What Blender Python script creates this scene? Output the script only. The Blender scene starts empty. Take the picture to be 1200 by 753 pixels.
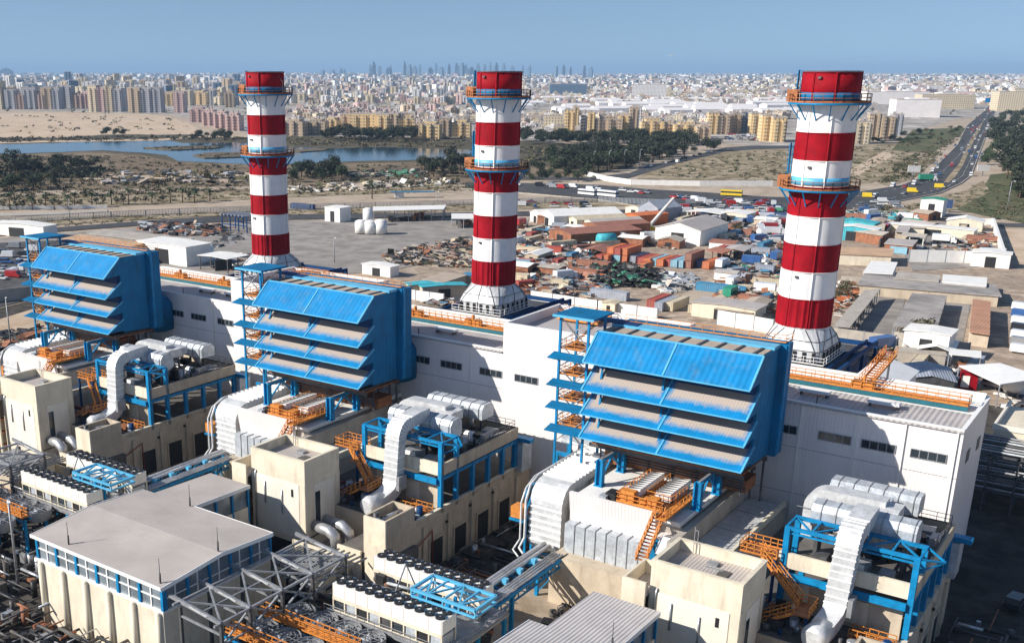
import bpy, math, random
from mathutils import Vector, Matrix, Euler
rnd = random.Random(7)
scene = bpy.context.scene
COL = scene.collection
# ------------------------------------------------------------------ camera
H = 66.0
YAW, PITCH, ROLL, FPX, PPX, PPY = -0.65, 0.314, 0.001, 1250.0, 456.0, 490.0
_cy, _sy = math.cos(YAW), math.sin(YAW)
FWD = Vector((_sy*math.cos(PITCH), _cy*math.cos(PITCH), -math.sin(PITCH)))
_r = Vector((_cy, -_sy, 0.0)); _d = FWD.cross(_r)
RIGHT = math.cos(ROLL)*_r + math.sin(ROLL)*_d
DOWN = -math.sin(ROLL)*_r + math.cos(ROLL)*_d
cd = bpy.data.cameras.new("camera")
cam = bpy.data.objects.new("camera", cd); COL.objects.link(cam)
m = Matrix.Identity(4)
for i in range(3):
    m[i][0] = RIGHT[i]; m[i][1] = -DOWN[i]; m[i][2] = -FWD[i]
m[0][3], m[1][3], m[2][3] = 0, 0, H
cam.matrix_world = m
cd.sensor_width = 36.0; cd.lens = FPX/1200*36
cd.shift_x = (600-PPX)/1200; cd.shift_y = (PPY-376.5)/1200
cd.clip_start = 0.5; cd.clip_end = 90000
scene.camera = cam
# ------------------------------------------------------------------ light
LIGHT = Vector((0.884, 1.0, -0.797)).normalized()      # the way the sunlight travels
sd = bpy.data.lights.new("sun", 'SUN'); sd.energy = 5.0; sd.angle = math.radians(0.5)
sd.color = (1.0, 0.94, 0.85)
sun = bpy.data.objects.new("sun", sd); COL.objects.link(sun)
sun.rotation_euler = LIGHT.to_track_quat('-Z', 'Y').to_euler()
sun.location = (0, 0, 300)
world = bpy.data.worlds.new("World"); scene.world = world; world.use_nodes = True
nt = world.node_tree; nt.nodes.clear()
out = nt.nodes.new('ShaderNodeOutputWorld'); bg = nt.nodes.new('ShaderNodeBackground')
sky = nt.nodes.new('ShaderNodeTexSky'); sky.sky_type = 'NISHITA'; sky.sun_disc = False
sky.sun_elevation = math.asin(-LIGHT.z); sky.sun_rotation = math.atan2(-LIGHT.x, -LIGHT.y)
sky.altitude = 60; sky.air_density = 1.0; sky.dust_density = 0.3; sky.ozone_density = 2.5
tc = nt.nodes.new('ShaderNodeTexCoord'); vm = nt.nodes.new('ShaderNodeVectorMath')
vm.operation = 'ADD'; vm.inputs[1].default_value = (0, 0, 0.13)   # the clear blue comes right down to the horizon haze
vn = nt.nodes.new('ShaderNodeVectorMath'); vn.operation = 'NORMALIZE'
nt.links.new(tc.outputs['Generated'], vm.inputs[0]); nt.links.new(vm.outputs[0], vn.inputs[0])
nt.links.new(vn.outputs[0], sky.inputs[0]); nt.links.new(sky.outputs[0], bg.inputs[0])
bg.inputs[1].default_value = 0.088
nt.links.new(bg.outputs[0], out.inputs[0])
scene.view_settings.view_transform = 'Standard'; scene.view_settings.look = 'None'
scene.view_settings.gamma = 1; scene.view_settings.exposure = 0.48
scene.cycles.max_bounces = 6; scene.cycles.volume_bounces = 0
scene.cycles.volume_max_steps = 64
# ------------------------------------------------------------------ pixel -> ground helpers (used only to read off real ground positions)
def ray(u, v):
    return RIGHT*((u-PPX)/FPX) + DOWN*((v-PPY)/FPX) + FWD
def G(u, v, z=0.0):
    d = ray(u, v); t = (z-H)/d.z
    return Vector((d.x*t, d.y*t, z))
def dist(p): return math.hypot(p[0], p[1])
# ------------------------------------------------------------------ materials
MATS = {}
def mat(name, col, rough=0.7, metal=0.0, var=0.12, scale=0.6, dirt=None, dirt_amt=0.0, bump=0.0, ribs=None, spec=0.5, stain=None, coat=0.0):
    """col varies by noise; ribs=(axis, pitch) gives corrugation; dirt = second colour in patches"""
    mt = bpy.data.materials.new(name); mt.use_nodes = True
    n = mt.node_tree; b = n.nodes['Principled BSDF']
    b.inputs['Roughness'].default_value = rough; b.inputs['Metallic'].default_value = metal
    b.inputs['Specular IOR Level'].default_value = spec
    if coat: b.inputs['Coat Weight'].default_value = coat
    t = n.nodes.new('ShaderNodeTexCoord')
    nz = n.nodes.new('ShaderNodeTexNoise'); nz.inputs['Scale'].default_value = scale
    nz.inputs['Detail'].default_value = 7; nz.inputs['Roughness'].default_value = 0.62
    oi = n.nodes.new('ShaderNodeObjectInfo'); sc_r = n.nodes.new('ShaderNodeMath'); sc_r.operation = 'MULTIPLY'; sc_r.inputs[1].default_value = 60.0
    n.links.new(oi.outputs['Random'], sc_r.inputs[0]); ad = n.nodes.new('ShaderNodeVectorMath'); ad.operation = 'ADD'
    n.links.new(t.outputs['Object'], ad.inputs[0]); n.links.new(sc_r.outputs[0], ad.inputs[1]); n.links.new(ad.outputs[0], nz.inputs['Vector'])
    mx = n.nodes.new('ShaderNodeMix'); mx.data_type = 'RGBA'
    lo = [max(0, c*(1-var*1.6)) for c in col]; hi = [min(1, c*(1+var)) for c in col]
    mx.inputs[6].default_value = (*lo, 1); mx.inputs[7].default_value = (*hi, 1)
    mr = n.nodes.new('ShaderNodeMapRange'); mr.inputs[1].default_value = 0.3; mr.inputs[2].default_value = 0.7
    n.links.new(nz.outputs['Fac'], mr.inputs[0]); n.links.new(mr.outputs[0], mx.inputs[0])
    last = mx.outputs[2]
    if dirt:
        n2 = n.nodes.new('ShaderNodeTexNoise'); n2.inputs['Scale'].default_value = scale*2.3
        n2.inputs['Detail'].default_value = 8; n2.inputs['Roughness'].default_value = 0.7
        mp = n.nodes.new('ShaderNodeMapping'); mp.inputs['Scale'].default_value = (1, 1, 0.2)
        n.links.new(ad.outputs[0], mp.inputs[0]); n.links.new(mp.outputs[0], n2.inputs['Vector'])
        r2 = n.nodes.new('ShaderNodeMapRange'); r2.inputs[1].default_value = 0.5; r2.inputs[2].default_value = 0.75
        r2.inputs[4].default_value = dirt_amt
        n.links.new(n2.outputs['Fac'], r2.inputs[0])
        m2 = n.nodes.new('ShaderNodeMix'); m2.data_type = 'RGBA'; m2.inputs[7].default_value = (*dirt, 1)
        n.links.new(last, m2.inputs[6]); n.links.new(r2.outputs[0], m2.inputs[0]); last = m2.outputs[2]
    n.links.new(last, b.inputs['Base Color'])
    hgt = None
    if ribs:
        ax, pitch = ribs[:2]; rs = ribs[2] if len(ribs) > 2 else 0.9
        w = n.nodes.new('ShaderNodeTexWave'); w.wave_type = 'BANDS'; w.bands_direction = ax
        w.inputs['Scale'].default_value = 0.314/pitch; w.wave_profile = 'SIN'
        n.links.new(t.outputs['Object'], w.inputs['Vector']); hgt = w.outputs['Fac']
        bp = n.nodes.new('ShaderNodeBump'); bp.inputs['Strength'].default_value = rs; bp.inputs['Distance'].default_value = 0.12*pitch
        n.links.new(hgt, bp.inputs['Height']); n.links.new(bp.outputs[0], b.inputs['Normal'])
    elif bump:
        bp = n.nodes.new('ShaderNodeBump'); bp.inputs['Strength'].default_value = bump; bp.inputs['Distance'].default_value = 0.3
        n.links.new(nz.outputs['Fac'], bp.inputs['Height']); n.links.new(bp.outputs[0], b.inputs['Normal'])
    MATS[name] = mt
    return mt
def ground_mat(name, cols, scales, rough=0.95, bump=0.0, contrast=(0.4, 0.6)):
    """three colours blended by two noises of different size"""
    mt = bpy.data.materials.new(name); mt.use_nodes = True
    n = mt.node_tree; b = n.nodes['Principled BSDF']; b.inputs['Roughness'].default_value = rough
    b.inputs['Specular IOR Level'].default_value = 0.2
    t = n.nodes.new('ShaderNodeTexCoord'); last = None
    for i, s in enumerate(scales):
        nz = n.nodes.new('ShaderNodeTexNoise'); nz.inputs['Scale'].default_value = s; nz.inputs['Detail'].default_value = 9
        nz.inputs['Roughness'].default_value = 0.65; nz.inputs['Distortion'].default_value = 0.3*i
        n.links.new(t.outputs['Object'], nz.inputs['Vector'])
        mr = n.nodes.new('ShaderNodeMapRange'); mr.inputs[1].default_value = contrast[0]; mr.inputs[2].default_value = contrast[1]
        n.links.new(nz.outputs['Fac'], mr.inputs[0])
        mx = n.nodes.new('ShaderNodeMix'); mx.data_type = 'RGBA'
        if last is None: mx.inputs[6].default_value = (*cols[0], 1)
        else: n.links.new(last, mx.inputs[6])
        mx.inputs[7].default_value = (*cols[i+1], 1)
        n.links.new(mr.outputs[0], mx.inputs[0]); last = mx.outputs[2]
    n.links.new(last, b.inputs['Base Color'])
    MATS[name] = mt
    return mt
mat('white_clad', (0.80, 0.755, 0.735), 0.5, 0, 0.05, 0.15, (0.5, 0.45, 0.42), 0.25, ribs=('X', 0.45, 0.4))
mat('white_clad_y', (0.74, 0.69, 0.67), 0.5, 0, 0.05, 0.15, (0.5, 0.45, 0.42), 0.25, ribs=('Y', 0.45, 0.4))
mat('white_plain', (0.82, 0.80, 0.76), 0.55, 0, 0.06, 0.4, (0.45, 0.4, 0.35), 0.3)
mat('white_paint', (0.84, 0.83, 0.81), 0.45, 0, 0.05, 0.5, (0.5, 0.42, 0.38), 0.22)
mat('red_paint', (0.31, 0.004, 0.012), 0.7, 0, 0.2, 0.4, (0.14, 0.01, 0.012), 0.6, spec=0.12)
mat('roof_grey', (0.50, 0.47, 0.46), 0.55, 0.2, 0.12, 0.2, (0.28, 0.25, 0.22), 0.4, ribs=('X', 0.7))
mat('roof_grey_y', (0.50, 0.47, 0.46), 0.6, 0.0, 0.1, 0.2, (0.3, 0.27, 0.25), 0.35, ribs=('X', 0.42, 1.0))
mat('roof_beige', (0.47, 0.42, 0.385), 0.6, 0.0, 0.1, 0.15, (0.34, 0.30, 0.27), 0.4, ribs=('X', 0.4, 0.8))
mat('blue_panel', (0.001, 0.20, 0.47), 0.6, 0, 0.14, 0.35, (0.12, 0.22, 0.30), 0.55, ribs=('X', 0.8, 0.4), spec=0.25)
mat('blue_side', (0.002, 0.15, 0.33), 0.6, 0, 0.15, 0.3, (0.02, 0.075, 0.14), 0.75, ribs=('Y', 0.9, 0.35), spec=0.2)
mat('blue_trim', (0.10, 0.42, 0.66), 0.45, 0, 0.1, 0.6)
mat('blue_steel', (0.002, 0.215, 0.46), 0.55, 0, 0.2, 0.8, (0.02, 0.09, 0.15), 0.35, spec=0.3)
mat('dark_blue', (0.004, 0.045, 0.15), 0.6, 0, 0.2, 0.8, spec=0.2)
mat('teal_steel', (0.01, 0.12, 0.16), 0.5, 0, 0.15, 0.8)
mat('orange_steel', (0.66, 0.24, 0.04), 0.6, 0, 0.2, 1.5, (0.24, 0.09, 0.035), 0.75)
mat('rust_floor', (0.34, 0.12, 0.04), 0.7, 0, 0.3, 1.5, (0.1, 0.05, 0.03), 0.6)
mat('cream_wall', (0.71, 0.635, 0.50), 0.75, 0, 0.08, 0.35, (0.36, 0.28, 0.19), 0.6)
mat('cream_shut', (0.76, 0.71, 0.62), 0.7, 0, 0.05, 0.35, (0.45, 0.36, 0.25), 0.3)
mat('beige_wall', (0.53, 0.44, 0.33), 0.8, 0, 0.12, 0.35, (0.22, 0.165, 0.11), 0.6)
mat('silver_clad', (0.52, 0.56, 0.60), 0.42, 0.25, 0.2, 0.9, (0.24, 0.25, 0.27), 0.5, bump=0.5)
mat('silver_bright', (0.60, 0.61, 0.62), 0.45, 0.15, 0.14, 0.9, (0.34, 0.33, 0.33), 0.45, bump=0.5)
mat('pipe_metal', (0.55, 0.56, 0.58), 0.35, 0.6, 0.15, 1.2, (0.25, 0.22, 0.2), 0.4)
mat('steel_dark', (0.10, 0.10, 0.105), 0.6, 0.3, 0.25, 1.0, (0.12, 0.07, 0.04), 0.5)
mat('steel_mid', (0.33, 0.34, 0.36), 0.5, 0.3, 0.2, 1.0, (0.2, 0.14, 0.1), 0.4)
mat('black_part', (0.018, 0.018, 0.02), 0.55, 0, 0.3, 1.5)
mat('dust_tan', (0.42, 0.34, 0.27), 0.9, 0, 0.12, 0.8)
mat('concrete', (0.42, 0.38, 0.33), 0.85, 0, 0.15, 0.3, (0.22, 0.19, 0.16), 0.5)
mat('concrete_dark', (0.12, 0.11, 0.10), 0.9, 0, 0.25, 0.3, (0.09, 0.08, 0.07), 0.6)
mat('glass_dark', (0.03, 0.04, 0.05), 0.12, 0, 0.2, 1.0, spec=0.8)
mat('glass_grey', (0.22, 0.26, 0.29), 0.15, 0.1, 0.3, 0.4, spec=0.8)
mat('rust', (0.30, 0.12, 0.06), 0.8, 0, 0.3, 0.6, (0.12, 0.06, 0.03), 0.6)
mat('pipe_red', (0.28, 0.05, 0.03), 0.5, 0, 0.2, 0.8)
mat('yellow_paint', (0.75, 0.52, 0.02), 0.45, 0, 0.1, 1.0)
mat('green_paint', (0.03, 0.28, 0.17), 0.5, 0, 0.15, 1.0)
mat('orange_dull', (0.42, 0.15, 0.05), 0.7, 0, 0.25, 1.5, (0.16, 0.08, 0.05), 0.8)
mat('bark', (0.13, 0.085, 0.05), 0.9, 0, 0.3, 3.0)
mat('leaf_dark', (0.036, 0.046, 0.022), 0.8, 0, 0.4, 0.5)
mat('leaf_mid', (0.05, 0.075, 0.028), 0.8, 0, 0.4, 0.5)
mat('leaf_olive', (0.11, 0.10, 0.045), 0.85, 0, 0.4, 0.4)
mat('reed', (0.13, 0.10, 0.06), 0.9, 0, 0.4, 0.3)
mat('tyre', (0.015, 0.015, 0.015), 0.8)
# dusted hood sheet: blue paint with wind-blown sand lying on its upper half (a stain with its own outline)
def hood_mat():
    mt = mat('blue_dusty', (0.002, 0.20, 0.47), 0.6, 0, 0.14, 0.35, ribs=('X', 0.4, 0.3), spec=0.2)
    n = mt.node_tree; b = n.nodes['Principled BSDF']; t = n.nodes.new('ShaderNodeTexCoord')
    sp = n.nodes.new('ShaderNodeSeparateXYZ'); n.links.new(t.outputs['UV'], sp.inputs[0])
    def math_(op, a, b_):
        q = n.nodes.new('ShaderNodeMath'); q.operation = op
        for i, x in enumerate((a, b_)):
            if isinstance(x, (int, float)): q.inputs[i].default_value = x
            else: n.links.new(x, q.inputs[i])
        return q.outputs[0]
    nz = n.nodes.new('ShaderNodeTexNoise'); nz.inputs['Scale'].default_value = 1.6; nz.inputs['Detail'].default_value = 8
    n.links.new(t.outputs['Object'], nz.inputs['Vector'])
    # edge distance in u (0..1 across each bay) and v (0 bottom .. 1 top)
    ue = math_('MINIMUM', sp.outputs[0], math_('SUBTRACT', 1.0, sp.outputs[0]))
    uf = math_('MULTIPLY', ue, 14.0); vf = math_('MULTIPLY', math_('SUBTRACT', sp.outputs[1], 0.16), 4.5)
    f = math_('MINIMUM', uf, vf)
    f = math_('ADD', f, math_('MULTIPLY', math_('SUBTRACT', nz.outputs['Fac'], 0.5), 1.0))
    mr = n.nodes.new('ShaderNodeMapRange'); mr.inputs[1].default_value = 0.1; mr.inputs[2].default_value = 1.1; mr.inputs[4].default_value = 0.93
    n.links.new(f, mr.inputs[0])
    mx = n.nodes.new('ShaderNodeMix'); mx.data_type = 'RGBA'; mx.inputs[7].default_value = (0.43, 0.36, 0.30, 1)
    src = b.inputs['Base Color'].links[0].from_socket
    n.links.new(src, mx.inputs[6]); n.links.new(mr.outputs[0], mx.inputs[0]); n.links.new(mx.outputs[2], b.inputs['Base Color'])
hood_mat()
# facade: wall colour with a grid of recess-dark windows in object space
def facade(name, col, wcol=(0.17, 0.16, 0.16), fl=3.3, bay=3.6, frac=0.42, var=0.06):
    mt = bpy.data.materials.new(name); mt.use_nodes = True
    n = mt.node_tree; b = n.nodes['Principled BSDF']; b.inputs['Roughness'].default_value = 0.8
    t = n.nodes.new('ShaderNodeTexCoord'); sp = n.nodes.new('ShaderNodeSeparateXYZ'); n.links.new(t.outputs['Object'], sp.inputs[0])
    def M_(op, a, b_=0.0):
        q = n.nodes.new('ShaderNodeMath'); q.operation = op
        for i, x in enumerate((a, b_)):
            if isinstance(x, (int, float)): q.inputs[i].default_value = x
            else: n.links.new(x, q.inputs[i])
        return q.outputs[0]
    hx = M_('FRACT', M_('DIVIDE', M_('ADD', sp.outputs[0], sp.outputs[1]), bay))
    hz = M_('FRACT', M_('DIVIDE', sp.outputs[2], fl))
    wx = M_('MULTIPLY', M_('GREATER_THAN', hx, 0.5-frac/2), M_('LESS_THAN', hx, 0.5+frac/2))
    wz = M_('MULTIPLY', M_('GREATER_THAN', hz, 0.32), M_('LESS_THAN', hz, 0.78))
    gn = n.nodes.new('ShaderNodeNewGeometry'); sn = n.nodes.new('ShaderNodeSeparateXYZ'); n.links.new(gn.outputs['Normal'], sn.inputs[0])
    side = M_('LESS_THAN', M_('ABSOLUTE', sn.outputs[2]), 0.5)
    w = M_('MULTIPLY', M_('MULTIPLY', wx, wz), side)
    nz = n.nodes.new('ShaderNodeTexNoise'); nz.inputs['Scale'].default_value = 0.12; nz.inputs['Detail'].default_value = 6
    n.links.new(t.outputs['Object'], nz.inputs['Vector'])
    m1 = n.nodes.new('ShaderNodeMix'); m1.data_type = 'RGBA'
    m1.inputs[6].default_value = (*[c*(1-2*var) for c in col], 1); m1.inputs[7].default_value = (*[min(1, c*(1+var)) for c in col], 1)
    n.links.new(nz.outputs['Fac'], m1.inputs[0])
    m2 = n.nodes.new('ShaderNodeMix'); m2.data_type = 'RGBA'; m2.inputs[7].default_value = (*wcol, 1)
    n.links.new(m1.outputs[2], m2.inputs[6]); n.links.new(w, m2.inputs[0]); n.links.new(m2.outputs[2], b.inputs['Base Color'])
    rr = n.nodes.new('ShaderNodeMapRange'); rr.inputs[3].default_value = 0.8; rr.inputs[4].default_value = 0.2
    n.links.new(w, rr.inputs[0]); n.links.new(rr.outputs[0], b.inputs['Roughness'])
    MATS[name] = mt
    return mt
facade('fac_yellow', (0.68, 0.50, 0.26)); facade('fac_cream', (0.64, 0.54, 0.38)); facade('fac_pink', (0.60, 0.42, 0.38))
facade('fac_white', (0.72, 0.70, 0.68)); facade('fac_tan', (0.50, 0.38, 0.26)); facade('fac_grey', (0.40, 0.40, 0.42))
facade('fac_brick', (0.48, 0.34, 0.28)); facade('fac_blue', (0.16, 0.24, 0.34), (0.05, 0.08, 0.12), frac=0.7)
# ------------------------------------------------------------------ mesh builder
class MB:
    def __init__(s): s.v = []; s.f = []; s.mi = []; s.uv = {}; s.cur = 0; s.names = []; s.smooth = set()
    def use(s, name):
        if name not in s.names: s.names.append(name)
        s.cur = s.names.index(name); return s
    def face(s, idx, smooth=False, uv=None):
        s.f.append(tuple(idx)); s.mi.append(s.cur)
        if smooth: s.smooth.add(len(s.f)-1)
        if uv: s.uv[len(s.f)-1] = uv
    def quad(s, a, b, c, d, uv=None):
        i = len(s.v); s.v += [tuple(a), tuple(b), tuple(c), tuple(d)]; s.face((i, i+1, i+2, i+3), uv=uv); return s
    def box(s, x0, x1, y0, y1, z0, z1):
        i = len(s.v)
        s.v += [(x0, y0, z0), (x1, y0, z0), (x1, y1, z0), (x0, y1, z0), (x0, y0, z1), (x1, y0, z1), (x1, y1, z1), (x0, y1, z1)]
        for q in ((0, 3, 2, 1), (4, 5, 6, 7), (0, 1, 5, 4), (1, 2, 6, 5), (2, 3, 7, 6), (3, 0, 4, 7)): s.face([i+k for k in q])
        return s
    def boxr(s, c, sx, sy, sz, rz=0.0):
        """box on base centre c, turned by rz"""
        i = len(s.v); ca, sa = math.cos(rz), math.sin(rz)
        for z in (0, sz):
            for x, y in ((-sx/2, -sy/2), (sx/2, -sy/2), (sx/2, sy/2), (-sx/2, sy/2)):
                s.v.append((c[0]+x*ca-y*sa, c[1]+x*sa+y*ca, c[2]+z))
        for q in ((0, 3, 2, 1), (4, 5, 6, 7), (0, 1, 5, 4), (1, 2, 6, 5), (2, 3, 7, 6), (3, 0, 4, 7)): s.face([i+k for k in q])
        return s
    def bar(s, p, q, w=0.2, h=None):
        p, q = Vector(p), Vector(q); d = (q-p)
        if d.length < 1e-6: return s
        d.normalize(); h = h or w
        up = Vector((0, 0, 1)) if abs(d.z) < 0.95 else Vector((0, 1, 0))
        a = d.cross(up).normalized()*w/2; b = a.cross(d).normalized()*h/2
        i = len(s.v)
        for e in (p, q):
            for k in (a+b, a-b, -a-b, -a+b): s.v.append(tuple(e+k))
        for t in ((3, 2, 1, 0), (4, 5, 6, 7), (0, 1, 5, 4), (1, 2, 6, 5), (2, 3, 7, 6), (3, 0, 4, 7)): s.face([i+k for k in t])
        return s
    def tube(s, pts, r, n=10, caps=True):
        pts = [Vector(p) for p in pts]; rings = []
        rr = r if isinstance(r, (list, tuple)) else [r]*len(pts)
        prev = None
        for k, p in enumerate(pts):
            if k == 0: d = pts[1]-p
            elif k == len(pts)-1: d = p-pts[k-1]
            else: d = (pts[k+1]-p).normalized()+(p-pts[k-1]).normalized()
            d.normalize()
            if prev is None:
                up = Vector((0, 0, 1)) if abs(d.z) < 0.95 else Vector((1, 0, 0))
                a = d.cross(up).normalized()
            else:
                a = (prev-d*prev.dot(d)).normalized()
            prev = a; b = d.cross(a); i = len(s.v); rings.append(i)
            for t in range(n):
                w = 2*math.pi*t/n; s.v.append(tuple(p+a*math.cos(w)*rr[k]+b*math.sin(w)*rr[k]))
        for k in range(len(rings)-1):
            for t in range(n):
                u = (t+1) % n; s.face((rings[k]+t, rings[k]+u, rings[k+1]+u, rings[k+1]+t), True)
        if caps:
            s.face([rings[0]+t for t in range(n)][::-1]); s.face([rings[-1]+t for t in range(n)])
        return s
    def cyl(s, c, r, h, n=16, r2=None):
        r2 = r if r2 is None else r2
        return s.tube([c, (c[0], c[1], c[2]+h)], [r, r2], n)
    def prism(s, prof, axis, a0, a1, smooth=False):
        """profile polygon of (p,q) swept along axis ('x': p=y q=z; 'y': p=x q=z; 'z': p=x q=y)"""
        i = len(s.v); n = len(prof)
        for a in (a0, a1):
            for p, q in prof:
                s.v.append({'x': (a, p, q), 'y': (p, a, q), 'z': (p, q, a)}[axis])
        s.face([i+k for k in range(n)][::-1]); s.face([i+n+k for k in range(n)])
        for k in range(n):
            l = (k+1) % n; s.face((i+k, i+l, i+n+l, i+n+k), smooth)
        return s
    def poly(s, pts):
        i = len(s.v); s.v += [tuple(p) for p in pts]; s.face(range(i, i+len(pts))); return s
    def dome(s, c, r, sz=1.0, n=12, m=4, full=False):
        i0 = len(s.v); rows = []
        lo = -math.pi/2 if full else 0.0
        for k in range(m+1):
            a = lo+(math.pi/2-lo)*k/m; rows.append(len(s.v))
            for t in range(n):
                w = 2*math.pi*t/n; s.v.append((c[0]+r*math.cos(a)*math.cos(w), c[1]+r*math.cos(a)*math.sin(w), c[2]+r*sz*math.sin(a)))
        for k in range(m):
            for t in range(n):
                u = (t+1) % n; s.face((rows[k]+t, rows[k]+u, rows[k+1]+u, rows[k+1]+t), True)
        return s
    def mesh(s, name, off=(0, 0, 0)):
        me = bpy.data.meshes.new(name)
        me.from_pydata([(x-off[0], y-off[1], z-off[2]) for x, y, z in s.v], [], s.f)
        for nme in (s.names or ['white_plain']): me.materials.append(MATS[nme])
        me.polygons.foreach_set('material_index', s.mi)
        if s.smooth: me.polygons.foreach_set('use_smooth', [i in s.smooth for i in range(len(s.f))])
        if s.uv:
            ul = me.uv_layers.new(name='uv')
            for fi, uvs in s.uv.items():
                for li, w in zip(me.polygons[fi].loop_indices, uvs): ul.data[li].uv = w
        me.update()
        return me
def N(): return MB()
def tag(o, label, cat, group=None):
    o['label'] = label; o['category'] = cat
    if group: o['group'] = group
    return o
def thing(name, label, cat, loc, group=None, rz=0.0):
    o = bpy.data.objects.new(name, None); COL.objects.link(o); o.location = loc; o.rotation_euler[2] = rz
    o.empty_display_size = 0.5
    return tag(o, label, cat, group)
def part(name, mb, parent, off=None, label=None):
    """mesh in world coordinates hung under parent; nested parents share the thing's origin"""
    root = parent
    while root.parent: root = root.parent
    o = bpy.data.objects.new(name, mb.mesh(name, root.location if off is None else off)); COL.objects.link(o); o.parent = parent
    if label: o['label'] = label
    return o
def one(name, mb, label, cat, loc=None, group=None, rz=0.0):
    """a thing that is one mesh; loc = its base in world coordinates (mesh given in world coordinates)"""
    off = loc if loc is not None else (0, 0, 0)
    o = bpy.data.objects.new(name, mb.mesh(name, off)); COL.objects.link(o); o.location = off
    return tag(o, label, cat, group)
def inst(name, me, label, cat, loc, rz=0.0, sc=1.0, group=None):
    o = bpy.data.objects.new(name, me); COL.objects.link(o); o.location = loc; o.rotation_euler[2] = rz
    o.scale = (sc, sc, sc) if isinstance(sc, (int, float)) else sc
    return tag(o, label, cat, group)
def struct(name, mb, kind='structure'):
    o = bpy.data.objects.new(name, mb.mesh(name)); COL.objects.link(o); o['kind'] = kind; return o
def copy_tree(o, parent=None, dx=0.0):
    c = o.copy(); COL.objects.link(c); c.parent = parent
    if parent is None: c.location = (o.location[0]+dx, o.location[1], o.location[2])
    for ch in list(o.children): copy_tree(ch, c)
    return c
def railing(mb, pts, h=1.1, step=1.6, w=0.07, close=False):
    pts = [Vector(p) for p in pts]
    if close: pts = pts+[pts[0]]
    for a, b in zip(pts, pts[1:]):
        L = (b-a).length; k = max(1, int(L/step))
        for hh in (h, h*0.52): mb.bar(a+Vector((0, 0, hh)), b+Vector((0, 0, hh)), w)
        mb.bar(a+Vector((0, 0, 0.08)), b+Vector((0, 0, 0.08)), w*0.6, 0.16)
        for i in range(k+1):
            p = a.lerp(b, i/k); mb.bar(p, p+Vector((0, 0, h)), w)
    return mb
def truss(mb, a, b, dep, n, w=0.2, up=(0, 0, 1)):
    """flat lattice between chord a-b and the chord shifted by -dep*up"""
    a, b, u = Vector(a), Vector(b), Vector(up)*dep
    mb.bar(a, b, w); mb.bar(a-u, b-u, w)
    for i in range(n):
        p, q = a.lerp(b, i/n), a.lerp(b, (i+1)/n)
        mb.bar(p, p-u, w*0.7)
        if i % 2: mb.bar(p, q-u, w*0.7)
        else: mb.bar(p-u, q, w*0.7)
    mb.bar(b, b-u, w*0.7)
    return mb
# ================================================================== the generating hall
HX0, HX1 = -184.0, -18.7
Y0, Y1 = 140.5, 158.2
hall = thing('turbine_hall', 'long white ribbed-metal turbine hall running behind the blue intake houses', 'hall', (-100, 140.5, 0))
lows = [(-184.0, -144.3), (-120.3, -84.3), (-60.3, HX1)]
talls = [(-144.3, -120.3), (-84.3, -60.3)]
w = N().use('white_clad')
for x0, x1 in lows:
    w.box(x0, x1, Y0, Y0+0.35, 0, 24.3)
for x0, x1 in talls:
    w.box(x0, x1, Y0-0.02, Y0+0.35, 0, 28.7)
part('front_wall', w, hall)
w = N().use('white_clad_y').box(HX1-0.35, HX1, Y0+0.36, Y1, 0, 24.3)
for x0, x1 in talls:
    w.box(x0, x0+0.35, Y0+0.36, Y1, 22, 28.7).box(x1-0.35, x1, Y0+0.36, Y1, 22, 28.7)
w.use('white_clad').box(HX0, HX1-0.36, Y1-0.35, Y1, 0, 24.6)
for x0, x1 in talls: w.box(x0+0.36, x1-0.36, Y1-0.36, Y1+0.02, 24.61, 28.7)
part('side_wall', w, hall)
r = N().use('roof_grey')
for x0, x1 in lows:
    a, b = x0+0.4, x1-0.4
    r.prism([(Y0+0.36, 23.1), (150.6, 23.7), (150.6, 23.3), (Y0+0.36, 22.7)], 'x', a, b)
    r.use('white_plain').prism([(150.61, 23.3), (150.61, 23.72), (153.4, 23.8), (157.8, 24.9), (157.8, 23.3)], 'x', a, b).use('roof_grey')
for x0, x1 in talls:
    r.prism([(Y0+0.36, 27.2), (Y1-0.4, 27.5), (Y1-0.4, 27.0), (Y0+0.36, 26.7)], 'x', x0+0.4, x1-0.4)
    r.use('white_plain').box(x0+0.36, x1-0.36, Y0+0.36, Y0+0.8, 27.3, 28.5).use('roof_grey')
part('roof', r, hall)
c = N().use('white_paint')
for x0, x1 in lows: c.box(x0, x1, Y0-0.06, Y0+0.45, 24.303, 24.42)
c.box(HX1-0.45, HX1+0.06, Y0+0.46, Y1+0.05, 24.303, 24.42)
for x0, x1 in talls:
    c.box(x0-0.05, x1+0.05, Y0-0.08, Y0+0.45, 28.703, 28.82)
    for x in (x0, x1-0.4): c.box(x, x+0.4, Y0+0.46, Y1, 28.703, 28.82)
part('coping', c, hall)
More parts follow.
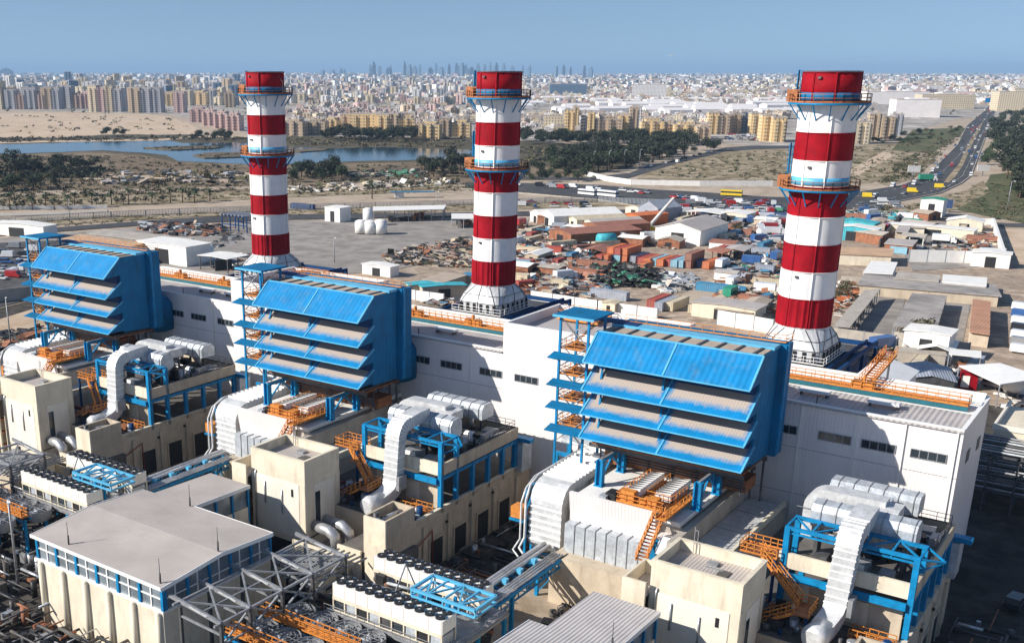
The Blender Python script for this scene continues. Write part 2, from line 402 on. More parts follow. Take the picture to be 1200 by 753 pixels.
# windows: four panes each, recessed in a frame
for xc in (-33.5, -28.1, -22.2, -40.4, -100.4, -94.0, -86.4, -79.9, -106.8, -160.0, -153.6, -146.2, -139.6, -166.4):
    f = N().use('steel_mid')
    a, b, z0, z1 = xc-2.1, xc+2.1, 19.75, 20.95
    f.box(a, b, Y0-0.10, Y0-0.03, z0, z0+0.1).box(a, b, Y0-0.10, Y0-0.03, z1-0.1, z1)
    for k in range(5):
        x = a+(b-a-0.1)*k/4; f.box(x, x+0.1, Y0-0.12, Y0-0.03, z0+0.101, z1-0.101)
    o = part('window', f, hall)
    g = N().use('glass_dark')
    for k in range(4):
        x = a+0.12+(b-a-0.1)*k/4; g.box(x, x+(b-a-0.1)/4-0.14, Y0-0.06, Y0-0.03, z0+0.11, z1-0.11)
    part('pane', g, o)
for y, z in ((146.5, 18.6), (154, 18.2)):
    part('louvre', N().use('steel_dark').box(HX1+0.003, HX1+0.08, y-1, y+1, z, z+1.6), hall)
# downpipe posts and roof-edge lamps
for x in (-36.6, -101.5, -109.0, -159.0):
    part('lightning_rod', N().use('steel_dark').cyl((x, Y0+1.2, 23.1), 0.09, 2.2, 6), hall)
for x in (-181, -170.5, -149.5, -117.5, -107.8, -90.5, -57.5, -38.0, -31.0, -25.2, -19.3):
    part('downpipe', N().use('white_plain').box(x-0.1, x+0.1, Y0-0.2, Y0-0.03, 8, 24.1), hall)
for z in (11.5, 18.0):
    for x0, x1 in lows: part('flashing', N().use('steel_mid').box(x0+0.02, x1-0.02, Y0-0.025, Y0-0.003, z, z+0.07), hall)
part('gutter', N().use('roof_grey').box(-60.2, HX1, Y0-0.28, Y0-0.07, 24.0, 24.2), hall)
part('gutter', N().use('roof_grey').box(-120.2, -84.4, Y0-0.28, Y0-0.07, 24.0, 24.2), hall)
# roof ventilation trays lying on the low roof
def roof_tray(x, lab):
    t = N().use('white_paint').box(x-2.0, x+2.0, 147.0, 148.4, 24.0, 24.35).use('steel_dark')
    for s in (-1.7, 1.7): t.box(x+s-0.1, x+s+0.1, 147.2, 148.2, 23.3, 24.0)
    one('roof_vent', t, lab, 'roof vent', (x, 147.7, 23.5), 'flat white vents along the hall roof')
for x, l in ((-38.6, 'flat white vent on the hall roof just beside the blue house nearest the highway'), (-29.6, 'flat white vent on the hall roof near its open end wall'),
             (-100.0, 'flat white vent on the hall roof in front of the middle chimney'), (-158.6, 'flat white vent on the roof beside the lake-side blue house'),
             (-151.0, 'flat white vent on the hall roof before the lake-side chimney')):
    roof_tray(x, l)
# orange catwalk on a teal beam along each low roof
def catwalk(x0, x1, lab):
    t = thing('catwalk', lab, 'catwalk', ((x0+x1)/2, 152, 23.7), 'orange catwalks along the hall roof')
    b = N().use('teal_steel').box(x0, x1, 151.0, 151.35, 23.85, 24.35)
    k = x0+0.6
    while k < x1: b.box(k, k+0.2, 151.1, 152.9, 23.6, 23.85); k += 3.2
    part('beam', b, t)
    f = N().use('orange_steel')
    y = x0
    while y < x1-0.01:
        f.box(y, min(y+0.9, x1), 151.36, 153.1, 24.36, 24.44); y += 0.96
    part('grating', f, t)
    r_ = N().use('orange_steel')
    railing(r_, [(x0, 151.4, 24.45), (x1, 151.4, 24.45), (x1, 153.1, 24.45), (x0, 153.1, 24.45)], 1.15, 1.3, 0.075)
    part('railing', r_, t)
    b = N().use('orange_steel')
    for x in (x0+(x1-x0)*0.25, x0+(x1-x0)*0.62):
        b.box(x-1.5, x-0.2, 151.6, 152.8, 24.5, 25.3).use('rust_floor').box(x-1.4, x-0.3, 151.7, 152.7, 25.303, 25.5).use('orange_steel')
        b.box(x+0.2, x+1.5, 151.6, 152.8, 24.5, 25.3).use('rust_floor').box(x+0.3, x+1.4, 151.7, 152.7, 25.303, 25.5).use('orange_steel')
        b.box(x-0.15, x+0.15, 151.8, 152.4, 24.5, 26.2)
    part('junction_box', b, t)
catwalk(-55.0, -20.2, 'orange railed catwalk on a teal beam along the hall roof nearest the highway')
catwalk(-118.0, -84.8, 'orange railed catwalk on the roof in front of the middle chimney')
catwalk(-180.0, -144.8, 'orange railed catwalk on the roof before the lake-side chimney')
def ramp(x, lab):
    t = thing('roof_stair', lab, 'stair', (x, 155, 24), 'orange stairs over the rear parapet')
    a, b = Vector((x, 153.3, 24.5)), Vector((x+1.0, 162.5, 27.2))
    s = N().use('orange_steel')
    for k in range(14):
        p = a.lerp(b, k/14); s.box(p.x-0.7, p.x+0.7, p.y, p.y+0.5, p.z, p.z+0.07)
    for q in (-0.75, 0.75): s.bar(a+Vector((q, 0, 0)), b+Vector((q, 0, 0)), 0.12, 0.3)
    part('step', s, t)
    s = N().use('orange_steel')
    for q in (-0.8, 0.8): railing(s, [a+Vector((q, 0, 0.1)), b+Vector((q, 0, 0.1))], 1.2, 1.0, 0.08)
    part('railing', s, t)
    part('support', N().use('steel_dark').bar((x+1, 162.2, 21), (x+1, 162.2, 27), 0.25), t)
ramp(-33.6, 'steep orange stair climbing from the roof catwalk beside the highway-side chimney base')
# orange crane cradle on the tall roof
def cradle(x, lab):
    t = thing('roof_platform', lab, 'platform', (x, 152, 27.5), 'orange platforms on the tall roof blocks')
    f = N().use('orange_steel')
    for k in range(5): f.box(x-3.5+k*1.4, x-2.3+k*1.4, 152, 157, 28.0, 28.12)
    f.bar((x-3.6, 152, 27.9), (x+3.6, 152, 27.9), 0.3).bar((x-3.6, 157, 27.9), (x+3.6, 157, 27.9), 0.3)
    part('grating', f, t)
    f = N().use('orange_steel'); railing(f, [(x-3.5, 152, 28.1), (x+3.5, 152, 28.1), (x+3.5, 157, 28.1), (x-3.5, 157, 28.1)], 1.1, 1.2, 0.08, True)
    part('railing', f, t)
    f = N().use('rust_floor').box(x-2.4, x+2.0, 153.4, 156.2, 28.13, 28.9)
    part('cabinet', f, t)
cradle(-77.5, 'orange railed platform on the tall white roof beside the middle chimney')
cradle(-137.5, 'orange railed platform on the tall roof beside the lake-side chimney')

# ================================================================== one power unit (built by the highway, then copied)
UNIT = []          # (root, label template with {W})
def reg(root, tmpl): UNIT.append((root, tmpl)); root['label'] = tmpl.format(W='highway-side'); return root
# ---- chimney
CX, CY, CR = -50.0, 178.8, 4.2
ch = reg(thing('chimney', '', 'chimney', (CX, CY, 0), 'striped chimneys behind the hall'), 'tall red and white banded {W} chimney with two orange railed platforms')
ch['label'] = 'tall red and white banded chimney standing on the side towards the highway'
bands = [26.4, 31.1, 35.5, 39.8, 44.2, 48.8, 52.8, 57.0, 61.6, 65.9]
sh = N()
for i in range(9):
    sh.use('red_paint' if i % 2 == 0 else 'white_paint')
    z0, z1 = bands[i], bands[i+1]
    if i == 0:       # ribbed lowest band
        pr = []
        for k in range(72):
            a = 2*math.pi*k/72; rr = CR+(0.14 if k % 3 == 0 else 0.0); pr.append((CX+rr*math.cos(a), CY+rr*math.sin(a)))
        sh.prism(pr, 'z', z0, z1-0.1, False)
    else:
        sh.tube([(CX, CY, z0), (CX, CY, z1-0.06)], CR, 40, caps=(i == 8))
    sh.tube([(CX, CY, z1-0.12), (CX, CY, z1)], CR+0.12, 40)
part('shaft', sh, ch)
for a in (-1.15, -1.95, -2.9, 0.3, 1.6, 2.5):
    s = N(); x, y = CX+(CR+0.05)*math.cos(a), CY+(CR+0.05)*math.sin(a)
    for i in range(9):
        s.use('red_paint' if i % 2 == 0 else 'white_paint'); s.box(x-0.09, x+0.09, y-0.09, y+0.09, bands[i]-0.01 if i else bands[i], bands[i+1]-0.01)
    part('seam_rib', s, ch)
part('rim', N().use('steel_dark').tube([(CX, CY, 65.92), (CX, CY, 66.05)], CR+0.15, 40).use('black_part').cyl((CX, CY, 66.06), CR-0.3, 0.02, 32), ch)
part('blue_band', N().use('blue_side').tube([(CX, CY, 61.75), (CX, CY, 62.9)], CR+0.06, 40), ch)
part('blue_band', N().use('blue_trim').tube([(CX, CY, 49.0), (CX, CY, 50.2)], CR+0.06, 40), ch)
for zp in (61.4, 48.4):
    p = N().use('rust_floor').tube([(CX, CY, zp), (CX, CY, zp+0.12)], 6.0, 36)
    p.use('blue_steel').tube([(CX, CY, zp-0.3), (CX, CY, zp-0.02)], 6.05, 36)
    o = part('platform', p, ch)
    r_ = N().use('orange_dull')
    pts = [(CX+5.95*math.cos(2*math.pi*k/26), CY+5.95*math.sin(2*math.pi*k/26), zp+0.12) for k in range(26)]
    railing(r_, pts, 1.2, 0.9, 0.085, True)
    part('railing', r_, o)
    for k in range(14):
        b = N().use('blue_steel'); a = 2*math.pi*k/14+0.1
        b.bar((CX+5.9*math.cos(a), CY+5.9*math.sin(a), zp-0.3), (CX+4.2*math.cos(a), CY+4.2*math.sin(a), zp-2.6), 0.16)
        part('bracket', b, o)
    g = N().use('orange_dull')
    ax_, ay_ = CX-5.0, CY-1.5
    for k in range(3): g.box(ax_-1.0, ax_+0.6, ay_-0.6+0.5*k, ay_-0.5+0.5*k, zp+0.1, zp+1.9)
    g.box(ax_-0.6, ax_+0.2, ay_-0.4, ay_+0.4, zp+0.15, zp+1.4)
    part('gate_cage', g, o)
lad = N().use('blue_steel')
for z0, z1 in ((50.5, 55.2), (62.0, 66.2)):
    x, y = CX-4.5, CY-0.6
    lad.box(x-0.5, x-0.4, y-0.4, y+0.4, z0, z1).box(x-0.05, x+0.05, y-0.42, y-0.32, z0, z1).box(x-0.05, x+0.05, y+0.32, y+0.42, z0, z1)
    z = z0
    while z < z1: lad.tube([(x-0.6, y-0.5, z), (x-0.9, y, z), (x-0.6, y+0.5, z)], 0.06, 5); z += 0.7
part('caged_ladder', lad, ch)
s = N().use('steel_dark')
for k, zz in enumerate((64.9, 51.6, 34.5)): s.box(CX-0.9, CX-0.4, CY-CR-0.25, CY-CR+0.1, zz, zz+0.35)
s.bar((CX+4.4, CY-0.5, 65.3), (CX+5.6, CY-0.5, 64.0), 0.08).bar((CX+5.6, CY-0.5, 64.0), (CX+5.7, CY-0.5, 61.5), 0.08)
part('sample_port', s, ch)
# transition: square base rising to the round shaft
t = N().use('silver_bright')
bx0, bx1, by0, by1, bz = -54.7, -44.9, 172.9, 184.4, 21.4
mx_, my_ = (bx0+bx1)/2, (by0+by1)/2
def sq(k, hx, hy, r_, cx, cy):
    """rounded-square ring of 32 points"""
    a = 2*math.pi*k/32; c_, s_ = math.cos(a), math.sin(a); e = r_
    x = (abs(c_)**e)*(1 if c_ > 0 else -1); y = (abs(s_)**e)*(1 if s_ > 0 else -1)
    return (cx+hx*x, cy+hy*y)
lev = [(bz, 4.9, 5.8, 0.28, mx_, my_), (bz+1.9, 4.9, 5.8, 0.28, mx_, my_), (bz+3.3, 4.75, 5.3, 0.5, (mx_+CX)/2, (my_+CY)/2), (26.2, CR+0.1, CR+0.1, 1, CX, CY), (26.45, CR+0.1, CR+0.1, 1, CX, CY)]
base = len(t.v)
for z, hx, hy, e, cx, cy in lev:
    for k in range(32):
        x, y = sq(k, hx, hy, e, cx, cy); t.v.append((x, y, z))
for L in range(len(lev)-1):
    for k in range(32):
        l = (k+1) % 32; t.face((base+L*32+k, base+L*32+l, base+L*32+32+l, base+L*32+32+k), False)
o = part('base_hood', t, ch)
s = N().use('steel_dark')
for k in range(32):
    p = [Vector((*sq(k, l[1]+0.06, l[2]+0.06, l[3], l[4], l[5]), l[0])) for l in lev[:4]]
    if k % 2 == 0:
        for a, b in zip(p, p[1:]): s.bar(a, b, 0.09)
for z, hx, hy, e, cx, cy in lev[1:3]:
    q = [Vector((*sq(k, hx+0.08, hy+0.08, e, cx, cy), z)) for k in range(32)]
    for a, b in zip(q, q[1:]+q[:1]): s.bar(a, b, 0.08)
part('stiffener', s, o)
s = N().use('black_part')
for k in range(6):
    x = bx0+0.9+k*1.5
    for q in range(3): s.box(x+q*0.22, x+q*0.22+0.09, by0-0.2, by0+0.02, bz+0.2, bz+1.7)
    y = by0+1.2+k*1.75
    for q in range(3): s.box(bx1-0.02, bx1+0.2, y+q*0.22, y+q*0.22+0.09, bz+0.2, bz+1.7)
part('louvre', s, o)
s = N().use('white_paint')
railing(s, [(bx0-0.6, by0-0.7, bz), (bx1+0.7, by0-0.7, bz), (bx1+0.7, by1, bz)], 1.2, 1.5, 0.07)
part('railing', s, o)
# ---- boiler casing under the chimney
bo = reg(thing('boiler_house', '', 'boiler house', (CX, 178, 0), 'blue framed boiler houses behind the hall'), 'blue framed boiler house under the {W} chimney')
s = N().use('dark_blue').box(-57.5, -43.0, 161.5, 196, 0, 19.4); part('casing', s, bo)
s = N().use('dark_blue')
for y in (161.2, 170.4, 186.5, 196.2): s.bar((-58.6, y, 20.4), (-42.2, y, 20.4), 0.45, 0.8)
for x in (-58.4, -56, -43.6, -42.0): s.bar((x, 161, 20.9), (x, 196.4, 20.9), 0.4, 0.6)
for x in (-58.4, -42.0):
    for y in (161.3, 170.4, 179, 187.5, 196.2): s.bar((x, y, 0), (x, y, 21.2), 0.5)
s.box(-42.6, -40.6, 162, 172, 12, 19.8)
part('frame', s, bo)
s = N().use('steel_dark').box(-58, -42.4, 161.6, 196, 19.5, 19.9); part('deck', s, bo)
# ---- intake filter house
hx0, hx1 = -61.7, -39.6
fh = reg(thing('intake_house', '', 'intake house', (-50.6, 128, 14), 'blue louvred air intake houses'), 'huge blue louvred air intake house on posts in front of the {W} chimney')
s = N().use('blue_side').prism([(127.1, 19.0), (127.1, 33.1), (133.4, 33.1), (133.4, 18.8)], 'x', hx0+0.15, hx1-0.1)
s.use('dark_blue').box(hx0+0.5, hx1-0.5, 126.6, 127.05, 19.3, 32.4)
part('casing', s, fh)
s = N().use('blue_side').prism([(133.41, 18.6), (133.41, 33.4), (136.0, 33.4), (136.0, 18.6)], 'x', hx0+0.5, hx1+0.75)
s.use('blue_steel').prism([(133.6, 18.9), (133.6, 33.7), (134.1, 33.7), (134.1, 18.9)], 'x', hx1-0.09, hx1+0.95)
part('plenum', s, fh)
# duct elbow down into the hall
s = N().use('blue_side').tube([(-50.6, 136.5, 27), (-50.6, 139, 26.5), (-50.6, 140.4, 25)], [5.0, 4.6, 4.2], 20)
s.tube([(hx1-3.8, 136, 22.5), (hx1-3.8, 139.2, 21.0), (hx1-3.8, 139.9, 17.0)], [3.2, 2.9, 2.5], 18)
part('duct', s, fh)
s = N().use('dust_tan').box(hx0+0.3, hx1-0.3, 127.12, 130.9, 33.103, 33.22)
s.use('steel_dark')
for k in range(9):
    x = hx0+1.5+k*(hx1-hx0-3)/8; s.box(x, x+0.35, 127.3, 130.7, 33.223, 33.36)
part('roof_panel', s, fh)
s = N().use('blue_trim').box(hx0+0.1, hx1, 131.0, 133.2, 33.103, 33.5)
s.use('dark_blue').box(hx0-2.5, hx0+3.5, 131.4, 134.0, 33.51, 33.6)
part('roof_duct', s, fh)
r_ = N().use('orange_steel')
railing(r_, [(hx0+1, 133.3, 33.5), (hx1+0.6, 133.3, 33.7), (hx1+0.6, 136.0, 33.5)], 1.0, 1.5, 0.06)
part('railing', r_, fh)
mid = (hx0+hx1)/2
fz = [(29.7, 33.15, True), (25.9, 28.6, False), (22.6, 24.9, False), (19.3, 21.6, False)]
for i, (zb, zt, top) in enumerate(fz):
    yb = 123.2; yt = 127.1
    s = N()
    for a, b in ((hx0, mid-0.12), (mid+0.12, hx1)):
        s.use('blue_panel' if top else 'blue_dusty')
        s.quad((a, yb, zb+0.12), (b, yb, zb+0.12), (b, yt, zt+0.02), (a, yt, zt+0.02), uv=((0, 0), (1, 0), (1, 1), (0, 1)))
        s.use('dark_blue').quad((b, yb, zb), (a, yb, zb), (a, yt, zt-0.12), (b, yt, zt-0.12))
    # side cheeks
    s.use('blue_side')
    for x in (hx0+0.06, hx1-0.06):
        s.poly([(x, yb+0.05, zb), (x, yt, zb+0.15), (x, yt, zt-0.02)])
    o = part('hood', s, fh)
    e = N().use('blue_trim')
    e.bar((hx0-0.05, yb, zb+0.04), (hx1+0.05, yb, zb+0.04), 0.18, 0.18)
    for x in (hx0, mid, hx1): e.bar((x, yb, zb+0.1), (x, yt, zt+0.03), 0.24, 0.2)
    if top: e.bar((hx0, yt, zt+0.08), (hx1, yt, zt+0.08), 0.2)
    part('trim', e, o)
# bird screen / brackets between the hoods
s = N().use('blue_steel')
for (zb, zt, top) in fz[1:]:
    for x in (hx0+1.2, mid-1.2): s.bar((x, yt-0.1, zt+1.0), (x+0.6, yt-2.0, zt-1.3), 0.25)
part('strut', s, fh)
s = N().use('orange_steel')
railing(s, [(hx0+1, 127.6, 19.0), (hx1-1, 127.6, 19.0)], 1.0, 1.8, 0.06)
s.use('rust_floor').box(hx0+0.8, hx1-0.6, 125.6, 134.5, 18.0, 18.2)
s.use('steel_dark')
for y in (125.8, 130, 134.3): s.bar((hx0+0.4, y, 17.75), (hx1-0.4, y, 17.75), 0.35, 0.5)
for x in range(5): s.bar((hx0+1+x*5, 125.5, 18.35), (hx0+1+x*5, 134.5, 18.35), 0.3)
part('floor_frame', s, fh)
# posts
for px_ in (-57.5, -44.1):
    for y in (121.6, 128.2):
        p = N().use('blue_steel').box(px_-0.5, px_-0.3, y-0.45, y+0.45, 13.95, 17.5).box(px_+0.3, px_+0.5, y-0.45, y+0.45, 13.95, 17.5).box(px_-0.3, px_+0.3, y-0.1, y+0.1, 13.95, 17.5)
        p.box(px_-0.6, px_+0.6, y-0.6, y+0.6, 13.9, 14.05)
        part('post', p, fh)
    b = N().use('blue_steel').bar((px_, 121.6, 17.3), (px_, 134, 17.3), 0.4, 0.5)
    b.bar((px_, 121.9, 14.6), (px_, 125, 17.1), 0.22).bar((px_, 127.9, 14.6), (px_, 125, 17.1), 0.22)
    b.use('steel_mid').bar((px_, 121.6, 17.58), (px_, 128, 17.58), 0.35, 0.06)
    part('brace', b, fh)
s = N().use('rust_floor')
for k in range(6): s.box(hx0+1+k*3.4, hx0+3.8+k*3.4, 129.5+0.3*(k % 2), 133.5, 14.2, 17.0-0.6*(k % 3))
s.use('steel_dark')
for k in range(7): s.bar((hx0+0.5+k*3.3, 129.2, 14), (hx0+0.5+k*3.3, 129.2, 18), 0.18)
for x in (-44.0, -41.6, -40.2): s.bar((x, 133.8, 12), (x, 133.8, 18.4), 0.25)
for k in range(4): s.tube([(hx0+2, 128.9-0.35*k, 15.2+0.5*k), (hx1-1, 128.9-0.35*k, 15.0+0.5*k)], 0.12, 6)
part('valve_deck', s, fh)
# ---- stair tower beside the intake house
tw = reg(thing('stair_tower', '', 'tower', (-64.9, 128, 14), 'blue roofed stair towers beside the intake houses'), 'open steel stair tower with flat blue roof beside the {W} intake house')
s = N().use('blue_side').prism([(-67.6, 34.75), (-67.6, 35.0), (-61.6, 35.0), (-61.6, 34.75)], 'y', 125.4, 131.6)
s.use('blue_trim').box(-67.65, -61.55, 125.33, 125.4, 34.7, 35.03)
part('roof', s, tw)
s = N().use('blue_steel')
for x in (-66.8, -62.6):
    for y in (126.2, 131.0): s.bar((x, y, 13.5), (x, y, 34.74), 0.3)
s.use('steel_mid')
for z0, z1 in ((31, 34.6), (27.6, 31), (24.2, 27.6), (20.6, 24.2), (17, 20.6)):
    s.bar((-66.8, 126.2, z0), (-62.6, 126.2, z1), 0.12).bar((-62.6, 126.2, z0), (-66.8, 126.2, z1), 0.12)
    s.bar((-66.8, 131.0, z0), (-62.6, 131.0, z1), 0.12).bar((-66.8, 126.2, z1), (-66.8, 131, z0), 0.12)
part('frame', s, tw)
for z in (30.2, 26.6, 23.0, 19.4):
    s = N().use('rust_floor').box(-66.6, -62.4, 126.3, 131, z, z+0.15)
    s.use('orange_steel'); railing(s, [(-66.7, 131, z+0.15), (-66.7, 126.3, z+0.15), (-62.5, 126.3, z+0.15)], 1.1, 1.4, 0.07)
    for k in range(8): s.box(-66.2+k*0.4, -65.8+k*0.4, 128.2, 129.2, z+0.3+k*0.4, z+0.38+k*0.4)
    part('landing', s, tw)
for z in (29.2, 25.4, 22.2, 18.9):
    s = N().use('blue_side').prism([(124.2, z), (124.2, z+0.1), (126.2, z+0.55), (126.2, z+0.42)], 'x', -67.6, -62.2)
    s.use('blue_steel').bar((-66.9, 126.2, z-0.6), (-66.9, 124.2, z+0.05), 0.12).bar((-63, 126.2, z-0.6), (-63, 124.2, z+0.05), 0.12)
    part('awning', s, tw)
# ---- turbine enclosure
en = reg(thing('turbine_enclosure', '', 'turbine enclosure', (-50, 120, 0), 'flat roofed turbine enclosures'), 'flat white roofed turbine enclosure below the {W} intake house')
s = N().use('white_plain').box(-58.6, -44.0, 116.2, 140.4, 13.3, 13.9)
s.use('concrete').box(-60.0, -44.2, 124, 140.4, 13.0, 13.28)
part('roof', s, en)
s = N().use('white_clad').prism([(116.4, 10.4), (115.6, 14.6), (116.1, 14.65), (116.9, 10.4)], 'x', -58.8, -47.0)
part('front_panel', s, en)
s = N().use('beige_wall').box(-59.4, -43.9, 112.4, 140.3, 0, 6.6).use('concrete').box(-59.2, -43.95, 116.95, 140.3, 6.61, 12.99)
part('wall', s, en)
s = N()
for k in range(8):
    a = -58.8+k*1.47
    s.use('silver_clad').box(a, a+1.38, 114.9, 116.35, 6.6, 10.5)
    s.use('steel_mid').box(a+1.381, a+1.469, 114.8, 116.35, 6.5, 10.62)
part('silencer_panel', s, en)
s = N().use('blue_steel').box(-59.3, -46.6, 114.3, 114.75, 6.0, 6.5).box(-59.3, -46.6, 115.9, 116.3, 6.0, 6.45)
part('beam', s, en)
s = N().use('concrete').box(-43.85, -43.2, 112.0, 138.5, 9.6, 12.9).box(-43.85, -43.0, 112.0, 138.5, 12.9, 13.05)
part('parapet', s, en)
s = N().use('silver_bright').box(-43.1, -38.2, 104.5, 138.4, 9.9, 10.3).use('concrete').box(-43.1, -38.0, 104.4, 138.4, 0, 9.88)
s.use('cream_wall').box(-38.4, -38.0, 104.4, 138.4, 10.31, 11.1)
s.use('steel_dark')
for y in (110, 118, 126, 133): s.box(-43.0, -38.5, y, y+0.06, 10.303, 10.33)
part('side_bay', s, en)
s = N().use('blue_steel').box(-46.6, -43.9, 114.0, 114.3, 8.8, 12.0).box(-44.2, -43.9, 114.3, 117.8, 8.8, 12.0).use('white_clad').box(-46.5, -44.25, 114.35, 117.8, 8.8, 11.9)
s.use('silver_bright').prism([(112.3, 11.0), (114.0, 12.7), (114.6, 11.0)], 'x', -45.4, -44.0)
part('access_bay', s, en)
# orange platforms and machinery on the enclosure roof
dk = reg(thing('orange_platform', '', 'platform', (-50, 119, 13.9), 'orange service platforms on the turbine enclosures'), 'orange railed service platform with stair on the {W} turbine enclosure')
s = N().use('orange_steel')
s.box(-52.6, -46.4, 116.3, 119.0, 14.6, 14.75).box(-46.3, -45.0, 114.0, 123.5, 14.6, 14.75).box(-52.6, -49.8, 119.02, 126.5, 14.6, 14.75)
s.use('rust_floor').box(-49.7, -46.4, 119.02, 121.0, 14.3, 14.45)
part('grating', s, dk)
s = N().use('orange_steel')
railing(s, [(-52.6, 126.5, 14.75), (-52.6, 116.3, 14.75), (-46.3, 116.3, 14.75), (-46.3, 114.0, 14.75)], 1.15, 1.0, 0.08)
railing(s, [(-45.0, 114.0, 14.75), (-45.0, 123.5, 14.75)], 1.15, 1.0, 0.08)
railing(s, [(-49.8, 126.5, 14.75), (-49.8, 119.0, 14.75), (-46.3, 119.0, 14.75), (-46.3, 123.5, 14.75)], 1.15, 1.0, 0.08)
part('railing', s, dk)
s = N().use('teal_steel').box(-52.7, -46.0, 116.0, 116.25, 14.0, 14.6).box(-52.6, -52.3, 116.3, 126, 14.0, 14.58).box(-46.4, -46.2, 116.3, 123, 14.0, 14.58)
part('beam', s, dk)
s = N().use('white_paint').prism([(-51.9, 15.2), (-51.9, 15.9), (-50.2, 16.2), (-50.2, 15.2)], 'y', 118.0, 125.5)
s.prism([(-48.9, 14.8), (-48.9, 15.6), (-46.8, 15.9), (-46.8, 14.8)], 'y', 119.5, 126.0)
s.use('steel_dark')
for k in range(9): s.box(-51.9, -50.2, 118.4+k*0.8, 118.46+k*0.8, 15.95, 16.22)
for k in range(8): s.box(-48.9, -46.8, 119.9+k*0.8, 119.96+k*0.8, 15.65, 15.93)
part('hatch_cover', s, dk)
s = N().use('orange_steel').box(-52.2, -50.4, 116.6, 117.7, 14.8, 16.2).box(-48.6, -47.4, 116.7, 118.2, 14.8, 15.8).box(-50.0, -49.0, 117.0, 118.5, 14.8, 15.4)
part('machine_box', s, dk)
s = N().use('rust_floor')
a, b = Vector((-46.4, 115.6, 14.7)), Vector((-46.6, 111.2, 10.0))
for k in range(14):
    p = a.lerp(b, (k+0.5)/14); s.box(p.x-0.6, p.x+0.6, p.y-0.17, p.y+0.17, p.z-0.05, p.z+0.03)
s.use('orange_steel').bar(a+Vector((-0.65, 0, 0)), b+Vector((-0.65, 0, 0)), 0.1, 0.3).bar(a+Vector((0.65, 0, 0)), b+Vector((0.65, 0, 0)), 0.1, 0.3)
railing(s, [a+Vector((-0.65, 0, 0)), b+Vector((-0.65, 0, 0))], 1.1, 0.9, 0.09); railing(s, [a+Vector((0.65, 0, 0)), b+Vector((0.65, 0, 0))], 1.1, 0.9, 0.09)
part('stair', s, dk)
s = N().use('black_part').box(-54.6, -53.2, 117.4, 119.2, 13.91, 15.0).use('silver_clad').box(-55.2, -54.2, 116.7, 118.0, 13.91, 14.7)
one_hatch = reg(one('roof_fan', s, '', 'fan', (-54, 118, 13.9), 'roof fans on the turbine enclosures'), 'small dark fan box on the white roof of the {W} turbine enclosure')
# ---- big inlet duct curving down
du = reg(thing('exhaust_duct', '', 'duct', (-62.5, 118, 6), 'wide ribbed white ducts'), 'wide ribbed white duct bending down beside the {W} turbine enclosure')
s = N().use('silver_bright')
prof = [(134.5, 12.2), (134.5, 14.6), (119.6, 14.2)]
for k in range(1, 7):
    a = math.pi/2*k/6; prof.append((119.6-2.9*math.sin(a), 14.2-2.9*(1-math.cos(a))))
prof += [(116.7, 5.6), (117.6, 4.6), (119.0, 4.6), (119.6, 6.0), (119.8, 10.2), (121.5, 12.2)]
s.prism(prof, 'x', -65.0, -60.3)
part('casing', s, du)
s = N().use('white_paint')
for k in range(15): y = 120.0+k*0.98; s.box(-65.08, -60.22, y, y+0.3, 14.2+0.027*(y-119.6)+0.0, 14.45+0.027*(y-119.6))
for k in range(6): s.box(-65.08, -60.22, 116.58, 116.72, 6.0+k*0.95, 6.25+k*0.95)
part('stiffener', s, du)
s = N().use('silver_bright').tube([(-65.5, 133, 14.4), (-65.5, 119.5, 14.2), (-65.5, 117.4, 13.4), (-65.4, 116.2, 11.5), (-65.4, 116.2, 6.2), (-65.6, 115.2, 5.0), (-64.2, 114.0, 4.9)], 0.17, 8)
s.tube([(-65.9, 133, 14.2), (-65.9, 119.2, 14.0), (-65.9, 117.0, 13.0), (-65.9, 115.9, 11.3), (-65.9, 115.9, 6.0), (-66.3, 114.8, 4.7), (-64.6, 113.4, 4.6)], 0.14, 8)
s.tube([(-60.6, 115.6, 6.1), (-60.4, 113.6, 5.2), (-58.6, 113.9, 5.6), (-56.6, 114.6, 6.1)], 0.16, 8)
part('pipe', s, du)
s = N().use('blue_steel')
for x in (-66.6, -65.6): s.bar((x, 118.5, 0), (x, 118.5, 12.5), 0.3)
s.bar((-66.6, 118.5, 12.3), (-66.6, 122, 12.3), 0.25).bar((-66.6, 118.5, 9.0), (-65.5, 118.5, 12.3), 0.2)
s.box(-68.6, -66.4, 117.4, 119.6, 7.6, 7.9)
s.use('orange_steel').box(-68.5, -66.7, 117.6, 119.4, 8.0, 9.6)
for x in (-64.6, -60.8): s.use('blue_steel').bar((x, 118.0, 0), (x, 118.0, 5.2), 0.5)
part('support', s, du)
# silver ducts behind the big duct, at the foot of the tall hall block
db = reg(thing('duct_bank', '', 'duct', (-70, 134, 8), 'silver duct banks at the hall wall'), 'silver duct bank with valves at the foot of the wall by the {W} stair tower')
s = N()
for k in range(5): s.use('silver_clad').box(-70.2+k*1.7, -68.6+k*1.7, 134.6, 137.6, 14.2, 17.0).use('steel_mid').box(-68.6+k*1.7, -68.5+k*1.7, 134.55, 137.6, 14.2, 17.1)
part('casing', s, db)
s = N().use('blue_steel').box(-69.4, -63.0, 131.0, 131.4, 13.0, 13.5).bar((-69.0, 131.2, 7.7), (-69.0, 131.2, 13.4), 0.5).bar((-66, 131.2, 13.2), (-66, 134, 13.2), 0.3).bar((-69.6, 136, 7.7), (-69.6, 136, 14.2), 0.4)
part('frame', s, db)
s = N().use('silver_clad').tube([(-69, 132.5, 14.8), (-66, 132.4, 14.8), (-66, 131.9, 12.0)], 0.35, 8).tube([(-68.5, 133.5, 12), (-64, 133.4, 12)], 0.4, 8)
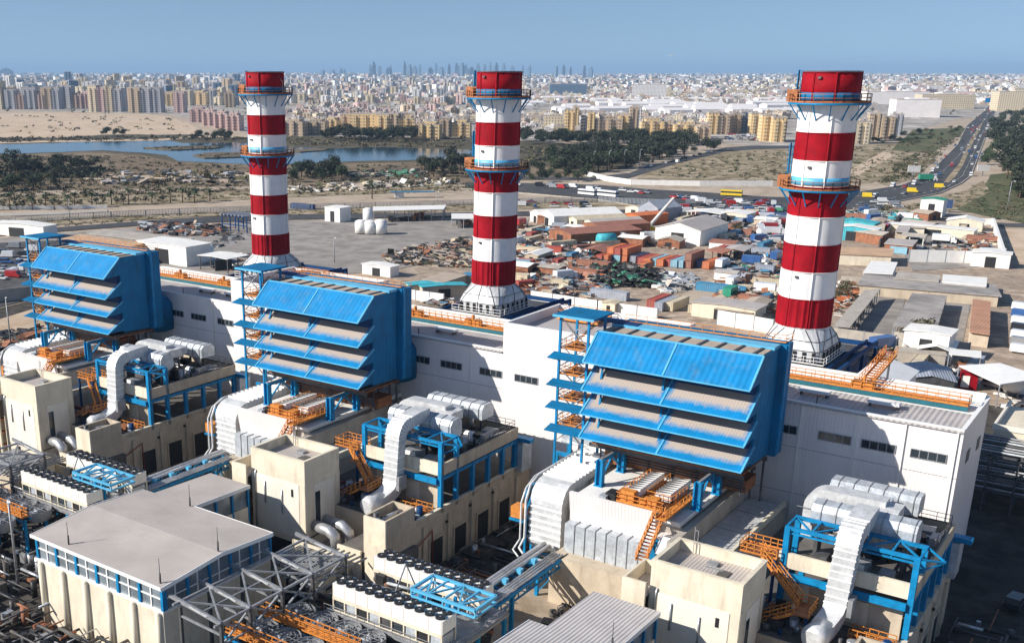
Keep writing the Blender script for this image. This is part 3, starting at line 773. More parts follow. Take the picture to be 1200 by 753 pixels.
s.dome((-67.6, 132, 10.5), 1.0, 1.0, 10, 5, True); s.box(-67.8, -64, 132.5, 134, 7.7, 11.0)
s.use('white_paint').dome((-64.8, 131.6, 14.2), 0.8, 0.8, 10, 5, True)
part('pipework', s, db)
# ---- steam-turbine podium with raised deck and truss frame
po = reg(thing('podium', '', 'building', (-24, 118, 0), 'cream equipment podiums'), 'low cream walled equipment podium beside the {W} intake house')
s = N().use('beige_wall').box(-38.0, -17.0, 106.7, 137.5, 0, 7.7)
part('wall', s, po)
s = N().use('beige_wall').box(-17.35, -17.0, 101.8, 137.5, 7.71, 8.5).box(-17.35, -17.0, 101.8, 106.68, 0, 7.71)
s.use('cream_wall').box(-17.45, -16.9, 101.7, 137.6, 8.503, 8.6)
part('parapet', s, po)
s = N().use('concrete_dark').box(-37.8, -17.4, 106.9, 137.3, 7.703, 7.75)
part('roof', s, po)
for k, y in enumerate((112.0, 118.0, 124.0, 130.0)):
    d = N().use('black_part').box(-16.99, -16.93, y-1.5, y+1.5, 0.2, 4.4)
    o = part('door', d, po)
    part('frame', N().use('beige_wall').box(-16.98, -16.82, y-1.8, y-1.51, 0.1, 4.8).box(-16.98, -16.82, y+1.51, y+1.8, 0.1, 4.8).box(-16.98, -16.82, y-1.5, y+1.5, 4.41, 4.8), o)
for k, y in enumerate((109.0, 115.0, 121.0, 127.0, 133.5)):
    part('pilaster', N().use('beige_wall').box(-16.98, -16.7, y-0.35, y+0.35, 0, 7.2), po)
part('wall_lamp', N().use('black_part').box(-16.98, -16.7, 120.2, 120.6, 6.5, 6.8).box(-16.98, -16.7, 114.2, 114.6, 6.0, 6.3).box(-16.98, -16.7, 126.4, 126.8, 6.5, 6.8), po)
part('fire_pipe', N().use('pipe_red').tube([(-16.6, 103, 3.2), (-16.6, 106, 4.6), (-16.6, 110.5, 6.2), (-16.6, 110.7, 0.2)], 0.13, 6).tube([(-16.4, 102, 1.5), (-16.4, 106, 3.0), (-16.4, 106.2, 0.1)], 0.11, 6), po)
bk = reg(thing('fan_room', '', 'building', (-18.6, 103, 0), 'open topped cream fan rooms'), 'open topped cream block holding grey pipework in front of the {W} podium')
s = N().use('cream_wall').box(-20.4, -16.8, 100.2, 100.5, 0, 11.0)
s.use('beige_wall').box(-20.4, -20.1, 100.51, 106.6, 0, 11.0).box(-17.1, -16.8, 100.51, 106.6, 0, 11.0).box(-20.09, -17.11, 106.3, 106.6, 0, 11.0)
s.use('concrete_dark').box(-20.09, -17.11, 100.51, 106.29, 0, 8.8)
part('wall', s, bk)
s = N().use('steel_dark')
for k in range(7):
    x, y = -19.7+rnd.random()*2.2, 101+rnd.random()*4.6; s.cyl((x, y, 8.8), 0.25+rnd.random()*0.35, 1.0+rnd.random()*1.8, 8)
s.use('pipe_metal').tube([(-19.4, 101.4, 9.5), (-18.2, 103, 10.6), (-18.6, 105.5, 10.2)], 0.3, 8).dome((-19.2, 101.5, 10.0), 0.6, 1.2, 8, 4, True)
part('pipework', s, bk)
dkk = reg(thing('equipment_deck', '', 'deck', (-24, 123, 7.8), 'raised decks of pipes and boilers'), 'raised blue columned deck crowded with pipes beside the {W} intake house')
s = N().use('concrete_dark').box(-31.0, -17.4, 113.6, 133.4, 13.0, 13.4)
part('floor', s, dkk)
s = N().use('cream_wall').box(-31.2, -17.3, 113.2, 113.55, 13.2, 15.0).use('beige_wall').box(-17.35, -17.0, 113.2, 133.6, 13.2, 14.9).box(-31.2, -17.4, 133.3, 133.6, 13.2, 14.9)
part('parapet', s, dkk)
for x in (-30.6, -17.3):
    for i, y in enumerate((113.4, 117.2, 121.4, 125.6, 129.6, 133.2)):
        p = N().use('blue_steel').box(x-0.3, x+0.3, y-0.3, y+0.3, 7.76, 17.9 if i < 2 else 12.99)
        part('column', p, dkk)
b = N().use('blue_steel').box(-30.3, -17.6, 112.7, 113.1, 12.0, 12.8).box(-30.3, -17.6, 113.12, 113.5, 12.2, 12.6)
b.bar((-17.3, 113.8, 12.7), (-17.3, 133, 12.7), 0.4, 0.5).bar((-30.6, 113.8, 12.7), (-30.6, 133, 12.7), 0.4, 0.5)
b.box(-18.6, -15.0, 133.7, 135.0, 12.6, 13.2).bar((-17.3, 134.4, 7.7), (-17.3, 134.4, 12.6), 0.5)
part('beam', b, dkk)
tr = N().use('blue_steel')
for y in (113.4, 117.0): tr.bar((-30.9, y, 17.9), (-17.0, y, 17.9), 0.34, 0.4)
tr.bar((-30.9, 113.4, 17.35), (-17.0, 113.4, 17.35), 0.2)
n_ = 5
for k in range(n_+1):
    x = -30.8+13.7*k/n_; tr.bar((x, 113.4, 17.95), (x, 117.0, 17.95), 0.22)
    tr.bar((x, 113.4, 17.35), (x, 113.4, 17.9), 0.15)
    if k < n_:
        x2 = -30.8+13.7*(k+1)/n_
        tr.bar((x, 113.4 if k % 2 else 117.0, 17.95), (x2, 117.0 if k % 2 else 113.4, 17.95), 0.18)
tr.bar((-17.0, 113.4, 17.9), (-14.9, 114.9, 17.6), 0.18).bar((-17.0, 117.0, 17.9), (-14.9, 114.9, 17.6), 0.18).bar((-17.2, 113.5, 16.4), (-14.9, 114.9, 17.6), 0.15)
part('truss', tr, dkk)
s = N().use('beige_wall').box(-30.5, -18.0, 114.2, 114.5, 7.8, 11.8).use('cream_wall').box(-23.6, -21.4, 113.95, 114.15, 8.4, 11.2).box(-28.9, -27.7, 113.95, 114.15, 8.6, 11.4)
s.use('steel_mid').box(-26.0, -24.6, 113.9, 114.15, 8.6, 10.6)
part('panel_wall', s, dkk)
for k in range(42):
    x, y = -29.5+rnd.random()*11, 119.9+rnd.random()*12.6
    s = N().use(rnd.choice(['steel_dark', 'black_part', 'steel_mid', 'pipe_metal', 'steel_dark']))
    if k % 2: s.cyl((x, y, 13.4), 0.2+rnd.random()*0.5, 0.8+rnd.random()*2.2, 8); part('vessel', s, dkk)
    else: s.boxr((x, y, 13.4), 0.6+rnd.random()*1.5, 0.6+rnd.random()*1.6, 0.7+rnd.random()*1.6, rnd.random()*0.3); part('machine', s, dkk)
part('control_cabinet', N().use('steel_mid').box(-24.6, -22.2, 114.6, 116.6, 13.5, 15.2).use('white_paint').box(-24.3, -22.5, 114.5, 114.59, 14.3, 15.2), dkk)
part('control_cabinet', N().use('steel_mid').box(-21.0, -19.6, 114.4, 116.0, 13.5, 14.9), dkk)
part('control_cabinet', N().use('steel_dark').box(-28.0, -26.5, 114.8, 116.8, 13.5, 14.8), dkk)
s = N().use('pipe_metal')
for k in range(6): s.tube([(-29.8, 124+k*0.5, 13.8+0.3*k), (-19+k*0.3, 124+k*0.5, 13.8+0.3*k), (-18.6+k*0.2, 131, 13.8+0.2*k)], 0.12+0.03*(k % 3), 6)
s.use('steel_dark')
for k in range(6): s.bar((-29+k*2, 122.8, 13.4), (-29+k*2, 122.8, 16.6), 0.1)
railing(s, [(-30.8, 133.2, 14.9), (-17.4, 133.2, 14.9), (-17.2, 122, 14.9)], 1.1, 1.6, 0.06)
part('pipework', s, dkk)
s = N().use('silver_clad').box(-18.2, -16.2, 133.7, 136.5, 7.8, 12.4).use('steel_mid').box(-18.3, -17.6, 125.0, 127.2, 13.4, 15.8)
part('cabinet', s, dkk)
tk = reg(one('drum', N().use('white_paint').tube([(-21.6, 126.2, 14.5), (-19.6, 126.2, 14.5)], 1.0, 14).dome((-19.6, 126.2, 14.5), 0.95, 0.9, 12, 4, True), '', 'tank', (-20.6, 126.2, 13.4), 'white drums on the equipment decks'), 'small white drum among the pipes on the {W} equipment deck')
# long silver drum duct
hd = reg(thing('silver_duct', '', 'duct', (-24, 118.5, 13.4), 'long silver ducts on the equipment decks'), 'long silver-clad duct lying across the {W} equipment deck')
s = N().use('silver_clad').prism([(117.3, 17.6), (117.3, 19.0), (117.8, 19.7), (119.3, 19.9), (120.1, 19.3), (120.2, 17.4), (119.4, 16.9), (117.9, 16.9)], 'x', -29.4, -18.4)
part('casing', s, hd)
s = N().use('steel_mid')
for k in range(7):
    x = -28.4+k*1.6; s.prism([(117.2, 17.6), (117.2, 19.05), (117.75, 19.78), (119.3, 19.98), (120.2, 19.35), (120.3, 17.4), (119.4, 16.8), (117.9, 16.8)], 'x', x, x+0.1)
part('band', s, hd)
s = N().use('steel_dark')
for x in (-28.6, -24, -19.4): s.box(x-0.2, x+0.2, 117.8, 119.6, 13.4, 16.88)
part('leg', s, hd)
# U-shaped upper duct
ud = reg(thing('loop_duct', '', 'duct', (-26, 126, 13.4), 'looped white ducts on the equipment decks'), 'looped white duct with rounded elbows above the {W} equipment deck')
def sweep(mb, path, hw, hh, up=Vector((0, 0, 1)), smooth=True, wdir=None):
    """rectangular duct along path"""
    path = [Vector(p) for p in path]; i0 = len(mb.v)
    for k, p in enumerate(path):
        if k == 0: d = path[1]-p
        elif k == len(path)-1: d = p-path[k-1]
        else: d = (path[k+1]-p).normalized()+(p-path[k-1]).normalized()
        d.normalize(); a = wdir.normalized() if wdir else d.cross(up).normalized(); b = a.cross(d).normalized()
        for x, y in ((-hw, -hh), (hw, -hh), (hw, hh), (-hw, hh)): mb.v.append(tuple(p+a*x+b*y))
    for k in range(len(path)-1):
        for t_ in range(4):
            u = (t_+1) % 4; mb.face((i0+k*4+t_, i0+k*4+u, i0+k*4+4+u, i0+k*4+4+t_))
    mb.face((i0+3, i0+2, i0+1, i0)); j = i0+4*(len(path)-1); mb.face((j, j+1, j+2, j+3))
    return mb
def arc(c, r, a0, a1, n, ex, ez):
    c, ex, ez = Vector(c), Vector(ex), Vector(ez)
    return [c+ex*(r*math.cos(a0+(a1-a0)*k/n))+ez*(r*math.sin(a0+(a1-a0)*k/n)) for k in range(n+1)]
X_, Z_ = (1, 0, 0), (0, 0, 1)
pth = [(-31.0, 123.4, 13.4), (-31.0, 123.4, 17.3)]+arc((-29.2, 123.4, 17.4), 1.8, math.pi, math.pi/2, 6, X_, Z_)+[(-22.8, 123.4, 19.2)]
s = N().use('silver_bright'); sweep(s, pth, 1.0, 0.62, wdir=Vector((0, 1, 0)))
s2 = [(-22.4, 124.6, 18.6), (-22.4, 123.4, 18.5)]+arc((-22.4, 122.3, 17.0), 1.6, math.pi/2, math.pi, 5, (0, 1, 0), Z_)+[(-22.4, 120.7, 15.0)]
sweep(s, s2, 1.2, 0.7, wdir=Vector((1, 0, 0)))
part('casing', s, ud)
s = N().use('silver_clad').prism([(128.6, 16.6), (128.6, 18.2), (129.2, 18.8), (131.2, 18.8), (131.8, 18.2), (131.8, 16.6)], 'x', -30.5, -20.4)
s.prism([(125.2, 17.4), (125.2, 18.6), (127.6, 18.7), (127.6, 17.4)], 'x', -29.0, -23.0)
part('rear_casing', s, ud)
s = N().use('steel_mid')
for k in range(6): s.prism([(128.5, 16.6), (128.5, 18.25), (129.15, 18.88), (131.25, 18.88), (131.9, 18.2), (131.9, 16.6)], 'x', -29.6+k*1.7, -29.5+k*1.7)
for z in (15.6, 17.2): s.box(-32.3, -29.7, 122.1, 122.14, z, z+0.06)
part('band', s, ud)
s = N().use('steel_dark')
for x in (-29, -25, -21.4):
    for y in (124.0, 130): s.box(x-0.15, x+0.15, y-0.15, y+0.15, 13.4, 17.3)
part('leg', s, ud)
# tall bent flue duct at the front of the truss
vd = reg(thing('bent_duct', '', 'duct', (-24, 112, 8), 'tall bent white ducts in front of the truss frames'), 'tall bent white ribbed duct hung in front of the {W} blue truss frame')
Yx = (0, 1, 0)
pth = [(-23.7, 118.2, 19.9), (-23.7, 116.2, 19.9), (-23.7, 114.2, 19.7)]+arc((-23.8, 113.5, 17.9), 1.75, math.radians(80), math.pi, 7, Yx, Z_)[0:]+[(-24.0, 111.7, 14.5), (-24.1, 111.6, 11.4)]+[(-24.2, 111.2, 10.3), (-24.4, 110.2, 9.6), (-24.6, 108.9, 9.2)]
s = N().use('silver_bright'); sweep(s, pth, 1.15, 0.85, wdir=Vector((1, 0, 0)))
part('casing', s, vd)
s = N().use('white_paint')
for k in range(2, len(pth)-3):
    a, b = Vector(pth[k]), Vector(pth[k+1]); n2 = max(1, int((b-a).length/0.8))
    for j in range(n2):
        p = a.lerp(b, j/n2); d = (b-a).normalized(); sweep(s, [p, p+d*0.12], 1.22, 0.92, wdir=Vector((1, 0, 0)))
part('stiffener', s, vd)
s = N().use('silver_bright').tube([(-24.5, 109.2, 9.2), (-24.9, 107.0, 9.0), (-25.0, 106.4, 8.9)], [1.3, 1.45, 1.1], 18)
s.use('steel_mid').box(-22.8, -22.3, 110.5, 112.3, 10.6, 12.6)
part('end_drum', s, vd)
s = N().use('steel_dark').bar((-24.9, 107.2, 7.7), (-24.9, 107.2, 8.2), 0.4)
part('leg', s, vd)
# orange zig-zag stair
st = reg(thing('orange_stair', '', 'stair', (-31, 110, 0), 'orange zig-zag stairs beside the truss frames'), 'orange zig-zag stair descending beside the {W} blue truss frame')
def flight(mb, a, b, wd=0.6, perp=(1, 0, 0)):
    a, b, q = Vector(a), Vector(b), Vector(perp); n2 = max(3, int((a-b).length/0.42))
    mb.use('rust_floor')
    for k in range(n2):
        p = a.lerp(b, (k+0.5)/n2)
        mb.boxr((p.x, p.y, p.z), 0.34 if abs(q.y) > 0.5 else wd*2, wd*2 if abs(q.y) > 0.5 else 0.34, 0.06)
    mb.use('orange_steel')
    for sgn in (-1, 1):
        o_ = q*wd*sgn; mb.bar(a+o_, b+o_, 0.1, 0.34); railing(mb, [a+o_, b+o_], 1.1, 0.9, 0.09)
s = N(); flight(s, (-33.0, 113.2, 14.2), (-27.6, 110.6, 10.6), 0.6, (0, 1, 0)); part('upper_flight', s, st)
s = N(); flight(s, (-27.6, 109.0, 10.4), (-34.2, 109.0, 6.2), 0.6, (0, 1, 0)); flight(s, (-34.2, 107.4, 6.2), (-28.4, 107.4, 1.4), 0.6, (0, 1, 0)); part('lower_flight', s, st)
s = N().use('rust_floor').box(-27.7, -26.0, 108.2, 111.4, 10.3, 10.45).box(-35.4, -31.2, 112.4, 115.4, 14.1, 14.25).box(-35.8, -34.1, 106.6, 109.8, 6.1, 6.25)
s.box(-31.2, -30.9, 110.6, 113, 13.0, 13.2)
s.use('orange_steel'); railing(s, [(-27.7, 111.4, 10.4), (-26.0, 111.4, 10.4), (-26.0, 108.2, 10.4)], 1.1, 0.7, 0.09); railing(s, [(-31.2, 112.4, 14.25), (-35.4, 112.4, 14.25), (-35.4, 115.4, 14.25), (-31.2, 115.4, 14.25)], 1.1, 0.8, 0.09)
part('landing', s, st)
s = N().use('dark_blue').bar((-26.2, 108.4, 0), (-26.2, 108.4, 10.3), 0.3).bar((-35.2, 112.6, 0), (-35.2, 112.6, 14.1), 0.3).bar((-35.2, 107, 0), (-35.2, 107, 6.1), 0.3).bar((-31.4, 112.6, 0), (-31.4, 112.6, 14.1), 0.3)
part('support', s, st)
st2 = reg(one('railed_walkway', railing(railing(N().use('rust_floor').box(-22.4, -17.9, 111.0, 112.4, 7.9, 8.05).use('orange_steel'), [(-22.4, 111.0, 8.05), (-17.9, 111.0, 8.05)], 1.1, 0.9, 0.09), [(-22.4, 112.4, 8.05), (-17.9, 112.4, 8.05)], 1.1, 0.9, 0.09), '', 'walkway', (-20, 111.7, 7.8), 'orange walkways under the truss frames'), 'short orange railed walkway under the {W} truss frame')
pgt = reg(thing('pump_group', '', 'pumps', (-30, 110, 7.7), 'pump groups on the podiums'), 'dark cluster of pumps and valves on the {W} podium floor')
for k in range(48):
    x, y = (-37.2+rnd.random()*10, 107.6+rnd.random()*5) if k < 28 else (-22.5+rnd.random()*5, 107.2+rnd.random()*3.4)
    pg = N().use(rnd.choice(['steel_dark', 'black_part', 'pipe_metal', 'steel_mid', 'silver_clad', 'rust_floor', 'dark_blue']))
    if k % 3: pg.cyl((x, y, 7.76), 0.15+rnd.random()*0.4, 0.6+rnd.random()*1.5, 8); part('pump', pg, pgt)
    else: pg.boxr((x, y, 7.76), 0.6+rnd.random()*1.4, 0.6+rnd.random()*1.2, 0.5+rnd.random()*1.3, 0.1); part('skid', pg, pgt)
for k in range(7):
    y = 107.4+k*0.8; part('pipe', N().use(['pipe_metal', 'steel_mid', 'pipe_red'][k % 3]).tube([(-37.5, y, 8.4+0.3*(k % 3)), (-31-k*0.5, y, 8.4+0.3*(k % 3)), (-31-k*0.5, 114.4, 8.4)], 0.14+0.05*(k % 2), 6), pgt)
# ---- cream control block
bx = reg(thing('control_block', '', 'building', (-35.8, 104, 0), 'cream control blocks'), 'cream cube-shaped control block with sunken flat roof in front of the {W} intake house')
a, b, c_, d_ = -40.8, -30.8, 100.5, 107.8
s = N().use('cream_wall').box(a, b, c_, c_+0.35, 12.6, 15.9).box(a, a+0.35, c_+0.36, d_, 0, 15.9).box(a+0.36, b-0.36, d_-0.35, d_, 0, 15.9).box(b-0.35, b, c_+0.36, d_, 0, 15.9)
s.box(a, b, c_+0.02, c_+0.35, 0, 12.59).box(a, a+0.9, c_-0.05, c_+0.01, 0, 12.59).box(b-1.0, b, c_-0.05, c_+0.01, 0, 12.59)
s.box(b+0.003, b+0.06, c_, c_+0.9, 0, 12.6).box(b+0.003, b+0.06, d_-0.9, d_, 0, 12.6)
part('wall', s, bx)
s = N().use('cream_wall').box(a-0.05, b+0.05, c_-0.05, c_+0.42, 15.903, 16.02).box(a-0.05, a+0.42, c_+0.43, d_+0.05, 15.903, 16.02).box(b-0.42, b+0.05, c_+0.43, d_+0.05, 15.903, 16.02).box(a+0.43, b-0.43, d_-0.42, d_+0.05, 15.903, 16.02)
part('coping', s, bx)
s = N().use('roof_beige').box(a+0.36, b-0.36, c_+0.36, d_-0.36, 14.4, 14.7)
s.use('concrete_dark').box(-34.8, -33.6, 103.6, 105.0, 14.703, 14.85).use('steel_mid').box(-36.6, -35.4, 105.4, 106.4, 14.703, 15.0).box(-36.4, -34.4, 104.6, 104.8, 14.703, 14.9)
part('roof', s, bx)
s = N().use('cream_shut').box(-39.8, -31.9, c_-0.06, c_+0.015, 4.4, 12.4).box(b+0.004, b+0.07, c_+1.8, d_-1.3, 3, 12.2)
part('wall_panel', s, bx)
s = N().use('black_part').box(-33.3, -32.9, c_-0.1, c_-0.062, 10.4, 11.5); part('window', s, bx)
s = N().use('glass_dark').box(b+0.08, b+0.12, c_+2.0, c_+3.0, 6.5, 11.0).use('black_part').box(-37.6, -33.5, c_-0.1, c_-0.062, 0.2, 3.6)
part('door', s, bx)
s = N().use('pipe_metal').tube([(-39.9, c_-0.12, 12.9), (-40.1, c_-0.12, 11.6), (-40.1, c_-0.12, 0.3)], 0.1, 6).tube([(-38.2, c_-0.15, 11.6), (-38.2, c_-0.15, 8.4)], 0.12, 6).tube([(-35.0, c_-0.15, 11), (-35.0, c_-0.15, 7.5)], 0.1, 6)
s.use('black_part').tube([(b+0.15, c_+0.4, 4.6), (b+0.15, d_-0.6, 4.9)], 0.08, 6)
part('downpipe', s, bx)
s = N().use('pipe_metal').bar((-38.8, 107.2, 14.7), (-38.8, 107.2, 18.0), 0.07).bar((-38.4, 107.2, 14.7), (-38.4, 107.2, 17.6), 0.07).bar((-38.8, 107.2, 17.6), (-38.4, 107.2, 17.6), 0.07)
part('rod', s, bx)
an = reg(thing('annex_block', '', 'building', (-42, 102, 0), 'low cream annexes'), 'narrow cream annex with open recess joined to the {W} control block')
s = N().use('cream_wall').box(-43.6, -40.85, 99.4, 99.7, 9.8, 13.6).box(-43.6, -43.1, 99.4, 99.7, 0, 9.79).box(-41.3, -40.85, 99.4, 99.7, 0, 9.79).box(-43.6, -43.3, 99.71, 105.2, 0, 13.6).box(-43.29, -40.86, 104.9, 105.2, 0, 13.6)
part('wall', s, an)
s = N().use('roof_beige').box(-43.29, -40.86, 99.71, 104.89, 11.8, 12.0); part('roof', s, an)
for z in (3.2, 5.6, 8.0):
    s = N(); s.use('rust_floor').box(-43.0, -41.4, 100.0, 104, z, z+0.12).use('orange_steel'); railing(s, [(-43.0, 99.95, z+0.1), (-41.4, 99.95, z+0.1)], 1.1, 0.6, 0.09)
    part('landing', s, an)
# side air handling unit with twin silver pipes
ah = reg(thing('blower', '', 'blower', (-29, 103.5, 0), 'silver blowers by the control blocks'), 'silver twin-elbow blower pipes beside the {W} control block')
s = N().use('pipe_metal').tube([(-30.6, 102.2, 6.2), (-28.0, 102.0, 6.2), (-26.9, 102.0, 5.6), (-26.5, 102.0, 3.5)], 0.8, 12)
s.tube([(-30.6, 104.4, 6.4), (-27.4, 104.2, 6.4), (-26.2, 104.2, 5.6), (-25.8, 104.2, 3.2)], 0.75, 12)
part('pipe', s, ah)
s = N().use('concrete').box(-30.5, -22.0, 98.6, 106.5, 0, 3.2).use('cream_wall').box(-30.5, -21.8, 98.4, 98.59, 0, 4.4)
s.use('steel_dark')
for k in range(6): s.box(-29.8+k*1.2, -29.0+k*1.2, 99.2, 100.4, 3.2, 4.0+0.2*(k % 3))
part('base', s, ah)
# ---- pipe rack running towards the coolers
rk = reg(thing('pipe_rack', '', 'pipe rack', (-60, 105, 0), 'blue pipe racks'), 'blue pipe rack with bright pipes leading off below the {W} white duct')
s = N().use('blue_steel')
for x in (-61.9, -57.9):
    s.bar((x, 96, 6.4), (x, 114.5, 6.4), 0.3, 0.4)
    truss(s, (x, 96, 6.4), (x, 114, 6.4), 1.0, 9, 0.18)
for y in (97, 101, 105, 109, 113): s.bar((-61.9, y, 6.3), (-57.9, y, 6.3), 0.25)
part('frame', s, rk)
for y in (100.5, 113.1):
    s = N().use('blue_steel').bar((-61.5, y, 0), (-61.5, y, 6.2), 0.45).bar((-57.9, y, 0), (-57.9, y, 6.2), 0.45).bar((-61.5, y, 0.4), (-57.9, y, 5.4), 0.14).bar((-57.9, y, 0.4), (-61.5, y, 5.4), 0.14)
    part('leg', s, rk)
s = N().use('pipe_metal')
for x, r_, z in ((-61.5, 0.34, 7.0), (-60.75, 0.25, 6.9)): s.tube([(x, 95.5, z), (x, 114.5, z), (x-0.4, 115.6, z-0.6)], r_, 10)
for k in range(4): s.tube([(-59.4+0.42*k, 96, 6.75), (-59.4+0.42*k, 113.4, 6.75)], 0.13, 8)
s.use('blue_trim')
for y in (98.5, 102.0, 105.5, 109.0): s.box(-60.3, -59.7, y, y+0.7, 6.5, 7.2)
s.use('silver_clad').tube([(-60.3, 110.5, 6.0), (-58.6, 110.5, 6.0)], 0.75, 12)
part('pipe', s, rk)
# ---- copies of the unit for the two other chimneys
COPIES = {}
for k, W in ((1, 'middle'), (2, 'lake-side')):
    for root, tmpl in UNIT:
        c = copy_tree(root, None, -60.0*k); c['label'] = tmpl.format(W=W); COPIES[(root.name, k)] = c
ch['label'] = 'red and white banded highway-side chimney with two orange railed platforms'
COPIES[('chimney', 1)]['label'] = 'red and white banded middle chimney with two orange railed platforms'
COPIES[('chimney', 2)]['label'] = 'red and white banded lake-side chimney with two orange railed platforms'
# ================================================================== ground, water, roads
ground_mat('g_sand', [(0.40, 0.31, 0.23), (0.50, 0.41, 0.32), (0.26, 0.20, 0.14), (0.44, 0.36, 0.28)], [0.004, 0.03, 0.15])
ground_mat('g_pale', [(0.50, 0.38, 0.27), (0.40, 0.29, 0.19), (0.56, 0.45, 0.34)], [0.01, 0.08])
ground_mat('g_scrub', [(0.15, 0.11, 0.07), (0.30, 0.23, 0.155), (0.07, 0.055, 0.035), (0.22, 0.165, 0.11)], [0.01, 0.035, 0.18])
ground_mat('g_dryscrub', [(0.36, 0.28, 0.18), (0.24, 0.19, 0.11), (0.47, 0.39, 0.29), (0.16, 0.125, 0.07)], [0.02, 0.05, 0.12])
ground_mat('g_marsh', [(0.085, 0.07, 0.045), (0.15, 0.12, 0.075), (0.06, 0.055, 0.035)], [0.02, 0.1])
ground_mat('g_green', [(0.10, 0.11, 0.05), (0.17, 0.15, 0.08), (0.07, 0.08, 0.035)], [0.02, 0.1])
ground_mat('g_yard', [(0.30, 0.275, 0.25), (0.36, 0.33, 0.30), (0.22, 0.20, 0.185)], [0.015, 0.12])
ground_mat('g_plant', [(0.065, 0.058, 0.05), (0.10, 0.088, 0.075), (0.04, 0.036, 0.032)], [0.05, 0.3])  # darker than bare concrete: deep shade between the blocks is put into the colour
ground_mat('g_junk', [(0.42, 0.33, 0.25), (0.30, 0.235, 0.18), (0.50, 0.40, 0.31), (0.26, 0.20, 0.155)], [0.03, 0.09, 0.3])
ground_mat('g_road', [(0.065, 0.065, 0.07), (0.10, 0.098, 0.098), (0.055, 0.055, 0.06)], [0.02, 0.2])
ground_mat('g_asph', [(0.085, 0.085, 0.09), (0.12, 0.115, 0.11), (0.06, 0.06, 0.065)], [0.02, 0.2])
ground_mat('g_city', [(0.45, 0.40, 0.36), (0.33, 0.29, 0.26), (0.55, 0.50, 0.46), (0.22, 0.20, 0.17)], [0.004, 0.015, 0.04])
w_ = bpy.data.materials.new('water'); w_.use_nodes = True; b_ = w_.node_tree.nodes['Principled BSDF']
b_.inputs['Base Color'].default_value = (0.02, 0.055, 0.08, 1); b_.inputs['Roughness'].default_value = 0.08; b_.inputs['IOR'].default_value = 1.33
nz = w_.node_tree.nodes.new('ShaderNodeTexNoise'); nz.inputs['Scale'].default_value = 0.35; nz.inputs['Detail'].default_value = 6
bp = w_.node_tree.nodes.new('ShaderNodeBump'); bp.inputs['Strength'].default_value = 0.25; bp.inputs['Distance'].default_value = 0.15
t_ = w_.node_tree.nodes.new('ShaderNodeTexCoord')
w_.node_tree.links.new(t_.outputs['Object'], nz.inputs['Vector']); w_.node_tree.links.new(nz.outputs['Fac'], bp.inputs['Height']); w_.node_tree.links.new(bp.outputs[0], b_.inputs['Normal'])
MATS['water'] = w_
R_ = 45000
struct('ground', N().use('g_sand').quad((-R_, -R_, 0), (R_, -R_, 0), (R_, R_, 0), (-R_, R_, 0)))
def sheet(name, matn, px, z, th=0.0):
    """flat sheet (outline read off the photograph, lying on the ground)"""
    pts = [G(u, v) for u, v in px]
    mb = N().use(matn); i = len(mb.v)
    mb.v += [(p.x, p.y, z) for p in pts]; mb.face(range(i, i+len(pts)))
    if th:
        n = len(pts); j = len(mb.v); mb.v += [(p.x, p.y, z-th) for p in pts]
        for k in range(n): l = (k+1) % n; mb.face((i+k, i+l, j+l, j+k))
    o = struct(name, mb)
    # keep normals up
    import bmesh
    bm = bmesh.new(); bm.from_mesh(o.data); bmesh.ops.triangulate(bm, faces=bm.faces[:]); 
    for f in bm.faces:
        if f.normal.z < -0.1: f.normal_flip()
    bm.to_mesh(o.data); bm.free()
    return o
def wob(pts, amp=0.6, n=6, seed=1):
    """add small irregularities to an outline"""
    r = random.Random(seed); o = []
    for a, b in zip(pts, pts[1:]+pts[:1]):
        for k in range(n):
            t = k/n; o.append((a[0]+(b[0]-a[0])*t+(r.random()-.5)*amp*4*(k > 0), a[1]+(b[1]-a[1])*t+(r.random()-.5)*amp*(k > 0)))
    return o
sheet('city_ground', 'g_city', [(-200, 128), (0, 129), (200, 134), (330, 165), (560, 165), (800, 165), (900, 172), (1010, 172), (1120, 140), (1400, 120), (1700, 87.6), (600, 86.3), (-900, 88), ], 0.05)
sheet('far_lot', 'g_pale', wob([(-60, 134), (60, 132), (165, 134), (200, 137), (232, 150), (232, 158), (190, 157), (150, 160), (0, 164), (-60, 165)], 0.8, 5, 3), 0.10)
sheet('shore_bank', 'g_marsh', wob([(-60, 160), (60, 162), (120, 158), (232, 158), (300, 160), (560, 161), (700, 172), (760, 182), (740, 196), (690, 204), (600, 205), (552, 200), (380, 205), (160, 205), (-60, 212)], 1.0, 5, 5), 0.12)
sheet('lake', 'water', wob([(-60, 170), (0, 169.3), (60, 168.2), (95, 166), (198, 165), (215, 168), (277, 167), (300, 170), (345, 172.5), (384, 174.2), (445, 172.7), (550, 175.6), (558, 180), (550, 186), (512, 187), (407, 189.5), (336, 192.5), (286, 192.6), (208, 189), (195, 182), (166, 179), (121, 176.5), (60, 178.8), (0, 180.8), (-60, 183)], 0.5, 4, 8), 0.20)
sheet('reed_bank', 'reed', wob([(168, 174), (195, 172.5), (240, 171.5), (262, 172.5), (250, 174.5), (200, 176.5)], 0.4, 4, 2), 0.8, 0.7)
sheet('reed_bank', 'reed', wob([(226, 183), (240, 180), (280, 179), (306, 181), (290, 184.5), (240, 186)], 0.4, 4, 4), 0.8, 0.7)
sheet('reed_bank', 'reed', wob([(340, 178), (360, 175.5), (385, 175), (380, 177), (352, 179)], 0.3, 4, 4), 0.8, 0.7)
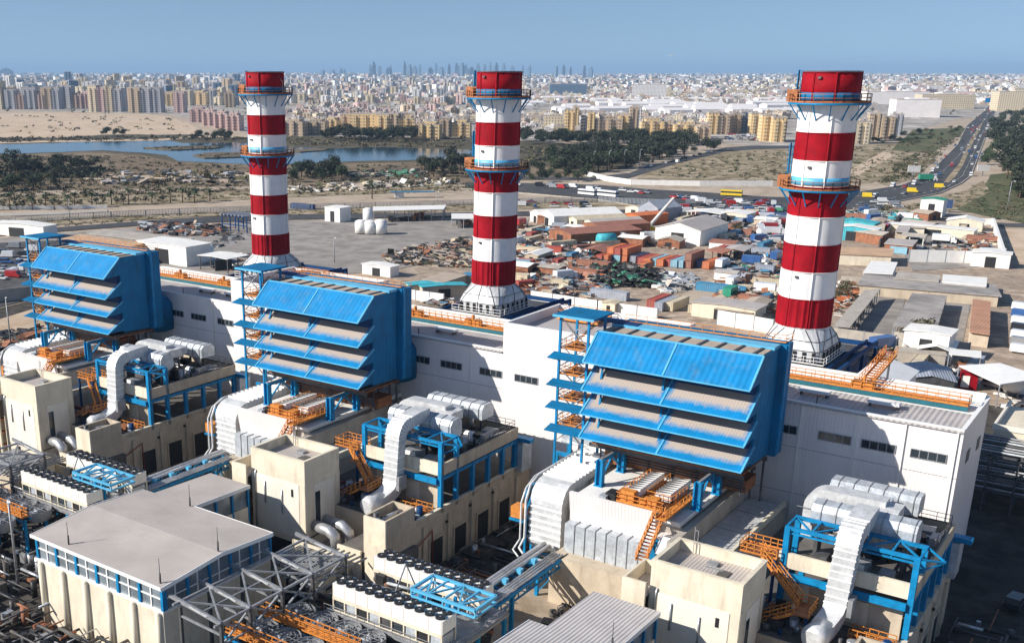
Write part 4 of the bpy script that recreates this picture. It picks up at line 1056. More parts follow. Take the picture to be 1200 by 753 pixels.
sheet('scrubland', 'g_scrub', wob([(-60, 181), (30, 181), (100, 178), (160, 181), (205, 190), (335, 194), (550, 188.5), (600, 190), (690, 203), (720, 210), (600, 212), (540, 219), (330, 226), (180, 232), (-60, 238)], 1.0, 5, 7), 0.16)
sheet('dry_lot', 'g_dryscrub', wob([(745, 212), (760, 200), (850, 178), (900, 174), (1010, 170), (1075, 168), (1085, 175), (1060, 198), (1020, 215), (960, 214), (900, 215)], 0.8, 5, 9), 0.14)
sheet('dry_lot', 'g_pale', [(990, 203), (1035, 178), (1050, 181), (1004, 207)], 0.2)
sheet('green_lot', 'g_green', wob([(1045, 176), (1070, 152), (1135, 150), (1105, 172), (1090, 180)], 0.6, 5, 9), 0.18)
sheet('green_lot', 'g_dryscrub', wob([(1030, 215), (1060, 190), (1100, 178), (1086, 196), (1070, 210), (1040, 218)], 0.6, 5, 12), 0.19)
sheet('green_lot', 'g_green', wob([(1150, 228), (1160, 205), (1300, 190), (1300, 262), (1200, 262), (1120, 246)], 0.8, 5, 12), 0.19)
sheet('verge', 'g_dryscrub', wob([(1000, 250), (1080, 238), (1100, 232), (1135, 222), (1152, 212), (1160, 225), (1120, 246), (1040, 256)], 0.5, 4, 6), 0.21)
sheet('verge', 'g_dryscrub', wob([(-60, 262), (0, 257), (230, 249), (560, 238), (740, 232), (800, 240), (560, 247), (230, 254), (0, 268), (-60, 272)], 0.5, 6, 13), 0.21)
sheet('garden_lot', 'g_dryscrub', wob([(-60, 232), (60, 228), (180, 226), (330, 224), (545, 216), (560, 222), (330, 232), (180, 240), (0, 247), (-60, 250)], 0.6, 6, 14), 0.17)
# roads
def strip(name, matn, line, wpx_unused, width, z):
    pts = [Vector(G(u, v)) for u, v in line]; L, Rr = [], []
    for k, p in enumerate(pts):
        d = (pts[min(k+1, len(pts)-1)]-pts[max(k-1, 0)]); d.z = 0; d.normalize(); n = Vector((-d.y, d.x, 0))
        L.append(p+n*width/2); Rr.append(p-n*width/2)
    mb = N().use(matn)
    for k in range(len(pts)-1):
        a, b, c, d = Rr[k], Rr[k+1], L[k+1], L[k]
        mb.quad((a.x, a.y, z), (b.x, b.y, z), (c.x, c.y, z), (d.x, d.y, z))
    return struct(name, mb)
sheet('highway', 'g_road', [(1167, 128.5), (1156, 157), (1144.5, 188), (1137.7, 206.4), (1126, 215.4), (1101.6, 226.7), (1056.4, 235.8), (1000, 244.8), (940, 252), (900, 258), (860, 262), (800, 250), (760, 243), (700, 233), (620, 226), (545, 220), (545, 214), (620, 215), (700, 217), (760, 222), (830, 226), (900, 231), (950, 232), (1000, 226.7), (1056.4, 217.7), (1085.8, 206.4), (1103.8, 188.3), (1122, 170), (1133, 147.7), (1155.8, 128.5)], 0.24)
sheet('highway', 'g_road', [(1167, 128.6), (1155.8, 128.6), (1160, 122), (1172, 116), (1180, 116), (1172, 122)], 0.24)
sheet('median', 'g_dryscrub', [(1106, 214), (1112, 206), (1124, 192), (1133, 172), (1146, 150), (1153, 140), (1149, 150), (1138, 172), (1129, 193), (1120, 207), (1112, 214)], 0.3)
sheet('side_road', 'g_road', [(738, 203), (760, 194), (800, 186), (850, 173), (880, 171), (950, 171), (950, 174), (890, 175), (850, 178), (800, 190), (760, 202), (730, 211), (690, 212), (600, 210), (600, 207), (690, 208)], 0.22)
sheet('perimeter_road', 'g_road', [(-60, 280), (0, 272), (172, 259), (240, 254.5), (330, 252), (560, 249), (740, 246), (840, 243), (900, 244), (900, 249), (840, 250), (740, 252), (560, 254), (330, 258), (250, 261), (172, 264), (0, 277), (-60, 286)], 0.25)
sheet('back_road', 'g_asph', [(1100, 255), (1180, 262), (1300, 262), (1300, 268), (1180, 266), (1100, 259)], 0.2)
sheet('site_yard', 'g_yard', [(-60, 290), (0, 279), (172, 266), (250, 262), (330, 259), (560, 256), (560, 285), (540, 300), (470, 315), (400, 322), (380, 340), (190, 330), (100, 300), (0, 318), (-60, 330)], 0.12)
sheet('car_park', 'g_asph', [(-60, 292), (0, 285), (60, 282), (180, 290), (180, 330), (60, 345), (0, 360), (-60, 372)], 0.20)
sheet('plant_ground', 'g_plant', [(-400, 470), (-60, 372), (0, 361), (60, 346), (190, 332), (385, 342), (600, 372), (880, 425), (1000, 445), (1300, 500), (1500, 1500), (-600, 1500)], 0.03)
sheet('sandy_strip', 'g_pale', [(-60, 395), (0, 374), (46, 360), (60, 395), (0, 412), (-60, 430)], 0.09)
sheet('junk_yard', 'g_junk', [(380, 345), (470, 318), (545, 302), (565, 286), (565, 257), (840, 252), (900, 250), (1000, 250), (1100, 262), (1300, 272), (1400, 520), (1150, 470), (1000, 443), (880, 423), (600, 370)], 0.06)
sheet('sandy_track', 'g_pale', [(1160, 268), (1300, 270), (1400, 330), (1330, 400), (1230, 360), (1190, 300)], 0.13)
sheet('sandy_track', 'g_sand', [(780, 360), (800, 345), (850, 315), (905, 292), (915, 300), (870, 325), (830, 350), (815, 366)], 0.13)
sheet('yard_slab', 'g_yard', [(975, 392), (1010, 345), (1065, 335), (1048, 400)], 0.16)
sheet('yard_slab', 'g_yard', [(1062, 400), (1085, 352), (1138, 352), (1128, 402)], 0.16)
sheet('yard_slab', 'g_yard', [(1060, 300), (1050, 262), (1140, 260), (1180, 300), (1160, 312), (1070, 318)], 0.16)
sheet('track', 'g_pale', [(-60, 170), (-60, 167.5), (60, 165), (190, 163), (232, 159), (300, 160), (300, 161), (232, 161.5), (190, 165), (60, 167)], 0.28)
sheet('track', 'g_pale', [(120, 133.5), (170, 134), (200, 138), (222, 150), (218, 151), (195, 141), (165, 136), (120, 135)], 0.28)
sheet('track', 'concrete', [(-60, 252), (60, 249), (126, 246), (126, 248.5), (60, 252), (-60, 256)], 0.28)
sheet('sandy_band', 'g_sand', wob([(-60, 226), (60, 224), (200, 221), (330, 217), (330, 220), (200, 225), (60, 229), (-60, 231)], 0.5, 6, 3), 0.2)
sheet('sandy_band', 'g_pale', wob([(90, 208), (200, 205), (300, 202), (335, 202), (300, 206), (200, 209), (100, 211)], 0.6, 5, 3), 0.2)
scat_later = True
# lane marks on the highway
m_ = N().use('white_paint')
for line in ([(1163, 133), (1150, 158), (1136, 190), (1128, 206), (1112, 218), (1085, 226), (1040, 233), (1000, 238)], [(1159, 133), (1141, 158), (1124, 182), (1106, 200), (1088, 213), (1040, 224), (1000, 231)]):
    pts = [G(u, v) for u, v in line]
    for a, b in zip(pts, pts[1:]):
        L = (b-a).length; k = 0
        while k < L-4:
            p, q = a.lerp(b, k/L), a.lerp(b, (k+4)/L); d = (q-p).normalized(); n = Vector((-d.y, d.x, 0))*0.15; zz = Vector((0, 0, 0.26))
            m_.quad(p-n+zz, q-n+zz, q+n+zz, p+n+zz); k += 12
struct('road_marking', m_)
kb = N().use('concrete')
def kerb(mb, px, w=0.6, h=0.5, z=0.0):
    pts = [G(u, v) for u, v in px]
    for a, b in zip(pts, pts[1:]): mb.bar(a+Vector((0, 0, z+h/2)), b+Vector((0, 0, z+h/2)), w, h)
kerb(kb, [(540, 221.5), (620, 227.5), (700, 234.5), (760, 244)]); kerb(kb, [(1167, 128.5), (1156, 157), (1144.5, 188), (1137.7, 206.4), (1126, 215.4), (1101.6, 226.7), (1056.4, 235.8), (1000, 244.8)])
kerb(kb, [(1155.8, 128.5), (1133, 147.7), (1122, 170), (1103.8, 188.3), (1085.8, 206.4), (1056.4, 217.7), (1000, 226.7)])
struct('kerb', kb)
# ================================================================== trees, palms, bushes
def leafball(mb, c, r, n, size, rg, sz=0.8):
    for _ in range(n):
        while True:
            x, y, z = rg.uniform(-1, 1), rg.uniform(-1, 1), rg.uniform(-1, 1)
            q = x*x+y*y+z*z
            if 0.15 < q < 1: break
        p = Vector((c[0]+x*r, c[1]+y*r, c[2]+z*r*sz)); s_ = size*rg.uniform(0.6, 1.4)
        a = Vector((rg.uniform(-1, 1), rg.uniform(-1, 1), rg.uniform(-.6, .6))).normalized()*s_
        b = a.cross(Vector((rg.uniform(-1, 1), rg.uniform(-1, 1), rg.uniform(-1, 1))).normalized())
        mb.quad(p-a, p-b*0.6, p+a, p+b*0.6)
def tree_mesh(seed, h, r, leaf):
    rg = random.Random(seed); tk = N().use('bark'); cr = N().use(leaf)
    tk.tube([(0, 0, 0), (0.1, 0, h*0.3), (0.2, 0.1, h*0.6)], [r*0.09, r*0.07, r*0.035], 6)
    for k in range(7):
        a = rg.random()*6.28; q = rg.uniform(0.25, 0.75)*r; z = h*rg.uniform(0.5, 0.85)
        c = (math.cos(a)*q, math.sin(a)*q, z); tk.tube([(0.1, 0, h*0.35), (c[0]*0.7, c[1]*0.7, z*0.85)], [r*0.04, r*0.015], 5)
        leafball(cr, c, r*rg.uniform(0.38, 0.6), 75, r*0.11, rg)
    leafball(cr, (0, 0, h*0.8), r*0.55, 70, r*0.11, rg)
    return tk.mesh('trunk_mesh'), cr.mesh('crown_mesh')
TREES = [tree_mesh(11, 7, 3.4, 'leaf_dark'), tree_mesh(12, 8, 4.0, 'leaf_dark'), tree_mesh(13, 6, 3.2, 'leaf_mid'), tree_mesh(14, 5, 2.8, 'leaf_olive')]
def palm_mesh(seed, h):
    rg = random.Random(seed); tk = N().use('bark').tube([(0, 0, 0), (0.1, 0.05, h*0.5), (0, 0.1, h)], [0.32, 0.25, 0.22], 7); cr = N().use('leaf_mid')
    for k in range(22):
        a = 6.283*k/22+rg.random()*0.2; up = rg.uniform(-0.35, 1.0); L = rg.uniform(2.0, 2.8); prev = None
        for j in range(6):
            t = j/5; x = L*t; z = h+up*x-1.0*(t**2)*1.6; p = Vector((math.cos(a)*x, math.sin(a)*x, z)); wd = 0.34*math.sin(math.pi*(0.15+0.8*t))
            n = Vector((-math.sin(a), math.cos(a), 0))*wd
            if prev: cr.quad(prev[0]-prev[1]+Vector((0, 0, -.12)), p-n+Vector((0, 0, -.12)), p, prev[0]); cr.quad(prev[0], p, p+n+Vector((0, 0, -.12)), prev[0]+prev[1]+Vector((0, 0, -.12)))
            prev = (p, n)
    return tk.mesh('palm_trunk_mesh'), cr.mesh('palm_crown_mesh')
PALMS = [palm_mesh(5, 6.5), palm_mesh(6, 5.5)]
def plant(kind, meshes, p, sc, lab, cat, group=None, rz=None):
    o = thing(kind, lab, cat, p, group, rnd.random()*6.28 if rz is None else rz); o.scale = (sc, sc, sc*rnd.uniform(0.85, 1.15))
    for nm, me in zip(('trunk', 'crown'), meshes):
        c = bpy.data.objects.new(nm, me); COL.objects.link(c); c.parent = o
    return o
GROVE = []
def grove(cnt, px, kinds, sc, lab, group, seed=5):
    """trees standing inside an outline on the ground"""
    rg = random.Random(seed); us = [p[0] for p in px]; vs = [p[1] for p in px]; k = 0; tries = 0
    while k < cnt and tries < cnt*60:
        tries += 1; u, v = rg.uniform(min(us), max(us)), rg.uniform(min(vs), max(vs)); ins = False
        for (x1, y1), (x2, y2) in zip(px, px[1:]+px[:1]):
            if (y1 > v) != (y2 > v) and u < (x2-x1)*(v-y1)/(y2-y1)+x1: ins = not ins
        if not ins: continue
        p = G(u, v); c_ = sc*rg.uniform(0.8, 1.45); GROVE.append((c_/dist(p), p, c_, rg.choice(kinds), lab, group)); k += 1
grove(70, [(376, 164), (400, 160), (420, 162), (470, 162), (486, 163), (486, 167), (376, 166)], [0, 1], 1.25, 'dark dense tree in the long row on the far lake bank before the yellow flats', 'dark trees on the far lake bank')
grove(9, [(116, 159), (148, 158.5), (148, 160.5), (116, 161)], [0, 1], 1.0, 'dark tree in the short clump at the edge of the sandy lot above the lake', 'dark tree clump above the lake')
grove(18, [(218, 163), (272, 162), (272, 165), (225, 166)], [0, 1], 1.0, 'dark tree by the lake shore near the pink flats', 'dark trees by the pink flats')
grove(150, [(607, 165), (650, 164), (700, 166), (770, 166), (815, 168), (812, 172), (720, 174), (607, 170)], [0, 0, 1], 1.25, 'dark tree in the wooded belt at the foot of the yellow flats', 'dark trees at the foot of the yellow flats')
grove(150, [(640, 190), (690, 178), (760, 178), (830, 173), (850, 176), (790, 187), (735, 200), (690, 203), (650, 203)], [0, 1, 2], 1.25, 'dark green tree in the thick belt beside the side road', 'trees beside the side road')
grove(22, [(607, 205), (640, 200), (690, 205), (700, 214), (620, 214)], [0, 2], 0.9, 'bushy tree between the marsh and the side road', 'bushy trees by the side road')
grove(26, [(-20, 200), (60, 196), (120, 198), (115, 207), (0, 208), (-20, 208)], [0, 0, 1], 1.2, 'dark tree of the wood on the near lake bank', 'dark trees of the near bank wood')
grove(30, [(-20, 215), (60, 213), (75, 222), (0, 226), (-20, 226)], [2, 3, 0], 1.0, 'scrubby tree on the sandy ground below the near bank wood', 'scrubby trees below the near bank')
grove(30, [(336, 205), (400, 203), (402, 212), (336, 216)], [0, 2], 1.15, 'dark tree in the grove right behind the lake-side chimney', 'trees behind the lake-side chimney')
grove(24, [(492, 200), (550, 195), (550, 208), (500, 208)], [0, 0, 1], 1.2, 'dark tree in the grove beside the middle chimney', 'trees beside the middle chimney')
grove(300, [(1158, 160), (1172, 138), (1215, 134), (1280, 200), (1260, 240), (1196, 238), (1174, 200)], [0, 1, 2], 1.5, 'big dark tree of the wood along the highway', 'trees of the wood along the highway')
grove(12, [(1148, 188), (1160, 178), (1166, 190), (1152, 194)], [2, 3], 0.9, 'olive tree on the highway verge before the wood', 'olive trees on the highway verge')
grove(30, [(1055, 172), (1070, 156), (1130, 150), (1120, 160), (1085, 172)], [2, 3], 0.8, 'low bushy tree on the green lot before the warehouses', 'bushy trees on the green lot')
grove(14, [(1015, 165), (1060, 160), (1060, 170), (1020, 171)], [0, 2], 0.8, 'dark street tree beside the cream flats by the highway chimney', 'street trees by the cream flats')
GROVE.sort(key=lambda t: -t[0])
for _, p, c_, kd, lab, group in GROVE[:255]: plant('tree', TREES[kd], p, c_, lab, 'tree', group)
wd = N()
for _, p, c_, kd, lab, group in GROVE[255:]:
    for me, nm in ((TREES[kd][1], ['leaf_dark', 'leaf_dark', 'leaf_mid', 'leaf_olive'][kd]),):
        wd.use(nm); an = rnd.random()*6; ca, sa = math.cos(an)*c_, math.sin(an)*c_; off = len(wd.v)
        for v_ in me.vertices: wd.v.append((p.x+v_.co.x*ca-v_.co.y*sa, p.y+v_.co.x*sa+v_.co.y*ca, v_.co.z*c_))
        for f_ in me.polygons: wd.face([off+q for q in f_.vertices])
struct('wood', wd, 'stuff')
# palms and clipped round trees along the site road
for i, (u, v) in enumerate([(12, 246), (38, 246), (54, 245), (80, 245), (108, 243), (131, 240), (151, 240), (178, 238), (200, 238), (228, 238), (436, 233), (246, 236), (214, 237), (64, 246), (88, 244)]):
    plant('palm_tree', PALMS[i % 2], G(u, v), 0.95+0.25*rnd.random(), 'shaggy palm tree standing by the white wall beyond the site fence', 'palm tree', 'palms along the white wall')
cl = random.Random(3); tb = N().use('bark').tube([(0, 0, 0), (0, 0, 2.2)], 0.12, 5); tc_ = N().use('leaf_dark'); leafball(tc_, (0, 0, 3.2), 1.5, 190, 0.3, cl, 0.85)
ROUND = (tb.mesh('round_trunk'), tc_.mesh('round_crown'))
for i, (u, v) in enumerate([(4, 246), (19, 245.5), (27, 246), (40, 244.5), (48, 244), (62, 244), (70, 243.5), (94, 243), (113, 241.5), (122, 241), (137, 240.5), (145, 239.5), (159, 239.5), (171, 239), (191, 238), (222, 236), (356, 229), (365, 229), (376, 228), (396, 227), (431, 225), (443, 225), (449, 225), (462, 224), (470, 223), (482, 221.5), (490, 221), (496, 220.6), (502, 220.3), (519, 219.5), (530, 219), (536, 218.8)]):
    plant('clipped_tree', ROUND, G(u, v), 0.95+0.2*rnd.random(), 'small clipped ball-shaped tree in the row beyond the site fence', 'tree', 'clipped round trees beyond the fence')
for i, (u, v) in enumerate([(1078, 393), (1040, 248), (985, 350), (992, 341), (862, 275), (1005, 168)]):
    plant('bush_tree', TREES[3], G(u, v), [1.1, 0.7, 0.9, 0.7, 0.9, 0.8][i], ['bushy olive tree in front of the long grey sheds', 'small dry tree on the verge by the highway', 'low bush below the highway-side chimney', 'small bush by the long shed wall', 'dusty bush beside the white gabled shed', 'small tree by the highway-side chimney top'][i], 'tree')
# scrub as countless low clumps
sc_ = N()
rg = random.Random(21)
def scat(px, n, smin, smax, mats):
    us = [p[0] for p in px]; vs = [p[1] for p in px]; k = 0; tries = 0
    while k < n and tries < n*30:
        tries += 1; u, v = rg.uniform(min(us), max(us)), rg.uniform(min(vs), max(vs)); ins = False
        for (x1, y1), (x2, y2) in zip(px, px[1:]+px[:1]):
            if (y1 > v) != (y2 > v) and u < (x2-x1)*(v-y1)/(y2-y1)+x1: ins = not ins
        if not ins: continue
        p = G(u, v); sc_.use(rg.choice(mats)); s_ = rg.uniform(smin, smax)
        for q in range(3): leafball(sc_, (p.x+rg.uniform(-1, 1)*s_, p.y+rg.uniform(-1, 1)*s_, s_*0.4), s_, 5, s_*0.5, rg, 0.5)
        k += 1
M1 = ['leaf_dark', 'leaf_olive', 'reed']; M2 = ['leaf_olive', 'reed', 'leaf_mid']
scat([(-40, 183), (160, 183), (205, 192), (330, 196), (550, 191), (550, 216), (200, 228), (-40, 236)], 1300, 0.7, 2.0, M1)
scat([(-40, 196), (60, 194), (125, 198), (120, 208), (40, 210), (-40, 212)], 500, 0.9, 3.0, ['leaf_dark', 'reed', 'leaf_dark'])
scat([(232, 160), (560, 162), (560, 174), (384, 172), (232, 165)], 260, 1.2, 2.8, ['reed', 'leaf_olive'])
scat([(-40, 162), (232, 159), (232, 164), (-40, 168)], 200, 1.2, 2.6, ['reed', 'leaf_dark'])
scat([(168, 174), (262, 172), (250, 175), (200, 176)], 60, 1.0, 2.0, ['reed', 'leaf_dark'])
scat([(228, 183), (302, 180), (290, 184), (240, 186)], 50, 1.0, 2.0, ['reed', 'leaf_dark'])
scat([(610, 172), (760, 176), (740, 190), (650, 190), (610, 188)], 240, 1.2, 3.0, ['leaf_olive', 'leaf_dark', 'reed'])
scat([(755, 205), (850, 180), (1010, 172), (1075, 170), (1050, 200), (1010, 214), (900, 214)], 520, 0.6, 1.6, M2)
scat([(1030, 215), (1060, 185), (1130, 155), (1100, 185), (1070, 210)], 300, 0.7, 2.0, M2)
scat([(-40, 260), (230, 250), (560, 239), (740, 234), (560, 247), (230, 256), (-40, 272)], 420, 0.35, 0.9, M2)
scat([(1000, 250), (1100, 234), (1150, 215), (1160, 226), (1120, 245), (1040, 256)], 160, 0.4, 1.1, M2)
scat([(1130, 246), (1160, 215), (1260, 230), (1260, 262), (1180, 260)], 260, 0.5, 1.4, M2)
scat([(-60, 229), (330, 219), (560, 215), (560, 224), (330, 231), (60, 242), (-60, 246)], 700, 0.4, 1.3, M2)
scat([(-40, 136), (60, 135), (200, 140), (225, 152), (100, 156), (-40, 160)], 60, 1.5, 3.5, ['reed', 'leaf_olive'])
struct('scrub', sc_, 'stuff')
# ================================================================== the city
def slab_block(seed, w, d, h, fac, style):
    """an apartment or office block: main volume with bays, set-back roof, stair heads and plant; origin at ground centre"""
    rg = random.Random(seed); m = N().use(fac)
    if style == 'tower':
        m.box(-w/2, w/2, -d/2, d/2, 0, h)
        k = max(2, int(w/9))
        for i in range(k):
            x = -w/2+(i+0.5)*w/k; m.box(x-w/k*0.24, x+w/k*0.24, -d/2-1.6, -d/2-0.01, 0, h*rg.uniform(0.9, 1.04))
            m.box(x-w/k*0.2, x+w/k*0.2, d/2+0.01, d/2+1.4, 0, h)
    elif style == 'stepped':
        m.box(-w/2, w/2, -d/2, d/2, 0, h*0.8)
        m.box(-w*0.3, w*0.3, -d/2+0.8, d/2-0.8, h*0.8+0.01, h)
        for x in (-w*0.42, 0, w*0.42): m.box(x-w*0.07, x+w*0.07, -d/2-1.8, -d/2-0.01, 0, h*0.88)
    elif style == 'low':
        m.box(-w/2, w/2, -d/2, d/2, 0, h); m.box(-w*0.2, w*0.25, -d*0.3, d*0.3, h+0.01, h+2.4)
    roof = N().use('roof_beige')
    top = h*0.8 if style == 'stepped' else h
    t = 0.5
    roof.box(-w/2-0.15, w/2+0.15, -d/2-0.15, -d/2+t, top+0.02, top+1.1).box(-w/2-0.15, w/2+0.15, d/2-t, d/2+0.15, top+0.02, top+1.1)
    roof.box(-w/2-0.15, -w/2+t, -d/2+t+0.01, d/2-t-0.01, top+0.02, top+1.1).box(w/2-t, w/2+0.15, -d/2+t+0.01, d/2-t-0.01, top+0.02, top+1.1)
    for _ in range(3):
        x, y = rg.uniform(-w*0.35, w*0.35), rg.uniform(-d*0.25, d*0.25); roof.boxr((x, y, h+0.03), rg.uniform(2, 4), rg.uniform(2, 3.5), rg.uniform(1.5, 3.5), 0)
    return m, roof
def block(name, u, v, wpx, hpx, fac, style, label, group=None, dd=16, rz=None):
    p = G(u, v); D = dist(p); w = wpx*D/1250; h = hpx*D/1250*1.0
    rz = 0.5+rnd.uniform(-0.08, 0.08) if rz is None else rz
    o = thing(name, label, 'apartment block' if style != 'low' else 'building', p, group, rz)
    a, b = slab_block(rnd.random(), w, dd, h, fac, style)
    me = a.mesh('wall'); c = bpy.data.objects.new('wall', me); COL.objects.link(c); c.parent = o
    me = b.mesh('roof'); c = bpy.data.objects.new('roof', me); COL.objects.link(c); c.parent = o
    return o
fr = 0.62
for u, v, w, h, f, st_, lab in [
    (2, 128, 9, 28, 'fac_cream', 'tower', 'slim cream tower at the very edge of the city beyond the sandy lot'),
    (15, 128, 13, 20, 'fac_grey', 'tower', 'grey flats between the slim cream tower and the brick block'),
    (26, 128, 9, 17, 'fac_brick', 'stepped', 'narrow brick block between two grey towers beyond the sandy lot'),
    (37, 128, 15, 22, 'fac_grey', 'tower', 'wide grey apartment tower beyond the sandy lot'),
    (49, 128, 9, 17, 'fac_brick', 'stepped', 'brown block between the wide grey tower and the striped one'),
    (58, 128, 12, 22, 'fac_tan', 'tower', 'tan apartment tower with white stair bay beyond the sandy lot'),
    (68, 128, 10, 22, 'fac_grey', 'tower', 'dark grey tower next to the tan tower with white stair bay'),
    (80, 127, 14, 23, 'fac_grey', 'tower', 'bluish grey tower at the end of the row next to the low brick flats'),
    (92, 127, 12, 16, 'fac_brick', 'stepped', 'low brick flats beside the cream towers'),
    (103, 127, 9, 18, 'fac_pink', 'stepped', 'pinkish flats beside the cream tower cluster'),
    (112, 131, 10, 27, 'fac_cream', 'tower', 'pale cream tower, first of the cluster in front of the sandy lot'),
    (121, 131, 10, 25, 'fac_pink', 'tower', 'pink banded tower in the cluster above the sandy lot'),
    (130, 131, 10, 26, 'fac_cream', 'tower', 'cream tower between the pink banded and the grey one above the lot'),
    (140, 131, 11, 24, 'fac_grey', 'tower', 'grey tower at the end of the cream cluster above the lot'),
    (148, 130, 7, 30, 'fac_white', 'tower', 'tall white tower beside the broad grey block above the lot'),
    (160, 132, 14, 26, 'fac_tan', 'tower', 'broad tan-grey block facing the lot'),
    (173, 132, 14, 26, 'fac_grey', 'tower', 'broad grey block with pale roof facing the lot'),
    (186, 132, 12, 26, 'fac_grey', 'tower', 'grey block with white edge closing the row above the lot'),
    (203, 124, 13, 15, 'fac_yellow', 'stepped', 'orange-yellow flats behind the pink estate'),
    (212, 132, 12, 22, 'fac_pink', 'tower', 'pink flats at the corner of the pink estate'),
    (222, 124, 8, 16, 'fac_cream', 'tower', 'slim cream flats behind the pink estate'),
    (235, 123, 16, 15, 'fac_yellow', 'stepped', 'orange twin block behind the pink estate'),
    (252, 122, 16, 15, 'fac_yellow', 'stepped', 'orange twin block next to the lake-side chimney band'),
    (270, 126, 10, 18, 'fac_tan', 'stepped', 'tan flats touching the lake-side chimney outline'),
    (234, 143, 18, 16, 'fac_pink', 'stepped', 'pink terrace of the estate, upper row'),
    (248, 147, 16, 17, 'fac_pink', 'stepped', 'pink terrace of the estate in the middle of its row'),
    (262, 150, 16, 18, 'fac_pink', 'stepped', 'pink terrace of the estate close to the shore trees'),
    (276, 153, 15, 19, 'fac_pink', 'stepped', 'pink terrace next to the lake-side chimney'),
    (346, 159, 24, 18, 'fac_tan', 'stepped', 'brown four-storey block just beyond the lake-side chimney'),
    (372, 158, 22, 17, 'fac_tan', 'stepped', 'long brown block over the far reed bank'),
    (390, 156, 14, 17, 'fac_yellow', 'stepped', 'small yellow block among the brown ones beyond the lake'),
    (407, 154, 12, 19, 'fac_tan', 'tower', 'tan tower behind the dark bank trees'),
    (428, 155, 32, 20, 'fac_yellow', 'tower', 'long yellow block with many bays above the dark bank trees'),
    (450, 156, 14, 20, 'fac_yellow', 'tower', 'bright yellow block beside the long bayed one'),
    (462, 156, 12, 21, 'fac_tan', 'tower', 'orange-brown tower among the yellow flats beyond the lake'),
    (477, 156, 18, 19, 'fac_yellow', 'stepped', 'yellow block at the end of the dark bank trees'),
    (493, 161, 12, 17, 'fac_tan', 'stepped', 'brown block with palm trees in front beyond the lake'),
    (505, 163, 22, 19, 'fac_yellow', 'stepped', 'yellow block with white lines closest to the far shore'),
    (522, 160, 12, 20, 'fac_tan', 'tower', 'tan tower near the middle chimney beyond the lake'),
    (541, 160, 20, 18, 'fac_yellow', 'stepped', 'pale yellow block touching the middle chimney outline'),
    (648, 150, 20, 13, 'fac_cream', 'low', 'low cream block behind the wooded belt by the middle chimney'),
    (655, 160, 12, 11, 'fac_tan', 'low', 'low tan block behind the wooded belt'),
    (667, 157, 11, 26, 'fac_yellow', 'tower', 'yellow flats standing left apart with slim tower'),
    (674, 150, 7, 22, 'fac_yellow', 'tower', 'slim yellow tower behind the separate yellow flats'),
    (686, 156, 10, 22, 'fac_white', 'tower', 'white-fronted flats beside the large tan courtyard block'),
    (692, 158, 8, 24, 'fac_yellow', 'tower', 'yellow stair tower at the corner of the tan courtyard block'),
    (712, 158, 28, 20, 'fac_tan', 'stepped', 'large tan courtyard block with many windows'),
    (731, 157, 13, 20, 'fac_yellow', 'tower', 'yellow end of the tan courtyard block'),
    (741, 157, 9, 28, 'fac_tan', 'tower', 'tall orange-tan tower beside the white slim one'),
    (747, 152, 6, 24, 'fac_white', 'tower', 'slim white tower between orange-tan and yellow flats'),
    (763, 160, 24, 19, 'fac_yellow', 'stepped', 'long yellow flats behind the green belt'),
    (782, 160, 16, 16, 'fac_tan', 'stepped', 'tan low flats between two yellow wings'),
    (803, 161, 26, 16, 'fac_yellow', 'stepped', 'long yellow wing above the car park'),
    (823, 163, 14, 15, 'fac_tan', 'stepped', 'orange-tan wing at the end of the yellow flats'),
    (834, 157, 11, 22, 'fac_yellow', 'tower', 'yellow tower beside the brown block over the car park'),
    (846, 157, 14, 20, 'fac_tan', 'tower', 'brown block over the far car park'),
    (859, 156, 12, 20, 'fac_tan', 'tower', 'tan block next to the brown one over the far car park'),
    (871, 155, 10, 21, 'fac_grey', 'tower', 'grey-brown block behind the far car park'),
    (884, 157, 12, 21, 'fac_yellow', 'tower', 'cream-yellow block beside the highway-side chimney'),
    (897, 165, 14, 26, 'fac_yellow', 'tower', 'tall yellow flats nearest the highway-side chimney'),
    (910, 166, 14, 25, 'fac_yellow', 'tower', 'yellow flats with dark balconies touching the chimney outline'),
    (1006, 168, 18, 22, 'fac_cream', 'tower', 'cream flats with dark balconies just past the highway-side chimney'),
    (1021, 165, 11, 27, 'fac_tan', 'tower', 'orange-tan tower past the highway-side chimney'),
    (1036, 163, 16, 22, 'fac_tan', 'tower', 'brown flats at the edge of the green lot'),
    (1048, 158, 10, 20, 'fac_grey', 'tower', 'grey flats behind the brown ones at the green lot'),
]:
    block('apartment_block', u, v, w*1.05, h, f, st_, lab, None, 16)
for u, v, w, h, f, lab in [
    (665, 112, 40, 12, 'fac_blue', 'glassy blue-grey office block beside the middle chimney top'),
    (760, 114, 36, 13, 'fac_white', 'long white ribbed building beyond the pale sheds'),
    (1070, 137, 42, 17, 'white_clad', 'wide white warehouse facing the green lot'),
    (1047, 122, 60, 12, 'white_clad', 'very long white warehouse behind the cream flats'),
    (1105, 127, 50, 13, 'fac_cream', 'cream many-bayed depot near the highway'),
    (1196, 130, 50, 18, 'fac_cream', 'cream ribbed warehouse at the head of the highway wood')]:
    block('warehouse', u, v, w, h, f, 'low', lab, None, 45)
